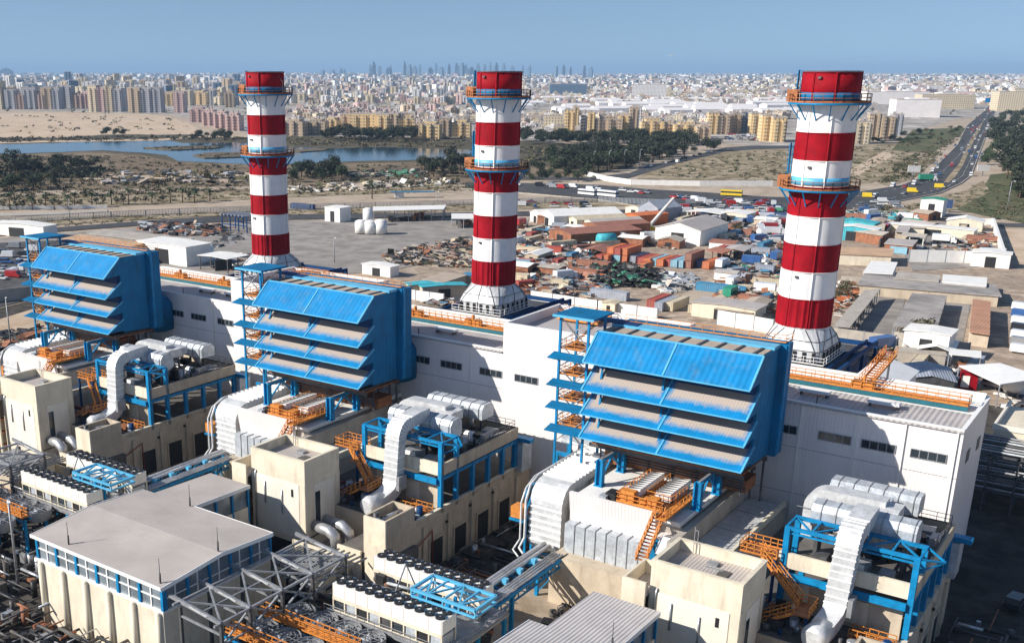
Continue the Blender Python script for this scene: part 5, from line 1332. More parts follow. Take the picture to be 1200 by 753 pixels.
# mid-distance city: individually placed blocks
rg = random.Random(99)
zones = [  # u0,u1,v0,v1,count,hmin,hmax(px),wmin,wmax,facades,label,group,style
    (0, 300, 106, 124, 95, 8, 19, 5, 11, ['fac_grey', 'fac_cream', 'fac_white', 'fac_tan', 'fac_blue'], 'block crowded behind the first row of towers', 'mid-rise blocks behind the first towers', 'tower'),
    (330, 556, 126, 152, 70, 4, 8, 7, 14, ['fac_pink', 'fac_cream', 'fac_white', 'fac_cream', 'fac_tan', 'fac_pink'], 'low block packed behind the yellow flats', 'low blocks behind the yellow flats', 'stepped'),
    (340, 556, 108, 124, 44, 5, 11, 5, 10, ['fac_white', 'fac_pink', 'fac_cream', 'fac_grey'], 'block of the hazy district between the two far chimneys', 'pale blocks of the hazy district', 'tower'),
    (600, 920, 136, 150, 34, 3, 6, 8, 16, ['fac_cream', 'fac_white', 'fac_tan'], 'low house behind the yellow flats and wooded belt', 'low houses behind the wooded belt', 'low'),
    (1010, 1200, 104, 122, 40, 3, 6, 7, 16, ['fac_white', 'fac_cream', 'fac_white', 'fac_pink'], 'low building around the far end of the highway', 'white low buildings by the highway end', 'low'),
]
for u0, u1, v0, v1, n, h0, h1, w0, w1, fs, lab, grp, st_ in zones:
    for k in range(int(n*1.1)):
        u, v = rg.uniform(u0, u1), rg.uniform(v0, v1); p = G(u, v); D = dist(p)
        w, h = rg.uniform(w0, w1)*D/1250, rg.uniform(h0, h1)*D/1250; fc_ = rg.choice(fs)
        cn_ = {'fac_grey': 'grey', 'fac_cream': 'cream', 'fac_white': 'white', 'fac_tan': 'tan', 'fac_blue': 'bluish', 'fac_pink': 'pink'}[fc_]+(' wide' if w > (w0+w1)/2*D/1250 else ' narrow')+(' tall' if h > (h0+h1)/2*D/1250 else '')
        a, b = slab_block(rg.random(), w, rg.uniform(12, 22), h, fc_, st_)
        for i, f in enumerate(b.f):
            a.use('roof_beige'); 
        off = len(a.v); a.v += b.v; a.use('roof_beige')
        for f in b.f: a.face([q+off for q in f])
        inst('city_block', a.mesh('city_block'), cn_+' '+lab, 'building', p, rg.choice([0.5, 0.5, 1.1, 0.2])+rg.uniform(-.1, .1), 1.0, grp+', '+cn_)
# long pale sheds beyond the flats
for k in range(40):
    u, v = rg.uniform(600, 940), rg.uniform(117, 134); p = G(u, v); D = dist(p); L = rg.uniform(20, 45)*D/1250
    s = N().use('white_clad').prism([(-16, 0), (-16, 6), (0, 9.5), (16, 6), (16, 0)], 'x', -L/2, L/2)
    inst('long_shed', s.mesh('long_shed'), 'long pale gabled shed in the depot field beyond the yellow flats', 'shed', p, 0.75+rg.uniform(-.05, .05), 1.0, 'long pale sheds of the depot field')
rng_ = random.Random(123)
fc = N(); mats_ = ['fac_white', 'fac_cream', 'white_paint', 'fac_pink', 'concrete', 'fac_tan', 'roof_beige']
for k in range(8000):
    u = rg.uniform(-30, 1230); v = 87.6+(rg.random()**1.5)*34
    if u > 600 and v < 106 or v < 104 or rg.random() < 0.45:
        p = G(u, v); D = dist(p); w = rg.uniform(2.5, 7)*D/1250; h = min(rg.uniform(1.2, 3.8 if u > 560 else 5.5)*D/1250, rg.uniform(25, 55) if u < 600 else rg.uniform(12, 34))
        fc.use(rg.choice(mats_)); fc.boxr((p.x, p.y, 0.1), w, rg.uniform(0.5, 1.2)*w, max(5, h), rg.uniform(0, 1.5))
for k in range(2600):
    u, v = rng_.choice([(rng_.uniform(330, 556), rng_.uniform(112, 154)), (rng_.uniform(600, 930), rng_.uniform(104, 122)), (rng_.uniform(940, 1230), rng_.uniform(98, 124)), (rng_.uniform(-20, 300), rng_.uniform(106, 122)), (rng_.uniform(600, 920), rng_.uniform(134, 152))])
    p = G(u, v); D = dist(p); w = rng_.uniform(3, 8)*D/1250; h = rng_.uniform(1.6, 4.2)*D/1250
    fc.use(rng_.choice(mats_)); fc.boxr((p.x, p.y, 0.1), w, rng_.uniform(0.6, 1.3)*w, h, rng_.uniform(0.3, 0.7)); fc.boxr((p.x, p.y, h+0.12), w*0.35, w*0.3, h*0.3, 0.5)
struct('far_city', fc, 'stuff')
tb_ = N().use('leaf_dark')
for k in range(900):
    u = rg.uniform(-30, 1230); v = rg.choice([rg.uniform(92, 135), rg.gauss(104, 1.0), rg.gauss(96, 0.8)])
    p = G(u, v); s_ = rg.uniform(3, 7)
    leafball(tb_, (p.x, p.y, s_*0.6), s_, 14, s_*0.35, rg, 0.6)
struct('far_trees', tb_, 'stuff')
# skyline towers in the haze
sk = [(400, 4, 90), (404, 3, 70), (434, 3, 200), (438, 5, 260), (445, 4, 160), (458, 3, 170), (474, 4, 260), (480, 5, 190), (486, 5, 150), (492, 3, 180), (511, 3, 240), (517, 6, 120), (526, 4, 200), (535, 5, 230), (541, 6, 230), (546, 5, 180), (560, 5, 210), (568, 4, 200), (574, 3, 240), (581, 5, 230), (590, 4, 220), (612, 3, 150), (620, 4, 160), (652, 3, 140), (660, 4, 170), (668, 3, 130), (684, 4, 150), (692, 5, 110), (390, 5, 60), (378, 6, 50), (8, 14, 100), (560, 3, 120), (455, 6, 110), (504, 7, 100), (552, 7, 120), (600, 5, 140)]
for k, (u, w, h) in enumerate(sk):
    p = G(u, 91.2); D = dist(p); s = N().use('fac_blue'); ww = w*D/1250*0.8; hh = 66+h*0.40
    s.box(-ww/2, ww/2, -ww/2, ww/2, 0, hh*0.82).box(-ww*0.3, ww*0.3, -ww*0.3, ww*0.3, hh*0.82+0.1, hh)
    if k % 3 == 0: s.cyl((0, 0, hh), ww*0.06, hh*0.16, 5)
    inst('skyline_tower', s.mesh('skyline_tower'), 'bluish skyscraper on the hazy horizon skyline', 'tower', p, rg.random(), 1.0, 'skyscrapers on the horizon')
p = G(785, 91.2)*0.5; p.z = 148; t = thing('airliner', 'tiny white airliner low in the sky over the far city', 'aircraft', p, None, 0.9)
for nm, m_ in (('fuselage', N().use('white_paint').tube([(-16, 0, 0), (-13, 0, 0), (12, 0, 0), (17, 0, 1)], [0.6, 2, 2, 0.5], 10)), ('wing', N().use('white_paint').prism([(4, 0), (-4, 16), (-7, 16), (-4, 0), (-7, -16), (-4, -16)], 'z', -0.6, -0.2)), ('tail_fin', N().use('white_paint').prism([(-12, 1), (-16, 6.5), (-18, 6.5), (-16.5, 1)], 'y', -0.2, 0.2))):
    o = bpy.data.objects.new(nm, m_.mesh(nm)); COL.objects.link(o); o.parent = t
# haze over everything
hz = bpy.data.materials.new('haze'); hz.use_nodes = True; n = hz.node_tree; n.nodes.clear()
oo = n.nodes.new('ShaderNodeOutputMaterial'); pv = n.nodes.new('ShaderNodeVolumePrincipled')
pv.inputs['Color'].default_value = (0.42, 0.65, 0.93, 1); pv.inputs['Density'].default_value = 6.2e-5; pv.inputs['Anisotropy'].default_value = 0.0
n.links.new(pv.outputs[0], oo.inputs['Volume'])
MATS['haze'] = hz
bpy.data.objects['ground'].data.update()
struct('haze', N().use('haze').box(-R_-50, R_+50, -R_-50, R_+50, -1.0, 260), 'stuff')
# ================================================================== switchgear buildings in front
def switchgear(dx, lab, full=True):
    t = thing('switchgear_building', lab, 'building', (-96+dx, 78, 0), 'pale low gabled switchgear buildings')
    x0, x1, y0, y1, ym = -107.7+dx, -84.5+dx, 69.5, 87.1, 78.5
    s = N().use('roof_beige' if dx == 0 else 'roof_grey_y')
    s.prism([(y0-0.35, 11.95), (ym, 12.75), (ym, 12.6), (y0-0.35, 11.8)], 'x', x0-0.3, x1+0.3)
    s.prism([(ym, 12.75), (y1, 12.2), (y1, 12.05), (ym, 12.6)], 'x', x0-0.3, x1+0.3)
    s.prism([(y1, 12.2), (97.4, 11.9), (97.4, 11.75), (y1, 12.05)], 'x', x0+1.8, -98.2+dx)
    part('roof', s, t)
    s = N().use('white_paint').box(x0-0.36, x1+0.36, y0-0.45, y0-0.36, 11.6, 12.02)
    for x in (x1+0.31, x0-0.36):
        s.prism([(y0-0.36, 11.5), (ym, 12.3), (y1, 11.75), (y1, 12.25), (ym, 12.82), (y0-0.36, 12.0)], 'x', x, x+0.08)
    s.prism([(y1, 11.7), (y1, 12.24), (97.4, 11.95), (97.4, 11.4)], 'x', -98.19+dx, -98.11+dx)
    s.box(-98.1+dx, x1+0.3, y1+0.01, y1+0.09, 11.75, 12.24)
    part('fascia', s, t)
    s = N().use('glass_grey').box(x0+0.2, x1-0.2, y0+0.2, y1-0.2, 8.8, 11.78)
    s.box(x0+2.2, -98.6+dx, y1-0.19, 97.2, 8.8, 11.4)
    part('glazing', s, t)
    s = N().use('blue_steel'); w2 = N().use('white_paint')
    n_ = 6
    for k in range(n_+1):
        x = x0+0.15+(x1-x0-0.3)*k/n_; s.box(x-0.2, x+0.2, y0+0.0, y0+0.3, 8.8, 11.79)
        if k < n_: xm = x+(x1-x0-0.3)/n_/2; w2.box(xm-0.09, xm+0.09, y0+0.08, y0+0.19, 8.8, 11.79)
    for k in range(6):
        y = y0+0.31+(y1-y0-0.6)*k/5; s.box(x1-0.3, x1+0.02, y, y+0.35, 8.8, 11.9)
        if k < 5: ym2 = y+(y1-y0-0.6)/10; w2.box(x1-0.19, x1-0.08, ym2-0.07, ym2+0.07, 8.8, 12)
    for k in range(4):
        y = y1+1.0+k*3.0; s.box(-98.6+dx, -98.35+dx, y, y+0.3, 6.5, 11.5)
    w2.box(x0+0.2, x1-0.4, y0+0.07, y0+0.18, 10.1, 10.25).box(x1-0.18, x1-0.07, y0+0.3, y1-0.3, 10.1, 10.22)
    part('mullion', s, t); part('glazing_bar', w2, t)
    s = N().use('cream_wall').box(x0, x1, y0, y1, 0, 8.5).use('white_paint').box(x0-0.05, x1+0.05, y0-0.06, y1, 8.503, 8.79)
    s.use('cream_wall').box(x0+2, -98.4+dx, y1+0.01, 97.3, 0, 8.7)
    for k in range(5):
        x = x0+3.9+(x1-x0-1.6)*k/5; s.use('steel_mid').box(x+0.9, x+1.3, y0-0.02, y0+0.1, 4.0, 4.15) if k % 2 else None
    part('wall', s, t)
    for k in range(6):
        x = x0+0.9+(x1-x0-1.6)*k/5.0; part('pilaster', N().use('cream_wall').tube([(x, y0-0.15, 0), (x, y0-0.15, 8.3)], 0.4, 12).dome((x, y0-0.15, 8.3), 0.4, 0.8, 12, 3), t)
    for x, y, z in ((x0+6, y0+0.6, 12.0), (x1-0.6, y0+0.4, 12.0), (x1-0.3, ym, 12.8), (-98.6+dx, y1-0.3, 12.2)):
        part('lightning_rod', N().use('steel_dark').cyl((x, y, z), 0.12, 1.2, 6).cyl((x, y, z+1.2), 0.04, 1.8, 5), t)
    return t
switchgear(0, 'wide pale gabled building with blue framed glazing band and cream pilaster wall')
switchgear(60, 'pale ribbed metal roof of the building tucked in front of the highway-side control block')
# ================================================================== air cooled chillers
def chiller(x0, x1, y0, lab):
    t = thing('chiller', lab, 'chiller', ((x0+x1)/2, y0+1.3, 6.9), 'long white air cooled chillers with black fans')
    s = N().use('white_plain').box(x0, x1, y0, y0+2.7, 8.6, 10.2)
    part('casing', s, t)
    s = N().use('cream_wall'); n_ = 9
    for k in range(n_+1):
        x = x0+(x1-x0-0.15)*k/n_; s.box(x, x+0.15, y0-0.04, y0+0.1, 6.9, 8.59).box(x, x+0.15, y0+2.6, y0+2.74, 6.9, 8.59)
        s.box(x, x+0.05, y0-0.03, y0-0.002, 8.6, 10.19)
    s.box(x0, x1, y0-0.05, y0+0.09, 6.75, 6.89).box(x0, x1, y0-0.07, y0-0.032, 8.2, 8.6)
    part('frame', s, t)
    s = N()
    for k in range(n_):
        x = x0+(x1-x0-0.15)*k/n_+0.2; s.use(['glass_dark', 'silver_clad', 'black_part', 'silver_clad', 'steel_dark'][k % 5]).box(x, x+(x1-x0)/n_-0.25, y0+0.12, y0+2.5, 6.95, 8.15)
    part('coil_panel', s, t)
    for k in range(11):
        for r_ in range(2):
            x, y = x0+0.75+(x1-x0-1.5)*k/10, y0+0.7+r_*1.3
            f = N().use('black_part').tube([(x, y, 10.2), (x, y, 10.42)], 0.56, 16, caps=False)
            f.tube([(x, y, 10.34), (x, y, 10.38)], 0.54, 14).use('steel_mid').cyl((x, y, 10.385), 0.1, 0.05, 6)
            part('fan', f, t)
    return t
def chiller_deck(dx, lab):
    t = thing('chiller_platform', lab, 'platform', (-64.4+dx, 89, 0), 'steel platforms carrying the chillers')
    s = N().use('steel_mid').box(-73+dx, -55.6+dx, 83.6, 96.0, 6.35, 6.7); part('floor', s, t)
    s = N().use('blue_steel')
    for x in (-72.5, -66.8, -61.4, -56):
        for y in (84, 90, 95.6): s.bar((x+dx, y, 0), (x+dx, y, 6.34), 0.4)
    part('column', s, t)
    s = N()
    rg = random.Random(4)
    for k in range(34):
        x, y = -71.5+dx+rg.random()*11.5, 87.4+rg.random()*4.4
        s.use(rg.choice(['steel_dark', 'black_part', 'pipe_metal', 'steel_mid', 'rust', 'silver_clad']))
        if k % 2: s.tube([(x, y, 7+rg.random()), (x+rg.uniform(1, 4), y, 7+rg.random()*1.6)], 0.12+rg.random()*0.16, 6)
        else: s.boxr((x, y, 6.7), 0.5+rg.random(), 0.5+rg.random()*0.7, 0.8+rg.random()*1.4, 0)
    for k in range(6): s.use('steel_mid').bar((-71+dx+2.2*k, 87.4, 6.7), (-71+dx+2.2*k, 87.4, 9.6), 0.12)
    s.use('steel_mid').bar((-71+dx, 87.4, 9.6), (-60+dx, 87.4, 9.6), 0.1)
    s.bar((-67+dx, 88, 6.7), (-66+dx, 90, 12.2), 0.14).bar((-65+dx, 92, 6.7), (-66+dx, 90, 12.2), 0.14)
    part('pipework', s, t)
    s = N().use('steel_mid'); railing(s, [(-73+dx, 83.5, 6.7), (-55.7+dx, 83.5, 6.7), (-55.7+dx, 96, 6.7)], 1.0, 2.2, 0.06); part('railing', s, t)
    return t
def gantry(dx, lab):
    t = thing('lifting_frame', lab, 'frame', (-59+dx, 88.5, 0), 'bright blue lattice frames at the chiller ends')
    s = N().use('blue_steel')
    for x in (-61.4, -57.8): s.bar((x+dx, 86.6, 6.7), (x+dx, 86.6, 11.4), 0.45).bar((x+dx, 88.0, 6.7), (x+dx, 88.0, 11.4), 0.3)
    part('post', s, t)
    s = N().use('blue_trim')
    P_ = [(-62.6, 86.4), (-54.2, 86.4), (-54.2, 90.6), (-62.6, 90.6)]
    for i in range(4):
        a, b = P_[i], P_[(i+1) % 4]; s.bar((a[0]+dx, a[1], 11.5), (b[0]+dx, b[1], 11.5), 0.32); s.bar((a[0]+dx, a[1], 10.7), (b[0]+dx, b[1], 10.7), 0.22)
    for k in range(5):
        x = -62.6+k*2.1+dx; s.bar((x, 86.4, 11.5), (x, 90.6, 11.5), 0.2).bar((x, 86.4, 10.7), (x, 86.4, 11.5), 0.15)
        if k < 4: s.bar((x, 86.4 if k % 2 else 90.6, 11.5), (x+2.1, 90.6 if k % 2 else 86.4, 11.5), 0.18)
    part('lattice', s, t)
for dx, W in ((0, 'middle'), (-60, 'lake-side')):
    chiller_deck(dx, 'pipe-filled steel platform carrying the chillers by the %s control block' % W)
    chiller(-72.2+dx, -56.9+dx, 84.2, 'long white chiller with black fans at the front edge of the %s chiller platform' % W)
    chiller(-72.8+dx, -57.4+dx, 92.6, 'long white chiller with black fans at the rear of the %s chiller platform' % W)
    gantry(dx, 'bright blue lattice frame at the end of the %s chillers' % W)
# ================================================================== grey steel gantries and fin fan coolers
def bus_gantry(dx, lab):
    t = thing('steel_gantry', lab, 'gantry', (-80+dx, 82, 0), 'grey lattice steel gantries')
    s = N().use('steel_mid')
    ys = [70.0, 74.4, 79.6, 84.8, 90.8]
    for x, z in ((-82.2, 10.6), (-75.8, 10.0)):
        s.bar((x+dx, 69, z), (x+dx, 91.4, z), 0.26)
    for i, y in enumerate(ys):
        s.bar((-83.8+dx, y, 10.9), (-75.8+dx, y, 10.0), 0.3, 0.45); s.bar((-82+dx, y, 8.9), (-75.8+dx, y, 8.6), 0.22)
        s.use('silver_bright').bar((-80.5+dx, y, 10.6), (-77.8+dx, y, 10.25), 0.5, 0.12).use('steel_mid')
        if i < 4:
            y2 = ys[i+1]
            s.bar((-82.2+dx, y, 10.6), (-75.8+dx, y2, 10.0), 0.2).bar((-75.8+dx, y, 10.0), (-82.2+dx, y2, 10.6), 0.2)
            s.bar((-75.8+dx, y, 10.0), (-75.8+dx, y2, 7.4), 0.2).bar((-75.8+dx, y2, 10.0), (-75.8+dx, y, 7.4), 0.2)
            s.bar((-78.9+dx, y, 10.3), (-78.9+dx, y2, 10.3), 0.16)
    s.bar((-75.8+dx, 69, 7.4), (-75.8+dx, 91.4, 7.4), 0.2)
    part('lattice', s, t)
    s = N().use('steel_dark')
    for y in ys:
        for x in (-82.2, -75.8): s.bar((x+dx, y, 0), (x+dx, y, 10.0), 0.34)
    part('post', s, t)
    s = N().use('steel_mid')
    for k in range(16): s.bar((-83.0+dx, 85.2+k*0.36, 9.6), (-76.2+dx, 85.6+k*0.36, 9.3), 0.12)
    for k in range(7): s.tube([(-82+dx+k*0.9, 84.6, 8.2), (-82+dx+k*0.9, 96, 7.6)], 0.14, 6)
    part('cable_tray', s, t)
    return t
def cooler(x, y, lab):
    t = thing('fan_cooler', lab, 'cooler', (x, y, 4.5), 'round grey fan coolers')
    s = N().use('steel_mid').tube([(x, y, 5.4), (x, y, 6.0), (x, y, 6.9)], [1.5, 1.85, 1.85], 22, caps=False)
    part('ring', s, t)
    s = N().use('black_part').tube([(x, y, 5.5), (x, y, 5.6)], 1.3, 20)
    part('base', s, t)
    s = N().use('silver_clad')
    for k in range(6):
        a = k*math.pi/3+x; ca, sa = math.cos(a), math.sin(a)
        s.quad((x+ca*0.2, y+sa*0.2, 6.55), (x+ca*1.5, y+sa*1.5, 6.6), (x+math.cos(a+.35)*1.5, y+math.sin(a+.35)*1.5, 6.35), (x+math.cos(a+.8)*0.3, y+math.sin(a+.8)*0.3, 6.4))
    s.use('steel_mid').cyl((x, y, 6.3), 0.28, 0.5, 10)
    part('blade', s, t)
    s = N().use('steel_mid')
    for k in range(8):
        a = 2*math.pi*k/8; s.bar((x, y, 7.0), (x+math.cos(a)*1.85, y+math.sin(a)*1.85, 6.92), 0.05)
    for rr in (0.6, 1.2, 1.8):
        q = [(x+math.cos(2*math.pi*k/16)*rr, y+math.sin(2*math.pi*k/16)*rr, 6.96) for k in range(16)]
        for a, b in zip(q, q[1:]+q[:1]): s.bar(a, b, 0.05)
    part('guard', s, t)
    return t
def cooler_walk(dx, y, lab):
    t = thing('cooler_walkway', lab, 'walkway', (-72+dx, y, 6), 'orange walkways between the fan coolers')
    s = N().use('orange_steel')
    k = -78.6+dx
    while k < -64.4+dx: s.box(k, k+0.7, y-0.45, y+0.45, 6.6, 6.68); k += 0.76
    part('grating', s, t)
    s = N().use('orange_steel'); railing(s, [(-78.6+dx, y-0.5, 6.7), (-64.2+dx, y-0.5, 6.7), (-64.2+dx, y+0.5, 6.7), (-78.6+dx, y+0.5, 6.7)], 1.1, 0.9, 0.09, True)
    part('railing', s, t)
    s = N().use('blue_steel').bar((-78.8+dx, y-0.7, 6.2), (-64+dx, y-0.7, 6.2), 0.25).bar((-78.8+dx, y+0.7, 6.2), (-64+dx, y+0.7, 6.2), 0.25)
    for x in (-78.6, -71.5, -64.4): s.bar((x+dx, y, 0), (x+dx, y, 6.1), 0.35)
    part('frame', s, t)
for dx, W in ((0, 'middle'), (-60, 'lake-side')):
    bus_gantry(dx, 'grey lattice steel gantry in front of the %s chillers' % W)
    nm = ['first', 'second', 'third', 'fourth']
    for k in range(4):
        cooler(-75.0+dx+k*3.4, 81.6, '%s fan cooler from the grey gantry in the rear row before the %s chillers' % (nm[k], W))
    for k in range(4):
        cooler(-75.8+dx+k*3.4, 76.2, '%s fan cooler from the grey gantry in the front row before the %s chillers' % (nm[k], W))
    cooler_walk(dx, 79.0, 'orange walkway between the two rows of fan coolers before the %s chillers' % W)
    cooler_walk(dx, 73.6, 'orange walkway along the outer row of fan coolers before the %s chillers' % W)
# ================================================================== ground clutter between the blocks
def clutter(name, x0, x1, y0, y1, n, lab, seed, zmax=2.4, mats_=('steel_dark', 'black_part', 'pipe_metal', 'steel_dark', 'rust', 'concrete_dark', 'black_part')):  # mostly dark materials: the shadow lying over the pipework is put into their colour
    rg = random.Random(seed); s = N()
    for k in range(n):
        x, y = rg.uniform(x0, x1), rg.uniform(y0, y1); s.use(rg.choice(mats_))
        q = rg.random()
        if q < 0.3: s.boxr((x, y, 0.05), rg.uniform(0.4, 1.5), rg.uniform(0.4, 1.5), rg.uniform(0.4, zmax*0.6), rg.choice([0, 0, 0.3]))
        elif q < 0.45: s.cyl((x, y, 0.05), rg.uniform(0.2, 0.5), rg.uniform(0.8, zmax), 8)
        else:
            L = rg.uniform(2, 7); z = rg.uniform(0.5, zmax); r_ = rg.uniform(0.07, 0.22)
            s.tube([(x, y, z), (x+(L if q < 0.8 else 0), y+(0 if q < 0.8 else L), z)], r_, 6)
    return struct(name, s, 'stuff')
for dx, W in ((0, 'middle'), (-60, 'lake-side')):
    clutter('pipework', -96+dx, -77+dx, 88, 99, 70, 'dark tangle of pipes on the ground before the %s control block' % W, 5+int(-dx), 3.2)
    clutter('pipework', -82+dx, -64+dx, 68, 90, 80, 'dark equipment on the ground under the %s grey gantry' % W, 6+int(-dx), 3.4)
    clutter('pipework', -76+dx, -63+dx, 97.5, 99.5, 26, 'pipes and crates along the lane beside the %s control block' % W, 9+int(-dx), 2.0)
clutter('pipework', -111, -108.5, 66, 84, 26, 'dark pipes along the end of the pale gabled building', 77, 3.0)
clutter('pipework', -38, -26, 92, 97, 22, 'crates and pipes in front of the highway-side control block', 78, 2.0)
for dx, W in ((0, 'middle'), (-60, 'lake-side')):
    s = N().use('cream_wall').box(-90+dx, -82.6+dx, 96.8, 97.1, 0, 6.2).box(-82.9+dx, -82.6+dx, 92.0, 96.79, 0, 6.2).use('beige_wall').box(-92.5+dx, -86+dx, 90.8, 91.1, 0, 5.2)
    one('yard_wall', s, 'low cream yard wall in front of the %s control block' % W, 'wall', (-86+dx, 96, 0), 'low cream yard walls')
    s = N().use('pipe_metal')
    for k in range(3): s.tube([(-88.5+dx+k*1.4, 92.0, 0.3), (-88.5+dx+k*1.4, 92.0, 5.0), (-88.3+dx+k*1.4, 92.6, 5.8), (-88.3+dx+k*1.4, 94.6, 5.8), (-88.3+dx+k*1.4, 95.3, 5.0), (-88.3+dx+k*1.4, 95.3, 0.5)], 0.55, 10)
    one('bent_pipe', s, 'shiny pipe elbows rising beside the %s gabled building' % W if dx == 0 else 'shiny pipe elbows rising near the lake-side gantry', 'pipe', (-87+dx, 93, 0), 'shiny pipe elbows')
    s = N().use('cream_wall').box(-79.6+dx, -76.0+dx, 99.4, 99.7, 0, 7.6).box(-84.5+dx, -80.5+dx, 99.6, 99.9, 0, 6.0).use('concrete_dark').box(-84.5+dx, -76+dx, 99.95, 106.5, 0, 5.6)
    one('loading_bay', s, 'cream loading bay wall between the %s control block and its fan room' % W, 'wall', (-80+dx, 100, 0), 'cream loading bay walls')
# the dark lane on the right and what stands there
t = thing('pipe_bridge', 'dark steel pipe bridge in the shade behind the hall end wall', 'pipe bridge', (-14, 186, 0))
s = N().use('steel_dark')
for x in range(-24, 20, 4):
    for y in (181, 184.5, 188, 191.5): s.bar((x, y, 0), (x, y, 9.4), 0.3)
for y in (181, 184.5, 188, 191.5):
    for z in (3.4, 6.2, 9.2): s.bar((-24, y, z), (18, y, z), 0.3)
part('frame', s, t)
s = N()
for k in range(22):
    s.use(['pipe_metal', 'steel_mid', 'silver_clad', 'steel_dark'][k % 4]); z = [3.7, 6.5, 9.5][k % 3]; y = 181.3+k*0.46; s.tube([(-24, y, z), (18, y, z)], 0.16, 6)
part('pipe', s, t)
t = thing('cream_store', 'flat roofed cream store beyond the dark pipe bridge', 'building', (-14, 200, 0))
part('wall', N().use('cream_wall').box(-21.5, 12, 193, 209, 0, 10), t)
part('parapet', N().use('cream_shut').box(-21.7, -21.3, 192.8, 209.2, 10.01, 10.9).box(-21.29, 12, 192.8, 193.1, 10.01, 10.9), t)
t = thing('white_annex', 'white hipped roof annex behind the hall rear parapet', 'building', (-34, 172, 0))
part('wall', N().use('white_clad').box(-38.6, -31.8, 165.6, 179, 0, 21.2), t)
part('roof', N().use('white_paint').prism([(-38.9, 21.2), (-35.4, 22.4), (-31.5, 21.2)], 'y', 165.2, 179.4), t)
s = N().use('concrete').box(-6.5, -6.2, 120, 175, 0, 0.35); one('kerb_wall', s, 'low concrete kerb wall along the shaded lane by the hall end', 'wall', (-6.3, 150, 0))
clutter('pipework', -15.8, -9.5, 108, 140, 46, 'dark crates and pipes along the shaded foot of the podium by the lane', 80, 1.6)
s = N().use('silver_clad')
for k in range(9): s.box(-13.2+k*0.45, -12.85+k*0.45, 121, 124.5, 0.8, 0.95)
s.use('steel_mid').box(-13.4, -9.2, 121, 124.5, 0.3, 0.79); one('grid_panel', s, 'grey slatted panel lying on crates beside the podium lane', 'panel', (-11.3, 122.7, 0))

clutter('pipework', -112, -84, 60, 68.8, 160, 'dark machinery in front', 90, 3.0)
clutter('pipework', -140, -112, 66, 98, 320, 'x', 91, 3.6)
clutter('pipework', -84, -64, 90, 99, 90, 'x', 92, 3.4)
clutter('pipework', -57, -46, 98, 111, 50, 'x', 93, 1.8, ('concrete_dark', 'steel_dark', 'rust', 'dust_tan'))
clutter('pipework', -38, -20.6, 98, 100, 30, 'x', 94, 2.4)
clutter('pipework', -96, -76.8, 99, 107, 60, 'x', 95, 3.2)
clutter('pipework', -156, -136.8, 99, 107, 60, 'x', 96, 3.2)
clutter('pipework', -125, -122, 104, 138, 60, 'x', 97, 2.4); clutter('pipework', -76.0, -68.5, 104, 138, 90, 'x', 98, 2.0)
sheet('sandy_strip', 'g_sand', [(590, 690), (660, 690), (720, 700), (690, 760), (570, 770)], 0.1)
# ================================================================== vehicles
def car_mesh(body, L=4.5, W=1.8, Hh=1.5, kind='car'):
    s = N().use(body)
    if kind == 'car':
        s.prism([(-L/2, 0.35), (-L/2, 0.8), (-L*0.28, 0.92), (L*0.22, 0.95), (L/2, 0.78), (L/2, 0.35)], 'y', -W/2, W/2)
        s.use('glass_dark').prism([(-L*0.36, 0.93), (-L*0.22, Hh-0.07), (L*0.12, Hh-0.07), (L*0.27, 0.93)], 'y', -W/2+0.12, W/2-0.12)
        s.use(body).box(-L*0.21, L*0.11, -W/2+0.14, W/2-0.14, Hh-0.065, Hh)
    elif kind == 'suv':
        s.prism([(-L/2, 0.4), (-L/2, 1.0), (L*0.25, 1.08), (L/2, 0.95), (L/2, 0.4)], 'y', -W/2, W/2)
        s.use('glass_dark').prism([(-L*0.47, 1.05), (-L*0.42, Hh-0.08), (L*0.1, Hh-0.08), (L*0.26, 1.09)], 'y', -W/2+0.1, W/2-0.1)
        s.use(body).box(-L*0.42, L*0.1, -W/2+0.1, W/2-0.1, Hh-0.075, Hh)
    elif kind == 'van':
        s.prism([(-L/2, 0.4), (-L/2, Hh), (L*0.3, Hh), (L*0.42, 1.2), (L/2, 1.05), (L/2, 0.4)], 'y', -W/2, W/2)
        s.use('glass_dark').prism([(L*0.31, Hh-0.15), (L*0.425, 1.25), (L*0.36, 1.25), (L*0.28, Hh-0.15)], 'y', -W/2-0.01, W/2+0.01)
    elif kind == 'bus':
        s.box(-L/2, L/2, -W/2, W/2, 0.4, Hh)
        s.use('glass_dark').box(-L/2-0.01, L/2+0.01, -W/2-0.01, W/2+0.01, Hh*0.5, Hh*0.78)
    elif kind == 'truck':
        s.box(-L/2, L*0.22, -W/2, W/2, 1.1, Hh)
        s.use('white_paint').prism([(L*0.27, 0.5), (L*0.27, 2.7), (L*0.42, 2.8), (L/2, 1.7), (L/2, 0.5)], 'y', -W/2+0.05, W/2-0.05)
        s.use('glass_dark').prism([(L*0.425, 2.6), (L*0.495, 1.75), (L*0.44, 1.75), (L*0.40, 2.6)], 'y', -W/2+0.03, W/2-0.03)
        s.use('black_part').box(-L/2+0.2, L*0.45, -0.5, 0.5, 0.6, 1.09)
    s.use('tyre')
    for x in ((-L*0.3, L*0.3) if kind != 'truck' else (-L*0.38, -L*0.25, L*0.36)):
        for y in (-W/2+0.12, W/2-0.12): s.tube([(x, y-0.11, 0.36), (x, y+0.11, 0.36)], 0.36 if kind not in ('truck', 'bus') else 0.48, 10)
    return s.mesh(kind+'_mesh')
mat('car_white', (0.78, 0.78, 0.78), 0.25, 0, 0.03, coat=0.5); mat('car_silver', (0.42, 0.43, 0.45), 0.3, 0.5, 0.05, coat=0.5)
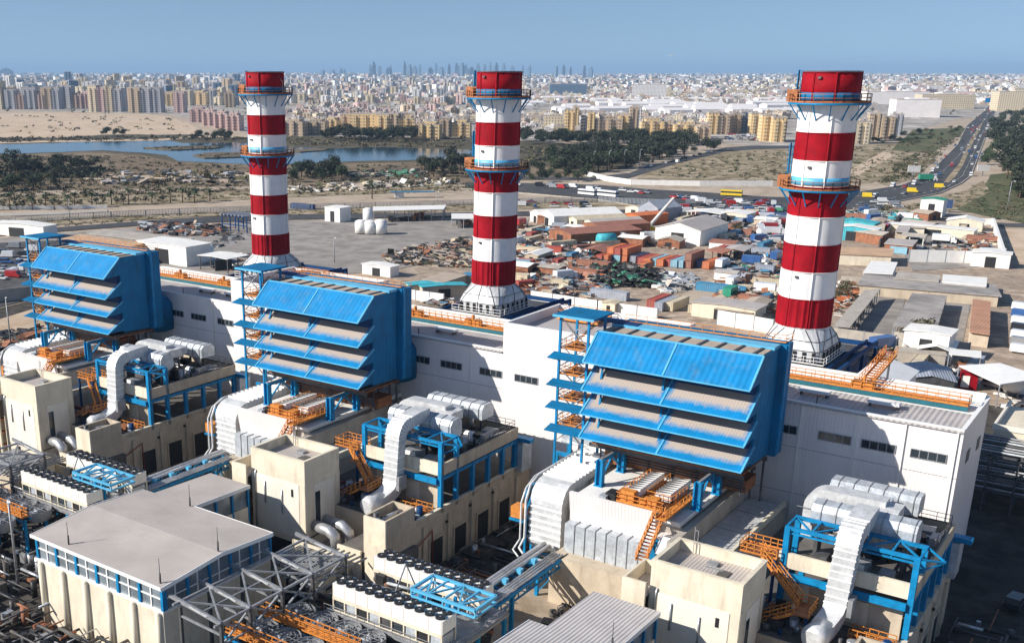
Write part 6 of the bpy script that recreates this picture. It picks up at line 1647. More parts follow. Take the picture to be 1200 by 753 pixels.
mat('car_dark', (0.03, 0.032, 0.04), 0.25, 0, 0.1, coat=0.5); mat('car_red', (0.42, 0.03, 0.03), 0.3, 0, 0.1, coat=0.5); mat('car_blue', (0.04, 0.11, 0.30), 0.3, 0, 0.1, coat=0.5)
VM = {}
def vm_(body, kind):
    k = (body, kind)
    if k not in VM:
        d = {'car': (4.5, 1.8, 1.45), 'suv': (4.8, 1.9, 1.8), 'van': (5.4, 2.0, 2.4), 'bus': (11.5, 2.5, 3.2), 'truck': (9.0, 2.5, 3.6)}[kind]
        VM[k] = car_mesh(body, *d, kind)
    return VM[k]
CN = {'car_white': 'white', 'car_silver': 'silver', 'car_dark': 'dark', 'car_red': 'red', 'car_blue': 'blue', 'yellow_paint': 'yellow', 'green_paint': 'green', 'blue_panel': 'bright blue'}
def veh(u, v, body, kind, rz, where, group=None, sc=1.0, lab=None):
    nm = {'car': 'parked_car', 'suv': 'off_roader', 'van': 'van', 'bus': 'bus', 'truck': 'lorry'}[kind]
    w = {'car': 'car', 'suv': 'off-roader', 'van': 'van', 'bus': 'bus', 'truck': 'lorry'}[kind]
    p = G(u, v); p.z = 0.27
    return inst(nm, vm_(body, kind), lab or ('%s %s %s' % (CN[body], w, where)), w, p, rz, sc, group)
rg = random.Random(31)
bodies = ['car_white', 'car_white', 'car_silver', 'car_dark', 'car_white', 'car_blue', 'car_red']
# highway traffic along the two carriageways
def along(line, n, offs, where, group, v_bias=1.0):
    pts = [G(u, v) for u, v in line]; Ls = [(b-a).length for a, b in zip(pts, pts[1:])]; T = sum(Ls)
    for k in range(n):
        s_ = T*(rg.random()**v_bias); i = 0
        while i < len(Ls)-1 and s_ > Ls[i]: s_ -= Ls[i]; i += 1
        a, b = pts[i], pts[i+1]; d = (b-a).normalized(); p = a.lerp(b, min(1, s_/Ls[i]))+Vector((-d.y, d.x, 0))*rg.choice(offs); p.z = 0.27
        body = rg.choice(bodies); kd = rg.choice(['car', 'car', 'suv', 'van']); w = {'car': 'car', 'suv': 'off-roader', 'van': 'van'}[kd]
        inst('highway_car' if kd == 'car' else 'highway_'+kd, vm_(body, kd), '%s %s %s' % (CN[body], w, where), w, p, math.atan2(d.y, d.x), 1.0, group+', '+CN[body]+' '+w)
along([(1165, 126), (1153, 157), (1141, 188), (1128, 207), (1100, 223), (1050, 231), (1000, 240)], 46, [-6, -2.5, 1, 4.5], 'on the near carriageway of the highway', 'near carriageway traffic', 0.8)
along([(1158, 126), (1140, 152), (1124, 178), (1106, 196), (1086, 209), (1050, 220), (1000, 228)], 40, [-6, -2.5, 1, 4.5], 'on the far carriageway of the highway', 'far carriageway traffic', 0.8)
along([(545, 217), (640, 219), (740, 226), (820, 236), (900, 240)], 30, [-4, 0, 4], 'on the road between the middle chimney and the junction', 'junction road traffic')
along([(690, 209), (740, 203), (800, 188), (850, 176), (900, 173)], 14, [-3, 3], 'on the side road past the green belt', 'side road traffic')
for u, v, lab in ((1017, 232, 'yellow minibus nearest the chimney on the highway bend'), (1069, 226, 'yellow minibus in the middle of the highway bend'), (1101, 221, 'yellow minibus at the foot of the highway median')):
    veh(u, v, 'yellow_paint', 'van', 0.15, '', None, 1.1, lab)
veh(857, 230, 'yellow_paint', 'bus', 0.15, '', None, 1.0, 'long yellow bus at the junction before the highway-side chimney')
veh(1087, 213, 'green_paint', 'truck', 0.5, '', None, 1.2, 'green lorry leading onto the highway bend')
veh(712, 231, 'car_white', 'bus', -0.2, '', None, 1.1, 'long white bus on the road right of the middle chimney')
veh(688, 229, 'car_white', 'bus', -0.2, '', None, 1.0, 'white coach following the long white bus')
# car parks
def lot(px, n, where, group, sc=1.0, kinds=('car', 'car', 'suv', 'van'), rz=0.5):
    us = [p[0] for p in px]; vs = [p[1] for p in px]; k = 0; placed = []; tries = 0
    while k < n and tries < 6000:
        tries += 1; u, v = rg.uniform(min(us), max(us)), rg.uniform(min(vs), max(vs)); ins = False
        for (x1, y1), (x2, y2) in zip(px, px[1:]+px[:1]):
            if (y1 > v) != (y2 > v) and u < (x2-x1)*(v-y1)/(y2-y1)+x1: ins = not ins
        if not ins: continue
        p = G(u, v)
        if any((p-q).length < 4.6*sc for q in placed): continue
        placed.append(p); p.z = 0.22; body = rg.choice(bodies); kd = rg.choice(kinds); w = {'car': 'car', 'suv': 'off-roader', 'van': 'van', 'truck': 'lorry', 'bus': 'bus'}[kd]
        inst({'car': 'parked_car', 'suv': 'parked_suv', 'van': 'parked_van', 'truck': 'parked_lorry', 'bus': 'bus'}[kd], vm_(body, kd), '%s %s %s' % (CN[body], w, where), w, p, rz+rg.choice([0, 0, 1.57, 3.14])+rg.uniform(-.08, .08), sc, group+', '+CN[body]+' '+w)
        k += 1
lot([(850, 158), (890, 158), (900, 166), (850, 164)], 24, 'in the car park at the foot of the brown flats', 'car park by the brown flats', 1.3)
lot([(770, 243), (830, 236), (905, 236), (915, 250), (860, 256), (790, 252)], 60, 'in the crowded lot beside the junction', 'crowded lot by the junction')
lot([(0, 292), (40, 288), (60, 300), (52, 326), (0, 332)], 20, 'on the asphalt beside the lake-side intake house', 'asphalt lot by the lake-side house')
lot([(600, 236), (690, 240), (690, 246), (600, 243)], 14, 'parked along the perimeter road', 'perimeter road parking')
lot([(870, 252), (918, 250), (915, 285), (885, 290)], 26, 'in the lorry yard beside the highway-side chimney', 'lorry yard by the chimney', 1.0, ('truck', 'van', 'car', 'truck'))
lot([(985, 240), (1050, 236), (1060, 246), (1000, 252)], 14, 'beyond the highway-side chimney near the road', 'lot past the highway-side chimney')
# parked coaches in a row at the right edge
for k in range(7):
    p = G(1197, 364+k*8.4); p.z = 0.15
    inst('parked_van', vm_(['car_white', 'car_blue', 'car_white', 'car_dark', 'car_white', 'car_silver', 'car_white'][k], 'van'), ['white van', 'blue van', 'white van', 'dark van', 'white van', 'silver van', 'white van'][k]+[' first in the line of parked vans beside the tan shed', ' behind the first one in the line beside the tan shed', ' third in the line of vans beside the tan shed', ' in the middle of the van line beside the tan shed', ' fifth in the van line beside the tan shed', ' last but one in the van line beside the tan shed', ' last in the van line next to the white canopy'][k], 'van', p, -0.1, 0.95)
veh(1165, 455, 'car_silver', 'suv', -0.2, '', None, 1.1, 'silver off-roader beside the red kiosk under the white canopy')
veh(1190, 712, 'car_dark', 'suv', 1.4, '', None, 1.0, 'dark car parked in the shaded lane by the hall end')
veh(1101, 304, 'car_dark', 'car', 0.3, '', None, 1.1, 'black car in front of the white panel wall')
veh(42, 322, 'car_white', 'van', 0.9, '', None, 1.2, 'white van by the fence under the lake-side stair tower')
# ================================================================== containers, sheds and heaps of the scrap yards
for nm, c in (('cont_orange', (0.62, 0.17, 0.05)), ('cont_red', (0.42, 0.07, 0.045)), ('cont_blue', (0.05, 0.22, 0.38)), ('cont_ltblue', (0.25, 0.48, 0.60)), ('cont_white', (0.68, 0.66, 0.62)), ('cont_cream', (0.62, 0.53, 0.38)), ('cont_grey', (0.33, 0.36, 0.42)), ('cont_green', (0.06, 0.26, 0.16)), ('cont_navy', (0.03, 0.07, 0.18)), ('cont_rust', (0.33, 0.14, 0.09)), ('turq', (0.05, 0.42, 0.50))):
    mat(nm, c, 0.6, 0, 0.14, 0.4, (0.3, 0.2, 0.14), 0.35, ribs=('X', 0.6))
mat('roof_old', (0.33, 0.30, 0.28), 0.8, 0, 0.3, 0.12, (0.5, 0.45, 0.4), 0.5, ribs=('X', 0.8, 0.5)); mat('cont_rust2', (0.48, 0.25, 0.15), 0.7, 0, 0.15, 0.2, (0.3, 0.17, 0.11), 0.5, ribs=('X', 0.8, 0.5)); mat('cont_tan', (0.55, 0.36, 0.22), 0.7, 0, 0.15, 0.2, (0.4, 0.28, 0.2), 0.5, ribs=('X', 0.8, 0.5))
CM = {}
def cont_mesh(col, L):
    if (col, L) in CM: return CM[(col, L)]
    b = N().use(col).box(-L/2+0.06, L/2-0.06, -1.16, 1.16, 0.1, 2.5); f = N().use(col)
    for x in (-L/2, L/2-0.14):
        for y in (-1.22, 1.08): f.box(x, x+0.14, y, y+0.14, 0, 2.6)
    for y in (-1.22, 1.1):
        for z in (0, 2.48): f.box(-L/2+0.141, L/2-0.141, y, y+0.12, z, z+0.12)
    d = N().use('steel_mid')
    for y in (-0.75, -0.3, 0.3, 0.75): d.box(-L/2+0.0, -L/2+0.055, y-0.03, y+0.03, 0.15, 2.45)
    CM[(col, L)] = (b.mesh('box'), f.mesh('frame'), d.mesh('door_bar')); return CM[(col, L)]
def container(u, v, col, L, rz, lab, z=0.15, dxy=(0, 0)):
    p = G(u, v); p = Vector((p.x+dxy[0], p.y+dxy[1], z)); o = thing('container', lab, 'container', p, None, rz)
    for nm, me in zip(('body', 'corner_frame', 'door_bar'), cont_mesh(col, L)):
        c = bpy.data.objects.new(nm, me); COL.objects.link(c); c.parent = o
    return o
Ry = math.pi/2
cl_ = [(706, 309, 'cont_red', 6.1, 'pinkish-red container at the far end of the container row'), (713, 309.5, 'cont_orange', 6.1, 'orange container beside the pinkish-red one in the row'),
 (723, 307, 'cont_blue', 12.2, 'blue container at the bottom of the orange stack'), (731, 308, 'cont_ltblue', 12.2, 'pale blue container at ground level in the tall stack'), (739, 308.5, 'cont_orange', 12.2, 'orange container under the topmost orange one'),
 (749, 309, 'cont_grey', 12.2, 'grey-blue container right after the tall stack'), (759, 311, 'cont_red', 12.2, 'red container with pink faded roof after the grey-blue one'), (766, 312, 'cont_orange', 12.2, 'orange-red container in the middle of the low row'),
 (773, 312, 'cont_ltblue', 12.2, 'pale blue container in the middle of the low row'), (781, 313, 'cont_orange', 12.2, 'orange container with faded roof in the low row'), (789, 313, 'cont_red', 12.2, 'brick-red container before the light blue pair'),
 (797, 314, 'cont_ltblue', 12.2, 'light blue container, first of the pair near the brown stack'), (804, 314.5, 'cont_ltblue', 12.2, 'light blue container touching the brown stack'), (813, 315, 'cont_rust', 12.2, 'brown container at the bottom of the brown stack'),
 (823, 316, 'cont_navy', 6.1, 'dark navy container between the brown and the orange one'), (834, 316, 'cont_orange', 12.2, 'orange container closing the row near the red lorry')]
for u, v, c, L, lab in cl_: container(u, v-3, c, L, Ry, lab)
container(731, 305, 'cont_red', 12.2, Ry, 'faded red container on top of the pale blue one', 2.76); container(739, 305.5, 'cont_orange', 12.2, Ry, 'bright orange container topmost of the tall stack', 2.76)
container(723, 304, 'cont_orange', 12.2, Ry, 'orange container lying on the blue one', 2.76); container(813, 312, 'cont_rust', 12.2, Ry, 'brown container topmost of the brown stack', 2.76)
for u, v, c, L, rz, lab in [
 (714, 350, 'cont_grey', 12.2, 0.0, 'long grey container behind the cream hut'), (845, 343, 'cont_blue', 16, 0.0, 'very long dark blue container by the rusty boxes'), (793, 361, 'cont_cream', 12.2, Ry, 'cream container near the hall with brown roof'),
 (820, 364, 'cont_cream', 12.2, Ry, 'cream-grey container next to the brown roofed one'), (772, 358, 'cont_red', 12.2, Ry, 'red container end by the sandy track'), (781, 361, 'cont_grey', 12.2, Ry, 'grey container between the red and cream ones'),
 (612, 313, 'cont_ltblue', 6.1, 0.3, 'small bright blue container beside the middle chimney'), (807, 283, 'cont_blue', 12.2, Ry, 'blue container beside the white gabled shed'), (862, 277, 'cont_blue', 12.2, Ry, 'tall blue container on the cream one near the chimney'),
 (852, 281, 'cont_cream', 12.2, Ry, 'cream container left of the tall blue one'), (868, 298, 'cont_white', 12.2, Ry, 'white ribbed container beside the small excavator'), (893, 282, 'cont_white', 6.1, Ry, 'white container near the green machinery'),
 (877, 262, 'cont_blue', 12.2, 0.2, 'blue tilted container near the road junction'), (912, 256, 'cont_navy', 12.2, 0.1, 'navy trailer box near the junction'), (355, 245, 'cont_navy', 14, 0.1, 'dark navy trailer box behind the lake-side chimney'),
 (877, 356, 'cont_rust', 6.1, 0, 'first rusty crate box near the chimney'), (888, 357, 'cont_rust', 6.1, 0, 'second rusty crate box near the chimney'), (1053, 297, 'cont_ltblue', 6.1, 0, 'blue box at the end of the orange-tan wall'),
 (757, 316, 'cont_orange', 6.1, Ry, 'small orange-roofed box before the container row'), (705, 252, 'cont_white', 9, Ry, 'cream long cabin behind the rusty roofs'), (848, 296, 'cont_red', 6.1, Ry, 'red roofed cream cabin near the white container'),
 (910, 250, 'cont_green', 6.1, 0.1, 'green box touching the chimney outline'), (640, 262, 'cont_white', 9, 0.3, 'white cabin near the tents'), (668, 258, 'cont_white', 9, 0.9, 'white cabin beside the long white shed')]:
    container(u, v, c, L, rz, lab)
def shed(u, v, w, L, h, rz, roofm, wallm, lab, rise=1.6, open_=False, door=True):
    """gabled or lean-to shed, its ground centre at (u,v); length along its own y"""
    p = G(u, v); p.z = 0.1; o = thing('shed', lab, 'shed', p, None, rz)
    wl = N().use(wallm)
    if open_:
        for x in (-w/2+0.2, w/2-0.2):
            y = -L/2+0.3
            while y < L/2: wl.box(x-0.15, x+0.15, y, y+0.3, 0, h); y += 5
        wl.use('black_part').box(-0.2, 0.2, -L/2+1, L/2-1, 0, h*0.7)
    else: wl.prism([(-w/2, 0), (-w/2, h), (0, h+rise-0.05), (w/2, h), (w/2, 0)], 'y', -L/2, L/2)
    c = bpy.data.objects.new('wall', wl.mesh('wall')); COL.objects.link(c); c.parent = o
    r_ = N().use(roofm)
    for s_ in (-1, 1): 
        r_.prism([(s_*(w/2+0.4), h-0.1), (0, h+rise), (0, h+rise+0.18), (s_*(w/2+0.4), h+0.1)] if s_ < 0 else [(0, h+rise), (w/2+0.4, h-0.1), (w/2+0.4, h+0.1), (0, h+rise+0.18)], 'y', -L/2-0.3, L/2+0.3)
    c = bpy.data.objects.new('roof', r_.mesh('roof')); COL.objects.link(c); c.parent = o
    if door and not open_:
        d = N().use('black_part').box(-w*0.14, w*0.14, -L/2-0.05, -L/2-0.005, 0, h*0.75)
        c = bpy.data.objects.new('door', d.mesh('door')); COL.objects.link(c); c.parent = o
    return o
for k in range(1):
    shed(810, 281, 19, 30, 6, 0.0, 'roof_beige', 'white_plain', 'white gabled shed with dark doorway beyond the containers', 2.6)
shed(680, 263, 14, 34, 5, -0.6, 'white_plain', 'white_plain', 'long white gabled shed beyond the tents', 2.2)
shed(645, 260, 10, 16, 4, -0.6, 'white_plain', 'white_plain', 'smaller white shed next to the long white one', 1.8)
shed(700, 266, 8, 26, 4, -0.55, 'cont_cream', 'cream_wall', 'cream roofed shed beyond the rusty roofs', 1.2)
shed(718, 268, 8, 26, 3.6, -0.55, 'roof_beige', 'cream_wall', 'pale shed beside the cream roofed one', 1.0)
shed(697, 282, 16, 34, 4.5, -0.5, 'cont_rust', 'rust', 'big shed with rust-brown roof beyond the middle chimney', 0.8)
shed(722, 274, 12, 26, 4.5, -0.5, 'cont_rust', 'rust', 'smaller rust-brown roofed shed behind the big one', 0.8)
shed(756, 262, 10, 18, 4.5, -0.4, 'cont_orange', 'cont_orange', 'orange-red hut under the crane boom', 0.5)
shed(772, 256, 12, 16, 5.5, -0.3, 'cont_grey', 'cont_grey', 'rounded grey-blue shed by the crane', 3.0)
shed(755, 252, 10, 16, 4, -0.3, 'cont_cream', 'cream_wall', 'cream shed near the perimeter road', 1.0)
shed(830, 258, 16, 14, 4, 0.0, 'white_plain', 'white_plain', 'white canopy roof near the junction lot', 0.6, True)
shed(862, 259, 14, 12, 4, 0.0, 'white_plain', 'cream_wall', 'small white roofed office near the blue lorries', 0.6)
shed(853, 372, 18, 9, 4, 0.0, 'roof_beige', 'cream_wall', 'grey flat roofed hut right behind the intake house roof', 0.3)
shed(716, 366, 4, 4, 3, 0.0, 'cont_cream', 'cream_wall', 'tiny cream hut in front of the grey container', 0.3)
shed(1000, 272, 18, 8, 4.5, 0.0, 'turq', 'turq', 'turquoise roofed shed beyond the chimney', 1.0)
shed(1001, 281, 18, 8, 5, 0.0, 'white_plain', 'turq', 'white roofed shed with turquoise sides', 1.0)
shed(1090, 275, 34, 8, 3.5, 0.0, 'white_plain', 'cream_wall', 'white walled workshop in the upper yard', 0.3)
shed(1130, 269, 14, 10, 4, 0.1, 'white_plain', 'cream_wall', 'cream hipped roof house in the upper yard', 1.6)
shed(1092, 253, 10, 8, 8, 0.0, 'green_paint', 'white_plain', 'white building with green roof beside the back road', 0.5)
shed(1160, 312, 12, 7, 5, 0.1, 'white_plain', 'white_plain', 'white square cabin at the corner of the panel wall', 0.2)
shed(1086, 417, 10, 8, 6.5, 0.0, 'white_plain', 'white_plain', 'bright white cube building before the bushy tree', 0.2)
shed(1085, 455, 9, 12, 3.5, 0.3, 'cont_grey', 'steel_dark', 'dark grey tilted roof right behind the hall parapet', 0.9)
shed(396, 259, 9, 8, 6.5, 0.0, 'white_plain', 'white_plain', 'plain white cube hut by the yard edge', 0.1)
shed(205, 306, 26, 12, 7, 0.0, 'white_plain', 'white_plain', 'white office block behind the hall by the lake-side chimney', 0.2)
shed(262, 316, 14, 10, 5, 0.0, 'white_plain', 'steel_dark', 'white canopy roof in front of the lake-side chimney', 0.2, True)
shed(28, 276, 30, 8, 5, 0.2, 'white_plain', 'white_plain', 'white shed beside the lake-side stair tower roof', 0.6)
shed(446, 322, 12, 5, 3.5, 0.0, 'white_plain', 'white_plain', 'small white cabin at the scrap yard corner', 0.3)
shed(500, 345, 12, 5, 3.5, 0.9, 'turq', 'beige_wall', 'light blue roofed hut, nearer the boiler house', 0.2)
shed(518, 347, 14, 5, 3.5, 0.9, 'turq', 'beige_wall', 'light blue roofed hut touching the middle chimney base', 0.2)
shed(560, 335, 9, 6, 3.5, 0.3, 'cont_blue', 'beige_wall', 'dark blue hut roof by the middle chimney', 0.2)
def roof4(px, h, roofm, lab, th=0.25, wallm=None, cat='shed', grid=5.0):
    q = [G(u, v, h) for u, v in px]; c = sum(q, Vector())/4; t = thing('open_shed' if wallm is None else 'building', lab, cat, (c.x, c.y, 0))
    s = N().use(roofm); i = len(s.v); s.v += [tuple(a) for a in q]+[(a.x, a.y, a.z-th) for a in q]
    for f in ((0, 1, 2, 3), (7, 6, 5, 4), (0, 4, 5, 1), (1, 5, 6, 2), (2, 6, 7, 3), (3, 7, 4, 0)): s.face([i+k for k in f])
    part('roof', s, t)
    if wallm:
        s = N().use(wallm); k = [a.lerp(c, 0.04) for a in q]; i = len(s.v); s.v += [(a.x, a.y, 0) for a in k]+[(a.x, a.y, h-th-0.02) for a in k]
        for a, b in ((0, 1), (1, 2), (2, 3), (3, 0)): s.face((i+a, i+b, i+b+4, i+a+4))
        part('wall', s, t)
    else:
        for a, b in zip(q, q[1:]+q[:1]):
            n = max(1, int((b-a).length/grid))
            for k in range(n):
                p = a.lerp(b, k/n).lerp(c, 0.03); part('post', N().use('steel_mid').bar((p.x, p.y, 0), (p.x, p.y, h-th-0.02), 0.22), t)
        s = N().use('black_part'); rg2 = random.Random(int(px[0][0])); 
        for k in range(14):
            p = q[0].lerp(q[1], rg2.uniform(0.15, 0.85)).lerp(q[3].lerp(q[2], rg2.uniform(0.15, 0.85)), rg2.uniform(0.1, 0.9)); s.use(rg2.choice(['black_part', 'steel_dark', 'rust', 'concrete_dark'])); s.boxr((p.x, p.y, 0), rg2.uniform(1, 3), rg2.uniform(1, 3), rg2.uniform(0.6, h*0.6), 0.1)
        part('dark_inside', s, t)  # dark boxes added under the roof, standing in for the shaded interior
    return t
roof4([(977, 381), (996, 383), (1032, 338), (1013, 340)], 3.6, 'concrete', 'long narrow grey open shed roof nearest the highway-side chimney')
roof4([(1046, 381), (1098, 385), (1110, 346), (1069, 343)], 3.6, 'roof_old', 'broad weathered grey shed roof behind the bushy tree')
roof4([(1136, 388), (1160, 391.5), (1161, 353), (1140, 350)], 3.8, 'cont_rust2', 'long tan-orange roofed shed by the parked vans', wallm='beige_wall')
roof4([(1005, 333), (1174, 347), (1167, 333), (1012, 321)], 3.4, 'roof_old', 'very long low weathered roof across the upper yard', wallm='beige_wall')
roof4([(1011, 319), (1046, 321), (1052, 307), (1021, 305.5)], 4.0, 'white_plain', 'white flat roof at the head of the long low building', wallm='white_plain')
roof4([(1048, 326), (1100, 330), (1102, 322), (1052, 318)], 3.8, 'concrete', 'grey middle roof beside the white flat one', wallm='beige_wall')
roof4([(1104, 330), (1156, 335), (1157, 325), (1105, 321)], 4.0, 'white_plain', 'white corrugated roof in the row of the long low building', wallm='white_plain')
roof4([(982, 297), (1046, 300), (1048, 291), (983, 289)], 4.0, 'cont_tan', 'orange-tan flat roof strip beyond the chimney', wallm='cream_wall')
roof4([(981, 265), (1036, 270), (1038, 262), (985, 257)], 4.0, 'cont_cream', 'long cream roof beyond the turquoise sheds', wallm='cream_wall')
roof4([(1049, 271), (1064, 272), (1073, 256), (1058, 255)], 3.5, 'roof_beige', 'narrow pale shed roof beside the dark wall', wallm='beige_wall')
roof4([(1067, 266), (1084, 267), (1086, 258), (1071, 257)], 3.5, 'roof_beige', 'square grey roof in the upper yard', wallm='cream_wall')
roof4([(1036, 285), (1070, 288), (1076, 281), (1042, 279)], 3.5, 'roof_beige', 'low grey roof with brick end wall in the upper yard', wallm='rust')
roof4([(1146, 296), (1176, 297), (1180, 291), (1148, 290)], 3.2, 'white_plain', 'white lean-to roof at the corner of the pale track wall', wallm='beige_wall')
roof4([(101, 273), (202, 285.5), (228, 279), (121, 268)], 6.0, 'concrete', 'wide grey carport roof behind the lake-side intake house')
roof4([(73, 279), (150, 290), (172, 284), (95, 274)], 6.5, 'cont_tan', 'long tan ribbed roof behind the lake-side intake house', wallm='beige_wall')
roof4([(437, 247), (520, 245), (523, 240), (437, 242)], 5.5, 'white_plain', 'long white flat carport roof across the yard')
roof4([(529, 256), (558, 256), (558, 250), (529, 250)], 4.5, 'white_plain', 'lower white carport touching the middle chimney')
roof4([(494, 327), (520, 331), (548, 322), (520, 318)], 4.0, 'dust_tan', 'tan flat roofed hut near the middle chimney', wallm='beige_wall')
roof4([(1112, 414), (1150, 418), (1150, 411), (1113, 408)], 5.0, 'white_plain', 'white flat canopy above dark bays near the hall end')
roof4([(1048, 410), (1110, 416), (1108, 411), (1050, 405)], 3.0, 'concrete', 'grey flat roof strip in front of the open sheds', wallm='concrete')
# tanks
def tank(u, v, r, L, m_, lab, rz=0.0, vert=False, z=0.0):
    p = G(u, v); s = N().use(m_)
    if vert: s.cyl((0, 0, 0.3), r, L, 18).dome((0, 0, 0.3+L), r, 0.45, 18, 4)
    else:
        s.tube([(-L/2-0.4, 0, r+0.6), (-L/2, 0, r+0.6), (L/2, 0, r+0.6), (L/2+0.4, 0, r+0.6)], [r*0.6, r, r, r*0.6], 16)
        s.use('steel_mid').box(-L*0.35, -L*0.28, -r*0.8, r*0.8, 0, r).box(L*0.28, L*0.35, -r*0.8, r*0.8, 0, r)
    p.z = z+0.15
    return inst('storage_tank', s.mesh('storage_tank'), lab, 'tank', p, rz)
tank(423, 274, 2.6, 4.5, 'white_plain', 'white yard silo, the one closest to the lake-side chimney', 0, True)
tank(434, 274.5, 2.6, 4.5, 'white_plain', 'white yard silo in the middle of three', 0, True)
tank(446, 274.5, 2.8, 4.8, 'white_plain', 'white yard silo closest to the middle chimney', 0, True)
tank(431, 264, 2.2, 6.5, 'white_plain', 'tall white tank behind the three yard silos', 0, True)
tank(710, 289, 2.3, 7, 'turq', 'turquoise tank by the rusty roofs', 1.0)
tank(1186, 464, 1.7, 3.2, 'white_plain', 'white round water tank beside the silver off-roader', 0.1)
tank(245, 300, 2.0, 3.0, 'white_plain', 'white domed tank with spire behind the hall roof', 0, True)
# crane, kiosk, canopy
t = thing('mobile_crane', 'mobile crane with raised pale boom beyond the rusty roofs', 'crane', G(760, 272))
p = G(760, 272)
part('carrier', N().use('yellow_paint').boxr((p.x, p.y, 0.8), 9, 2.6, 1.6, 0.2).use('tyre').boxr((p.x, p.y, 0), 8, 2.8, 0.8, 0.2), t)
part('boom', N().use('cont_white').bar((p.x, p.y, 2.5), (p.x+1, p.y+22, 12.5), 1.0, 1.1), t)
part('cab', N().use('white_paint').boxr((p.x-2, p.y, 2.4), 2.2, 2.2, 1.8, 0.2), t)
t = thing('white_canopy', 'big white sagging canopy on poles near the hall end', 'canopy', G(1165, 452))
q = [G(1124, 428, 5.5), G(1172, 425, 6.0), G(1225, 442, 5.5), G(1172, 450, 5.0)]
s = N().use('white_paint'); s.quad(q[3], q[2], q[1], q[0]); s.quad(*[(a.x, a.y, a.z-0.25) for a in q])
for a, b in zip(q, q[1:]+q[:1]): s.quad((a.x, a.y, a.z-0.25), (b.x, b.y, b.z-0.25), b, a)
part('sheet', s, t)
s = N().use('steel_mid')
for a in q: s.bar((a.x, a.y, 0), (a.x, a.y, a.z-0.2), 0.25)
part('pole', s, t)
p = G(1133, 455); t = thing('red_kiosk', 'small red kiosk with white front under the white canopy', 'kiosk', p)
part('wall', N().use('red_paint').boxr((p.x, p.y, 0), 3.4, 3.0, 3.8, 0.2), t)
part('front_panel', N().use('white_paint').boxr((p.x-0.3, p.y-1.65, 0.6), 1.6, 0.1, 2.6, 0.2), t)
# walls and fences
def wall_line(px, h, th, m_, lab, name='boundary_wall', base=0.05, panels=0):
    pts = [G(u, v) for u, v in px]; s = N().use(m_)
    for a, b in zip(pts, pts[1:]): s.bar(a+Vector((0, 0, h/2+base)), b+Vector((0, 0, h/2+base)), th, h)
    if panels:
        s.use('steel_mid')
        for a, b in zip(pts, pts[1:]):
            n = int((b-a).length/panels)
            for k in range(n+1):
                c = a.lerp(b, k/max(1, n)); s.boxr((c.x, c.y, base), 0.35, 0.35, h+0.15, 0)
    o = one(name, s, lab, 'wall' if 'wall' in name else 'fence', tuple(pts[0])); return o
wall_line([(1064, 307), (1150, 309)], 4.5, 0.3, 'white_plain', 'white panel wall behind the black car', panels=5.5)
wall_line([(1178, 312), (1163, 264)], 3.2, 1.0, 'white_plain', 'pale wall edging the sandy track beside the upper yard')
wall_line([(1110, 263), (1163, 264)], 3.0, 0.4, 'white_plain', 'low white wall along the back road')
wall_line([(975, 398), (1048, 408), (1060, 420)], 3.2, 0.3, 'concrete', 'grey block wall in front of the long open shed', panels=6)
wall_line([(1046, 400), (1135, 414)], 2.6, 0.3, 'concrete', 'grey block wall in front of the broad weathered roof', panels=6)
wall_line([(985, 331), (1165, 344)], 2.2, 0.5, 'concrete', 'low wall below the very long pale building')
wall_line([(1030, 290), (1054, 258)], 3.2, 0.5, 'steel_dark', 'dark wall running up beside the narrow pale shed')
wall_line([(622, 352), (700, 364), (770, 374)], 3.0, 0.3, 'white_plain', 'pale wall behind the tall hall block', panels=6)
wall_line([(840, 380), (905, 392)], 4.0, 0.3, 'white_plain', 'pale ribbed wall behind the highway-side intake house', panels=5)
wall_line([(440, 345), (520, 356)], 3.0, 0.3, 'white_plain', 'pale wall behind the middle boiler house', panels=5)
wall_line([(686, 206), (710, 212), (740, 216.5), (820, 218), (905, 218)], 3.0, 1.2, 'white_plain', 'long curving white wall along the dry lot')
wall_line([(-40, 246), (60, 245), (126, 244)], 1.6, 0.6, 'white_plain', 'low white wall behind the palm row')
wall_line([(-40, 358), (46, 350)], 4.0, 0.3, 'concrete', 'grey wall beside the lake-side intake house')
def chain_fence(px, lab, h=3.0, stp=7.0):
    pts = [G(u, v) for u, v in px]; s = N().use('steel_mid'); w = N().use('silver_clad')
    for a, b in zip(pts, pts[1:]):
        L = (b-a).length; n = max(1, int(L/stp))
        for k in range(n+1):
            c = a.lerp(b, k/n); s.bar(c, c+Vector((0, 0, h)), 0.22)
        s.bar(a+Vector((0, 0, h-0.1)), b+Vector((0, 0, h-0.1)), 0.14); s.bar(a+Vector((0, 0, 0.3)), b+Vector((0, 0, 0.3)), 0.14)
        m = int(L/0.7)
        for k in range(m):
            c = a.lerp(b, k/m); w.bar(c+Vector((0, 0, 0.2)), c+Vector((0, 0, h-0.15)), 0.2)
    t = thing('perimeter_fence', lab, 'fence', pts[0]); part('post', s, t); part('mesh_panel', w, t)
chain_fence([(-40, 266), (0, 263), (110, 256), (230, 250.5), (330, 247), (440, 244), (560, 240.5), (700, 237), (790, 241)], 'long grey perimeter fence running beside the site road')
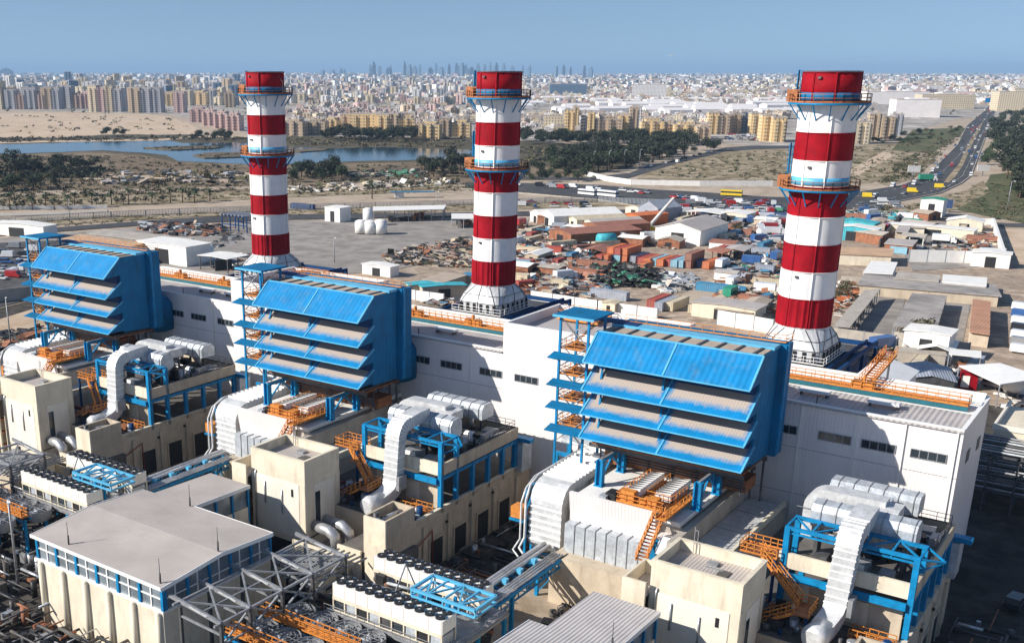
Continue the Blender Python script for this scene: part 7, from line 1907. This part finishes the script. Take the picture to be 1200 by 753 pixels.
# light poles
def pole(u, v, h, lab, r_=0.13):
    p = G(u, v); s = N().use('steel_mid').tube([(p.x, p.y, 0), (p.x, p.y, h)], [r_*1.5, r_], 8).bar((p.x, p.y, h), (p.x+1.4, p.y-0.8, h+0.25), 0.16).use('white_paint').boxr((p.x+1.5, p.y-0.9, h+0.15), 0.9, 0.4, 0.18, -0.5)
    one('lamp_post', s, lab, 'lamp post', (p.x, p.y, 0))
for u, v, h, l in [(14, 414, 14, 'tall lamp post beside the sandy strip by the lake-side intake house'), (22, 690, 13, 'tall lamp post in front of the pale gabled building'), (695, 200, 13, 'lamp post on the side road near the dark clump of trees'), (713, 199, 13, 'lamp post on the side road, next along'), (731, 198, 13, 'lamp post before the bend of the side road'), (749, 197, 13, 'lamp post at the bend of the side road'),
    (1176, 160, 22, 'tall floodlight mast at the edge of the highway wood'), (392, 308, 9, 'lamp post alone on the empty yard'), (1068, 214, 12, 'lamp post on the highway bend'), (1180, 246, 14, 'lamp post on the green verge at the highway'), (512, 246, 9, 'lamp post by the long carport'), (82, 256, 9, 'lamp post by the perimeter fence')]:
    pole(u, v, h, l)
p = G(1103, 249); t = thing('billboard', 'blue billboard on posts beside the back road', 'billboard', p)
part('panel', N().use('cont_navy').boxr((p.x, p.y, 2.2), 9, 0.4, 4.2, 0.2), t); part('post', N().use('steel_mid').boxr((p.x-2.5, p.y+0.1, 0), 0.4, 0.3, 2.2, 0.2).boxr((p.x+2.5, p.y+0.6, 0), 0.4, 0.3, 2.2, 0.2), t)
for u, v, lab in ((1070, 207, 'small cream billboard above the highway bend'), (1151, 206, 'small white billboard on the outer verge of the highway')):
    p = G(u, v); t = thing('billboard', lab, 'billboard', p); part('panel', N().use('white_plain').boxr((p.x, p.y, 3), 8, 0.4, 4, 0.6), t); part('post', N().use('steel_mid').boxr((p.x, p.y, 0), 0.6, 0.3, 3, 0.6), t)
p = G(1164, 124); t = thing('gantry_sign', 'bright blue sign over the far end of the highway', 'sign', p); part('panel', N().use('blue_panel').boxr((p.x, p.y, 6), 34, 0.6, 9, 0.5), t); part('post', N().use('steel_mid').boxr((p.x-14, p.y-7, 0), 0.8, 0.8, 6, 0.5).boxr((p.x+14, p.y+7, 0), 0.8, 0.8, 6, 0.5), t)
p = G(448, 232); t = thing('bus_shelter', 'long pale shelter with blue roof by the clipped trees', 'shelter', G(480, 231)); a = G(468, 231.5)
part('roof', N().use('cont_blue').boxr((a.x+6, a.y+4, 3), 24, 4, 0.4, 0.7), t); part('wall', N().use('white_plain').boxr((a.x, a.y, 0), 5, 3, 2.9, 0.7), t)
# heaps: scrap, timber and tyres, each heap one pile nobody could count
def heap(px, n, smin, smax, mats_, lab_name, seed, zmax=2.0, kind='mix'):
    rg = random.Random(seed); us = [p[0] for p in px]; vs = [p[1] for p in px]; s = N(); k = 0; tr_ = 0
    while k < n and tr_ < n*40:
        tr_ += 1; u, v = rg.uniform(min(us), max(us)), rg.uniform(min(vs), max(vs)); ins = False
        for (x1, y1), (x2, y2) in zip(px, px[1:]+px[:1]):
            if (y1 > v) != (y2 > v) and u < (x2-x1)*(v-y1)/(y2-y1)+x1: ins = not ins
        if not ins: continue
        p = G(u, v); s.use(rg.choice(mats_)); a = rg.uniform(smin, smax); z = rg.random()**2*zmax
        q = rg.random()
        if q < 0.45: s.boxr((p.x, p.y, z*0.5), a*1.2, a*rg.uniform(0.25, 0.8), a*rg.uniform(0.08, 0.4), rg.choice([0, 1.57, 0.3, 0.3, rg.uniform(0, 3.1)]))
        elif q < 0.86:
            L = a*rg.uniform(1, 2.6); an = rg.choice([0.1, 0.4, 1.6, rg.uniform(0, 3.1)]); s.bar((p.x, p.y, z+0.15), (p.x+L*math.cos(an), p.y+L*math.sin(an), z*rg.uniform(0.3, 1)+0.15), rg.uniform(0.12, 0.35))
        elif q < 0.95 or kind != 'tyre':
            d = Vector((rg.uniform(-1, 1), rg.uniform(-1, 1), rg.uniform(-.4, .4))).normalized()*a; e = d.cross(Vector((rg.uniform(-.3, .3), rg.uniform(-.3, .3), 1))).normalized()*a*0.5; c = Vector((p.x, p.y, z*0.5+0.5)); s.quad(c-d-e, c+d-e, c+d+e, c-d+e)
        if kind == 'tyre' and q > 0.4:
            c = Vector((p.x, p.y, z*0.7+0.1)); r_ = 0.75; s.tube([c, c+Vector((rg.uniform(-.2, .2), rg.uniform(-.2, .2), 0.4))], r_, 9)
        k += 1
    struct(lab_name, s, 'stuff')
SC = ['rust', 'steel_dark', 'black_part', 'steel_mid', 'dust_tan', 'cont_grey', 'rust', 'steel_dark', 'black_part']; SC2 = SC+['white_plain', 'cont_rust', 'concrete', 'cont_cream', 'dust_tan', 'rust', 'concrete_dark', 'beige_wall', 'cont_grey', 'cont_blue']
heap([(450, 300), (480, 292), (545, 280), (560, 290), (550, 315), (500, 312), (455, 310)], 840, 0.8, 2.6, ['steel_dark', 'black_part', 'dust_tan', 'rust', 'leaf_dark', 'roof_beige', 'cont_cream'], 'timber_and_scrap_heap', 1, 2.4)
heap([(600, 270), (690, 262), (700, 292), (690, 315), (610, 318), (602, 290)], 1240, 0.8, 3.0, SC2+['white_plain'], 'scrap_heap', 2, 2.2)
heap([(605, 310), (700, 305), (720, 340), (690, 350), (610, 348)], 1120, 0.8, 3.0, SC2+['cont_orange', 'cont_rust'], 'scrap_heap', 3, 2.4)
heap([(690, 308), (760, 318), (775, 330), (760, 338), (700, 335)], 840, 1.0, 2.8, ['black_part', 'steel_dark', 'steel_dark', 'leaf_dark', 'cont_green', 'tyre', 'tyre', 'tyre'], 'tyre_heap', 4, 3.0, 'tyre')
heap([(770, 322), (810, 322), (812, 336), (780, 345), (768, 338)], 440, 0.8, 3.0, ['white_plain', 'cont_grey', 'silver_clad', 'steel_mid', 'concrete'], 'sheet_metal_heap', 5, 1.0)
heap([(700, 268), (800, 280), (790, 292), (745, 288), (705, 290)], 720, 0.8, 3.0, SC2, 'scrap_heap', 6, 2.4)
heap([(800, 250), (850, 260), (845, 275), (830, 270), (790, 262)], 600, 0.8, 2.6, SC+['rust'], 'scrap_heap', 7, 2.0)
heap([(835, 335), (905, 325), (910, 365), (870, 385), (850, 366)], 960, 1.0, 3.2, ['rust', 'cont_rust', 'beige_wall', 'steel_dark', 'dust_tan', 'cont_cream', 'concrete'], 'crate_heap', 8, 2.2)
heap([(850, 300), (915, 290), (912, 320), (860, 330), (842, 318)], 680, 0.8, 3.0, SC2+['cont_red', 'green_paint'], 'scrap_heap', 9, 2.0)
heap([(855, 262), (915, 256), (915, 290), (870, 300), (840, 290)], 840, 0.8, 3.2, SC2, 'scrap_heap', 10, 2.2)
heap([(975, 248), (1060, 250), (1062, 258), (980, 258)], 320, 1.0, 3.2, ['white_plain', 'steel_dark', 'cont_green', 'turq'], 'yard_goods', 11, 1.5)
heap([(1125, 280), (1165, 272), (1166, 296), (1120, 296)], 280, 0.8, 2.6, SC2, 'yard_goods', 12, 1.5)
heap([(1070, 284), (1110, 284), (1110, 296), (1066, 298)], 60, 0.8, 2.0, SC2, 'yard_goods', 13, 1.0)
heap([(975, 335), (1000, 325), (1005, 342), (975, 372)], 280, 0.6, 2.0, ['rust', 'leaf_olive', 'white_plain', 'dust_tan', 'cont_orange'], 'yard_goods', 14, 1.0)
heap([(985, 408), (1050, 418), (1050, 428), (990, 418)], 80, 0.8, 2.4, SC2, 'yard_goods', 15, 1.4)
heap([(1070, 432), (1130, 440), (1125, 452), (1070, 446)], 240, 0.8, 2.4, ['black_part', 'steel_dark', 'white_plain', 'cont_grey'], 'yard_goods', 16, 1.6)
heap([(165, 262), (262, 266), (262, 277), (200, 277), (165, 270)], 520, 0.8, 3.4, ['rust', 'steel_dark', 'black_part', 'rust', 'silver_clad', 'dust_tan', 'steel_dark'], 'pipe_heap', 17, 2.2)
heap([(238, 306), (330, 292), (330, 300), (260, 318)], 90, 0.8, 3.0, ['steel_mid', 'white_plain', 'steel_dark', 'rust'], 'beam_heap', 18, 0.8)
heap([(120, 205), (230, 200), (340, 205), (330, 214), (120, 216)], 320, 1.4, 6.0, ['roof_beige', 'cont_grey', 'steel_dark', 'dust_tan', 'dust_tan', 'leaf_olive', 'reed'], 'nursery_goods', 19, 1.2)
heap([(405, 203), (500, 200), (495, 208), (405, 208)], 260, 1.4, 4.5, ['cont_green', 'steel_dark', 'leaf_dark', 'black_part', 'dust_tan', 'roof_beige', 'steel_dark'], 'nursery_goods', 20, 2.0)
heap([(336, 220), (440, 213), (520, 212), (540, 216), (336, 228)], 520, 0.8, 4.0, ['roof_beige', 'white_plain', 'dust_tan', 'leaf_olive', 'cont_cream'], 'stone_blocks', 21, 1.4)
heap([(245, 285), (300, 268), (300, 276), (250, 292)], 50, 0.8, 3.0, ['steel_mid', 'steel_dark'], 'beam_heap', 22, 0.8)
heap([(500, 350), (620, 356), (610, 362), (500, 358)], 240, 0.8, 2.8, SC2, 'yard_goods', 23, 1.5)
heap([(-20, 392), (46, 384), (50, 402), (-20, 420)], 90, 0.8, 3.0, ['steel_dark', 'rust', 'black_part'], 'pipe_heap', 24, 0.9)
heap([(1165, 455), (1230, 465), (1230, 500), (1170, 475)], 60, 0.6, 2.0, ['steel_dark', 'white_plain', 'cont_grey'], 'yard_goods', 25, 1.0)
# containers, huts and lorries strewn through the scrap yards
rg = random.Random(77); used_ = []
CC = {'cont_rust': 'rust-brown', 'cont_red': 'red', 'cont_orange': 'orange', 'cont_grey': 'grey', 'cont_white': 'white', 'cont_cream': 'cream', 'cont_blue': 'blue', 'cont_green': 'green', 'concrete': 'grey', 'roof_beige': 'pale', 'white_plain': 'white', 'dust_tan': 'tan'}
for px, n, where in (([(605, 262), (700, 256), (715, 290), (690, 335), (608, 345)], 34, 'beside the middle chimney'), ([(705, 278), (800, 284), (800, 292), (708, 292)], 6, 'behind the container row'), ([(840, 292), (915, 282), (912, 322), (850, 330)], 20, 'beside the highway-side chimney'),
        ([(838, 335), (905, 330), (905, 360), (860, 376)], 14, 'in front of the rusty boxes'), ([(780, 246), (905, 252), (905, 275), (820, 276)], 20, 'near the junction lot'), ([(980, 252), (1100, 256), (1165, 275), (1150, 300), (1070, 292), (985, 285)], 18, 'in the upper yard'), ([(985, 402), (1180, 430), (1190, 446), (1000, 425)], 12, 'behind the hall end')):
    us = [p[0] for p in px]; vs = [p[1] for p in px]; k = 0; t_ = 0
    while k < n and t_ < 900:
        t_ += 1; u, v = rg.uniform(min(us), max(us)), rg.uniform(min(vs), max(vs)); ins = False
        for (x1, y1), (x2, y2) in zip(px, px[1:]+px[:1]):
            if (y1 > v) != (y2 > v) and u < (x2-x1)*(v-y1)/(y2-y1)+x1: ins = not ins
        if not ins: continue
        p = G(u, v)
        if any((p-q).length < 11 for q in used_): continue
        used_.append(p); q = rg.random(); rz = rg.choice([0.1, 1.6, 1.6, 1.1])
        if q < 0.5:
            c = rg.choice(['cont_rust', 'cont_grey', 'cont_grey', 'cont_white', 'cont_cream', 'cont_blue', 'cont_rust', 'cont_red', 'cont_cream']); L = rg.choice([6.1, 12.2])
            o = container(u, v, c, L, rz, '%s %s container among the scrap %s' % ('long' if L > 7 else 'short', CC[c], where)); o['group'] = 'scattered %s containers %s %s' % (CC[c], where, 'long' if L > 7 else 'short')
        elif q < 0.75:
            c = rg.choice(['concrete', 'roof_beige', 'white_plain', 'dust_tan', 'cont_rust']); o = shed(u, v, rg.uniform(5, 9), rg.uniform(7, 14), rg.uniform(2.8, 4), rz, c, rg.choice(['beige_wall', 'white_plain', 'rust']), 'small hut with %s roof among the scrap %s' % (CC[c], where), rg.uniform(0.2, 1.2), rg.random() < 0.3); o['group'] = 'scattered %s roofed huts %s' % (CC[c], where)
        else:
            b_ = rg.choice(['car_white', 'car_red', 'car_blue', 'green_paint', 'car_white']); veh(u, v, b_, 'truck', rz, 'parked among the scrap '+where, 'scattered %s lorries %s' % (CN[b_], where))
        k += 1
# steel rack in the yard by the lake-side chimney
p = G(278, 272); t = thing('steel_rack', 'dark steel storage rack beside the lake-side chimney', 'rack', p)
s = N().use('dark_blue')
for i in range(4):
    for j in range(2): s.bar((p.x-9+i*5, p.y+j*8, 0), (p.x-9+i*5, p.y+j*8, 7), 0.4)
for z in (3, 6.8): 
    for j in range(2): s.bar((p.x-9, p.y+j*8, z), (p.x+6, p.y+j*8, z), 0.4)
part('frame', s, t)
s = N().use('pipe_metal')
for k in range(7): s.bar((p.x-9+k*2.2, p.y-1, 7.2), (p.x-9+k*2.2, p.y+10, 7.2), 0.5)
part('beam', s, t)
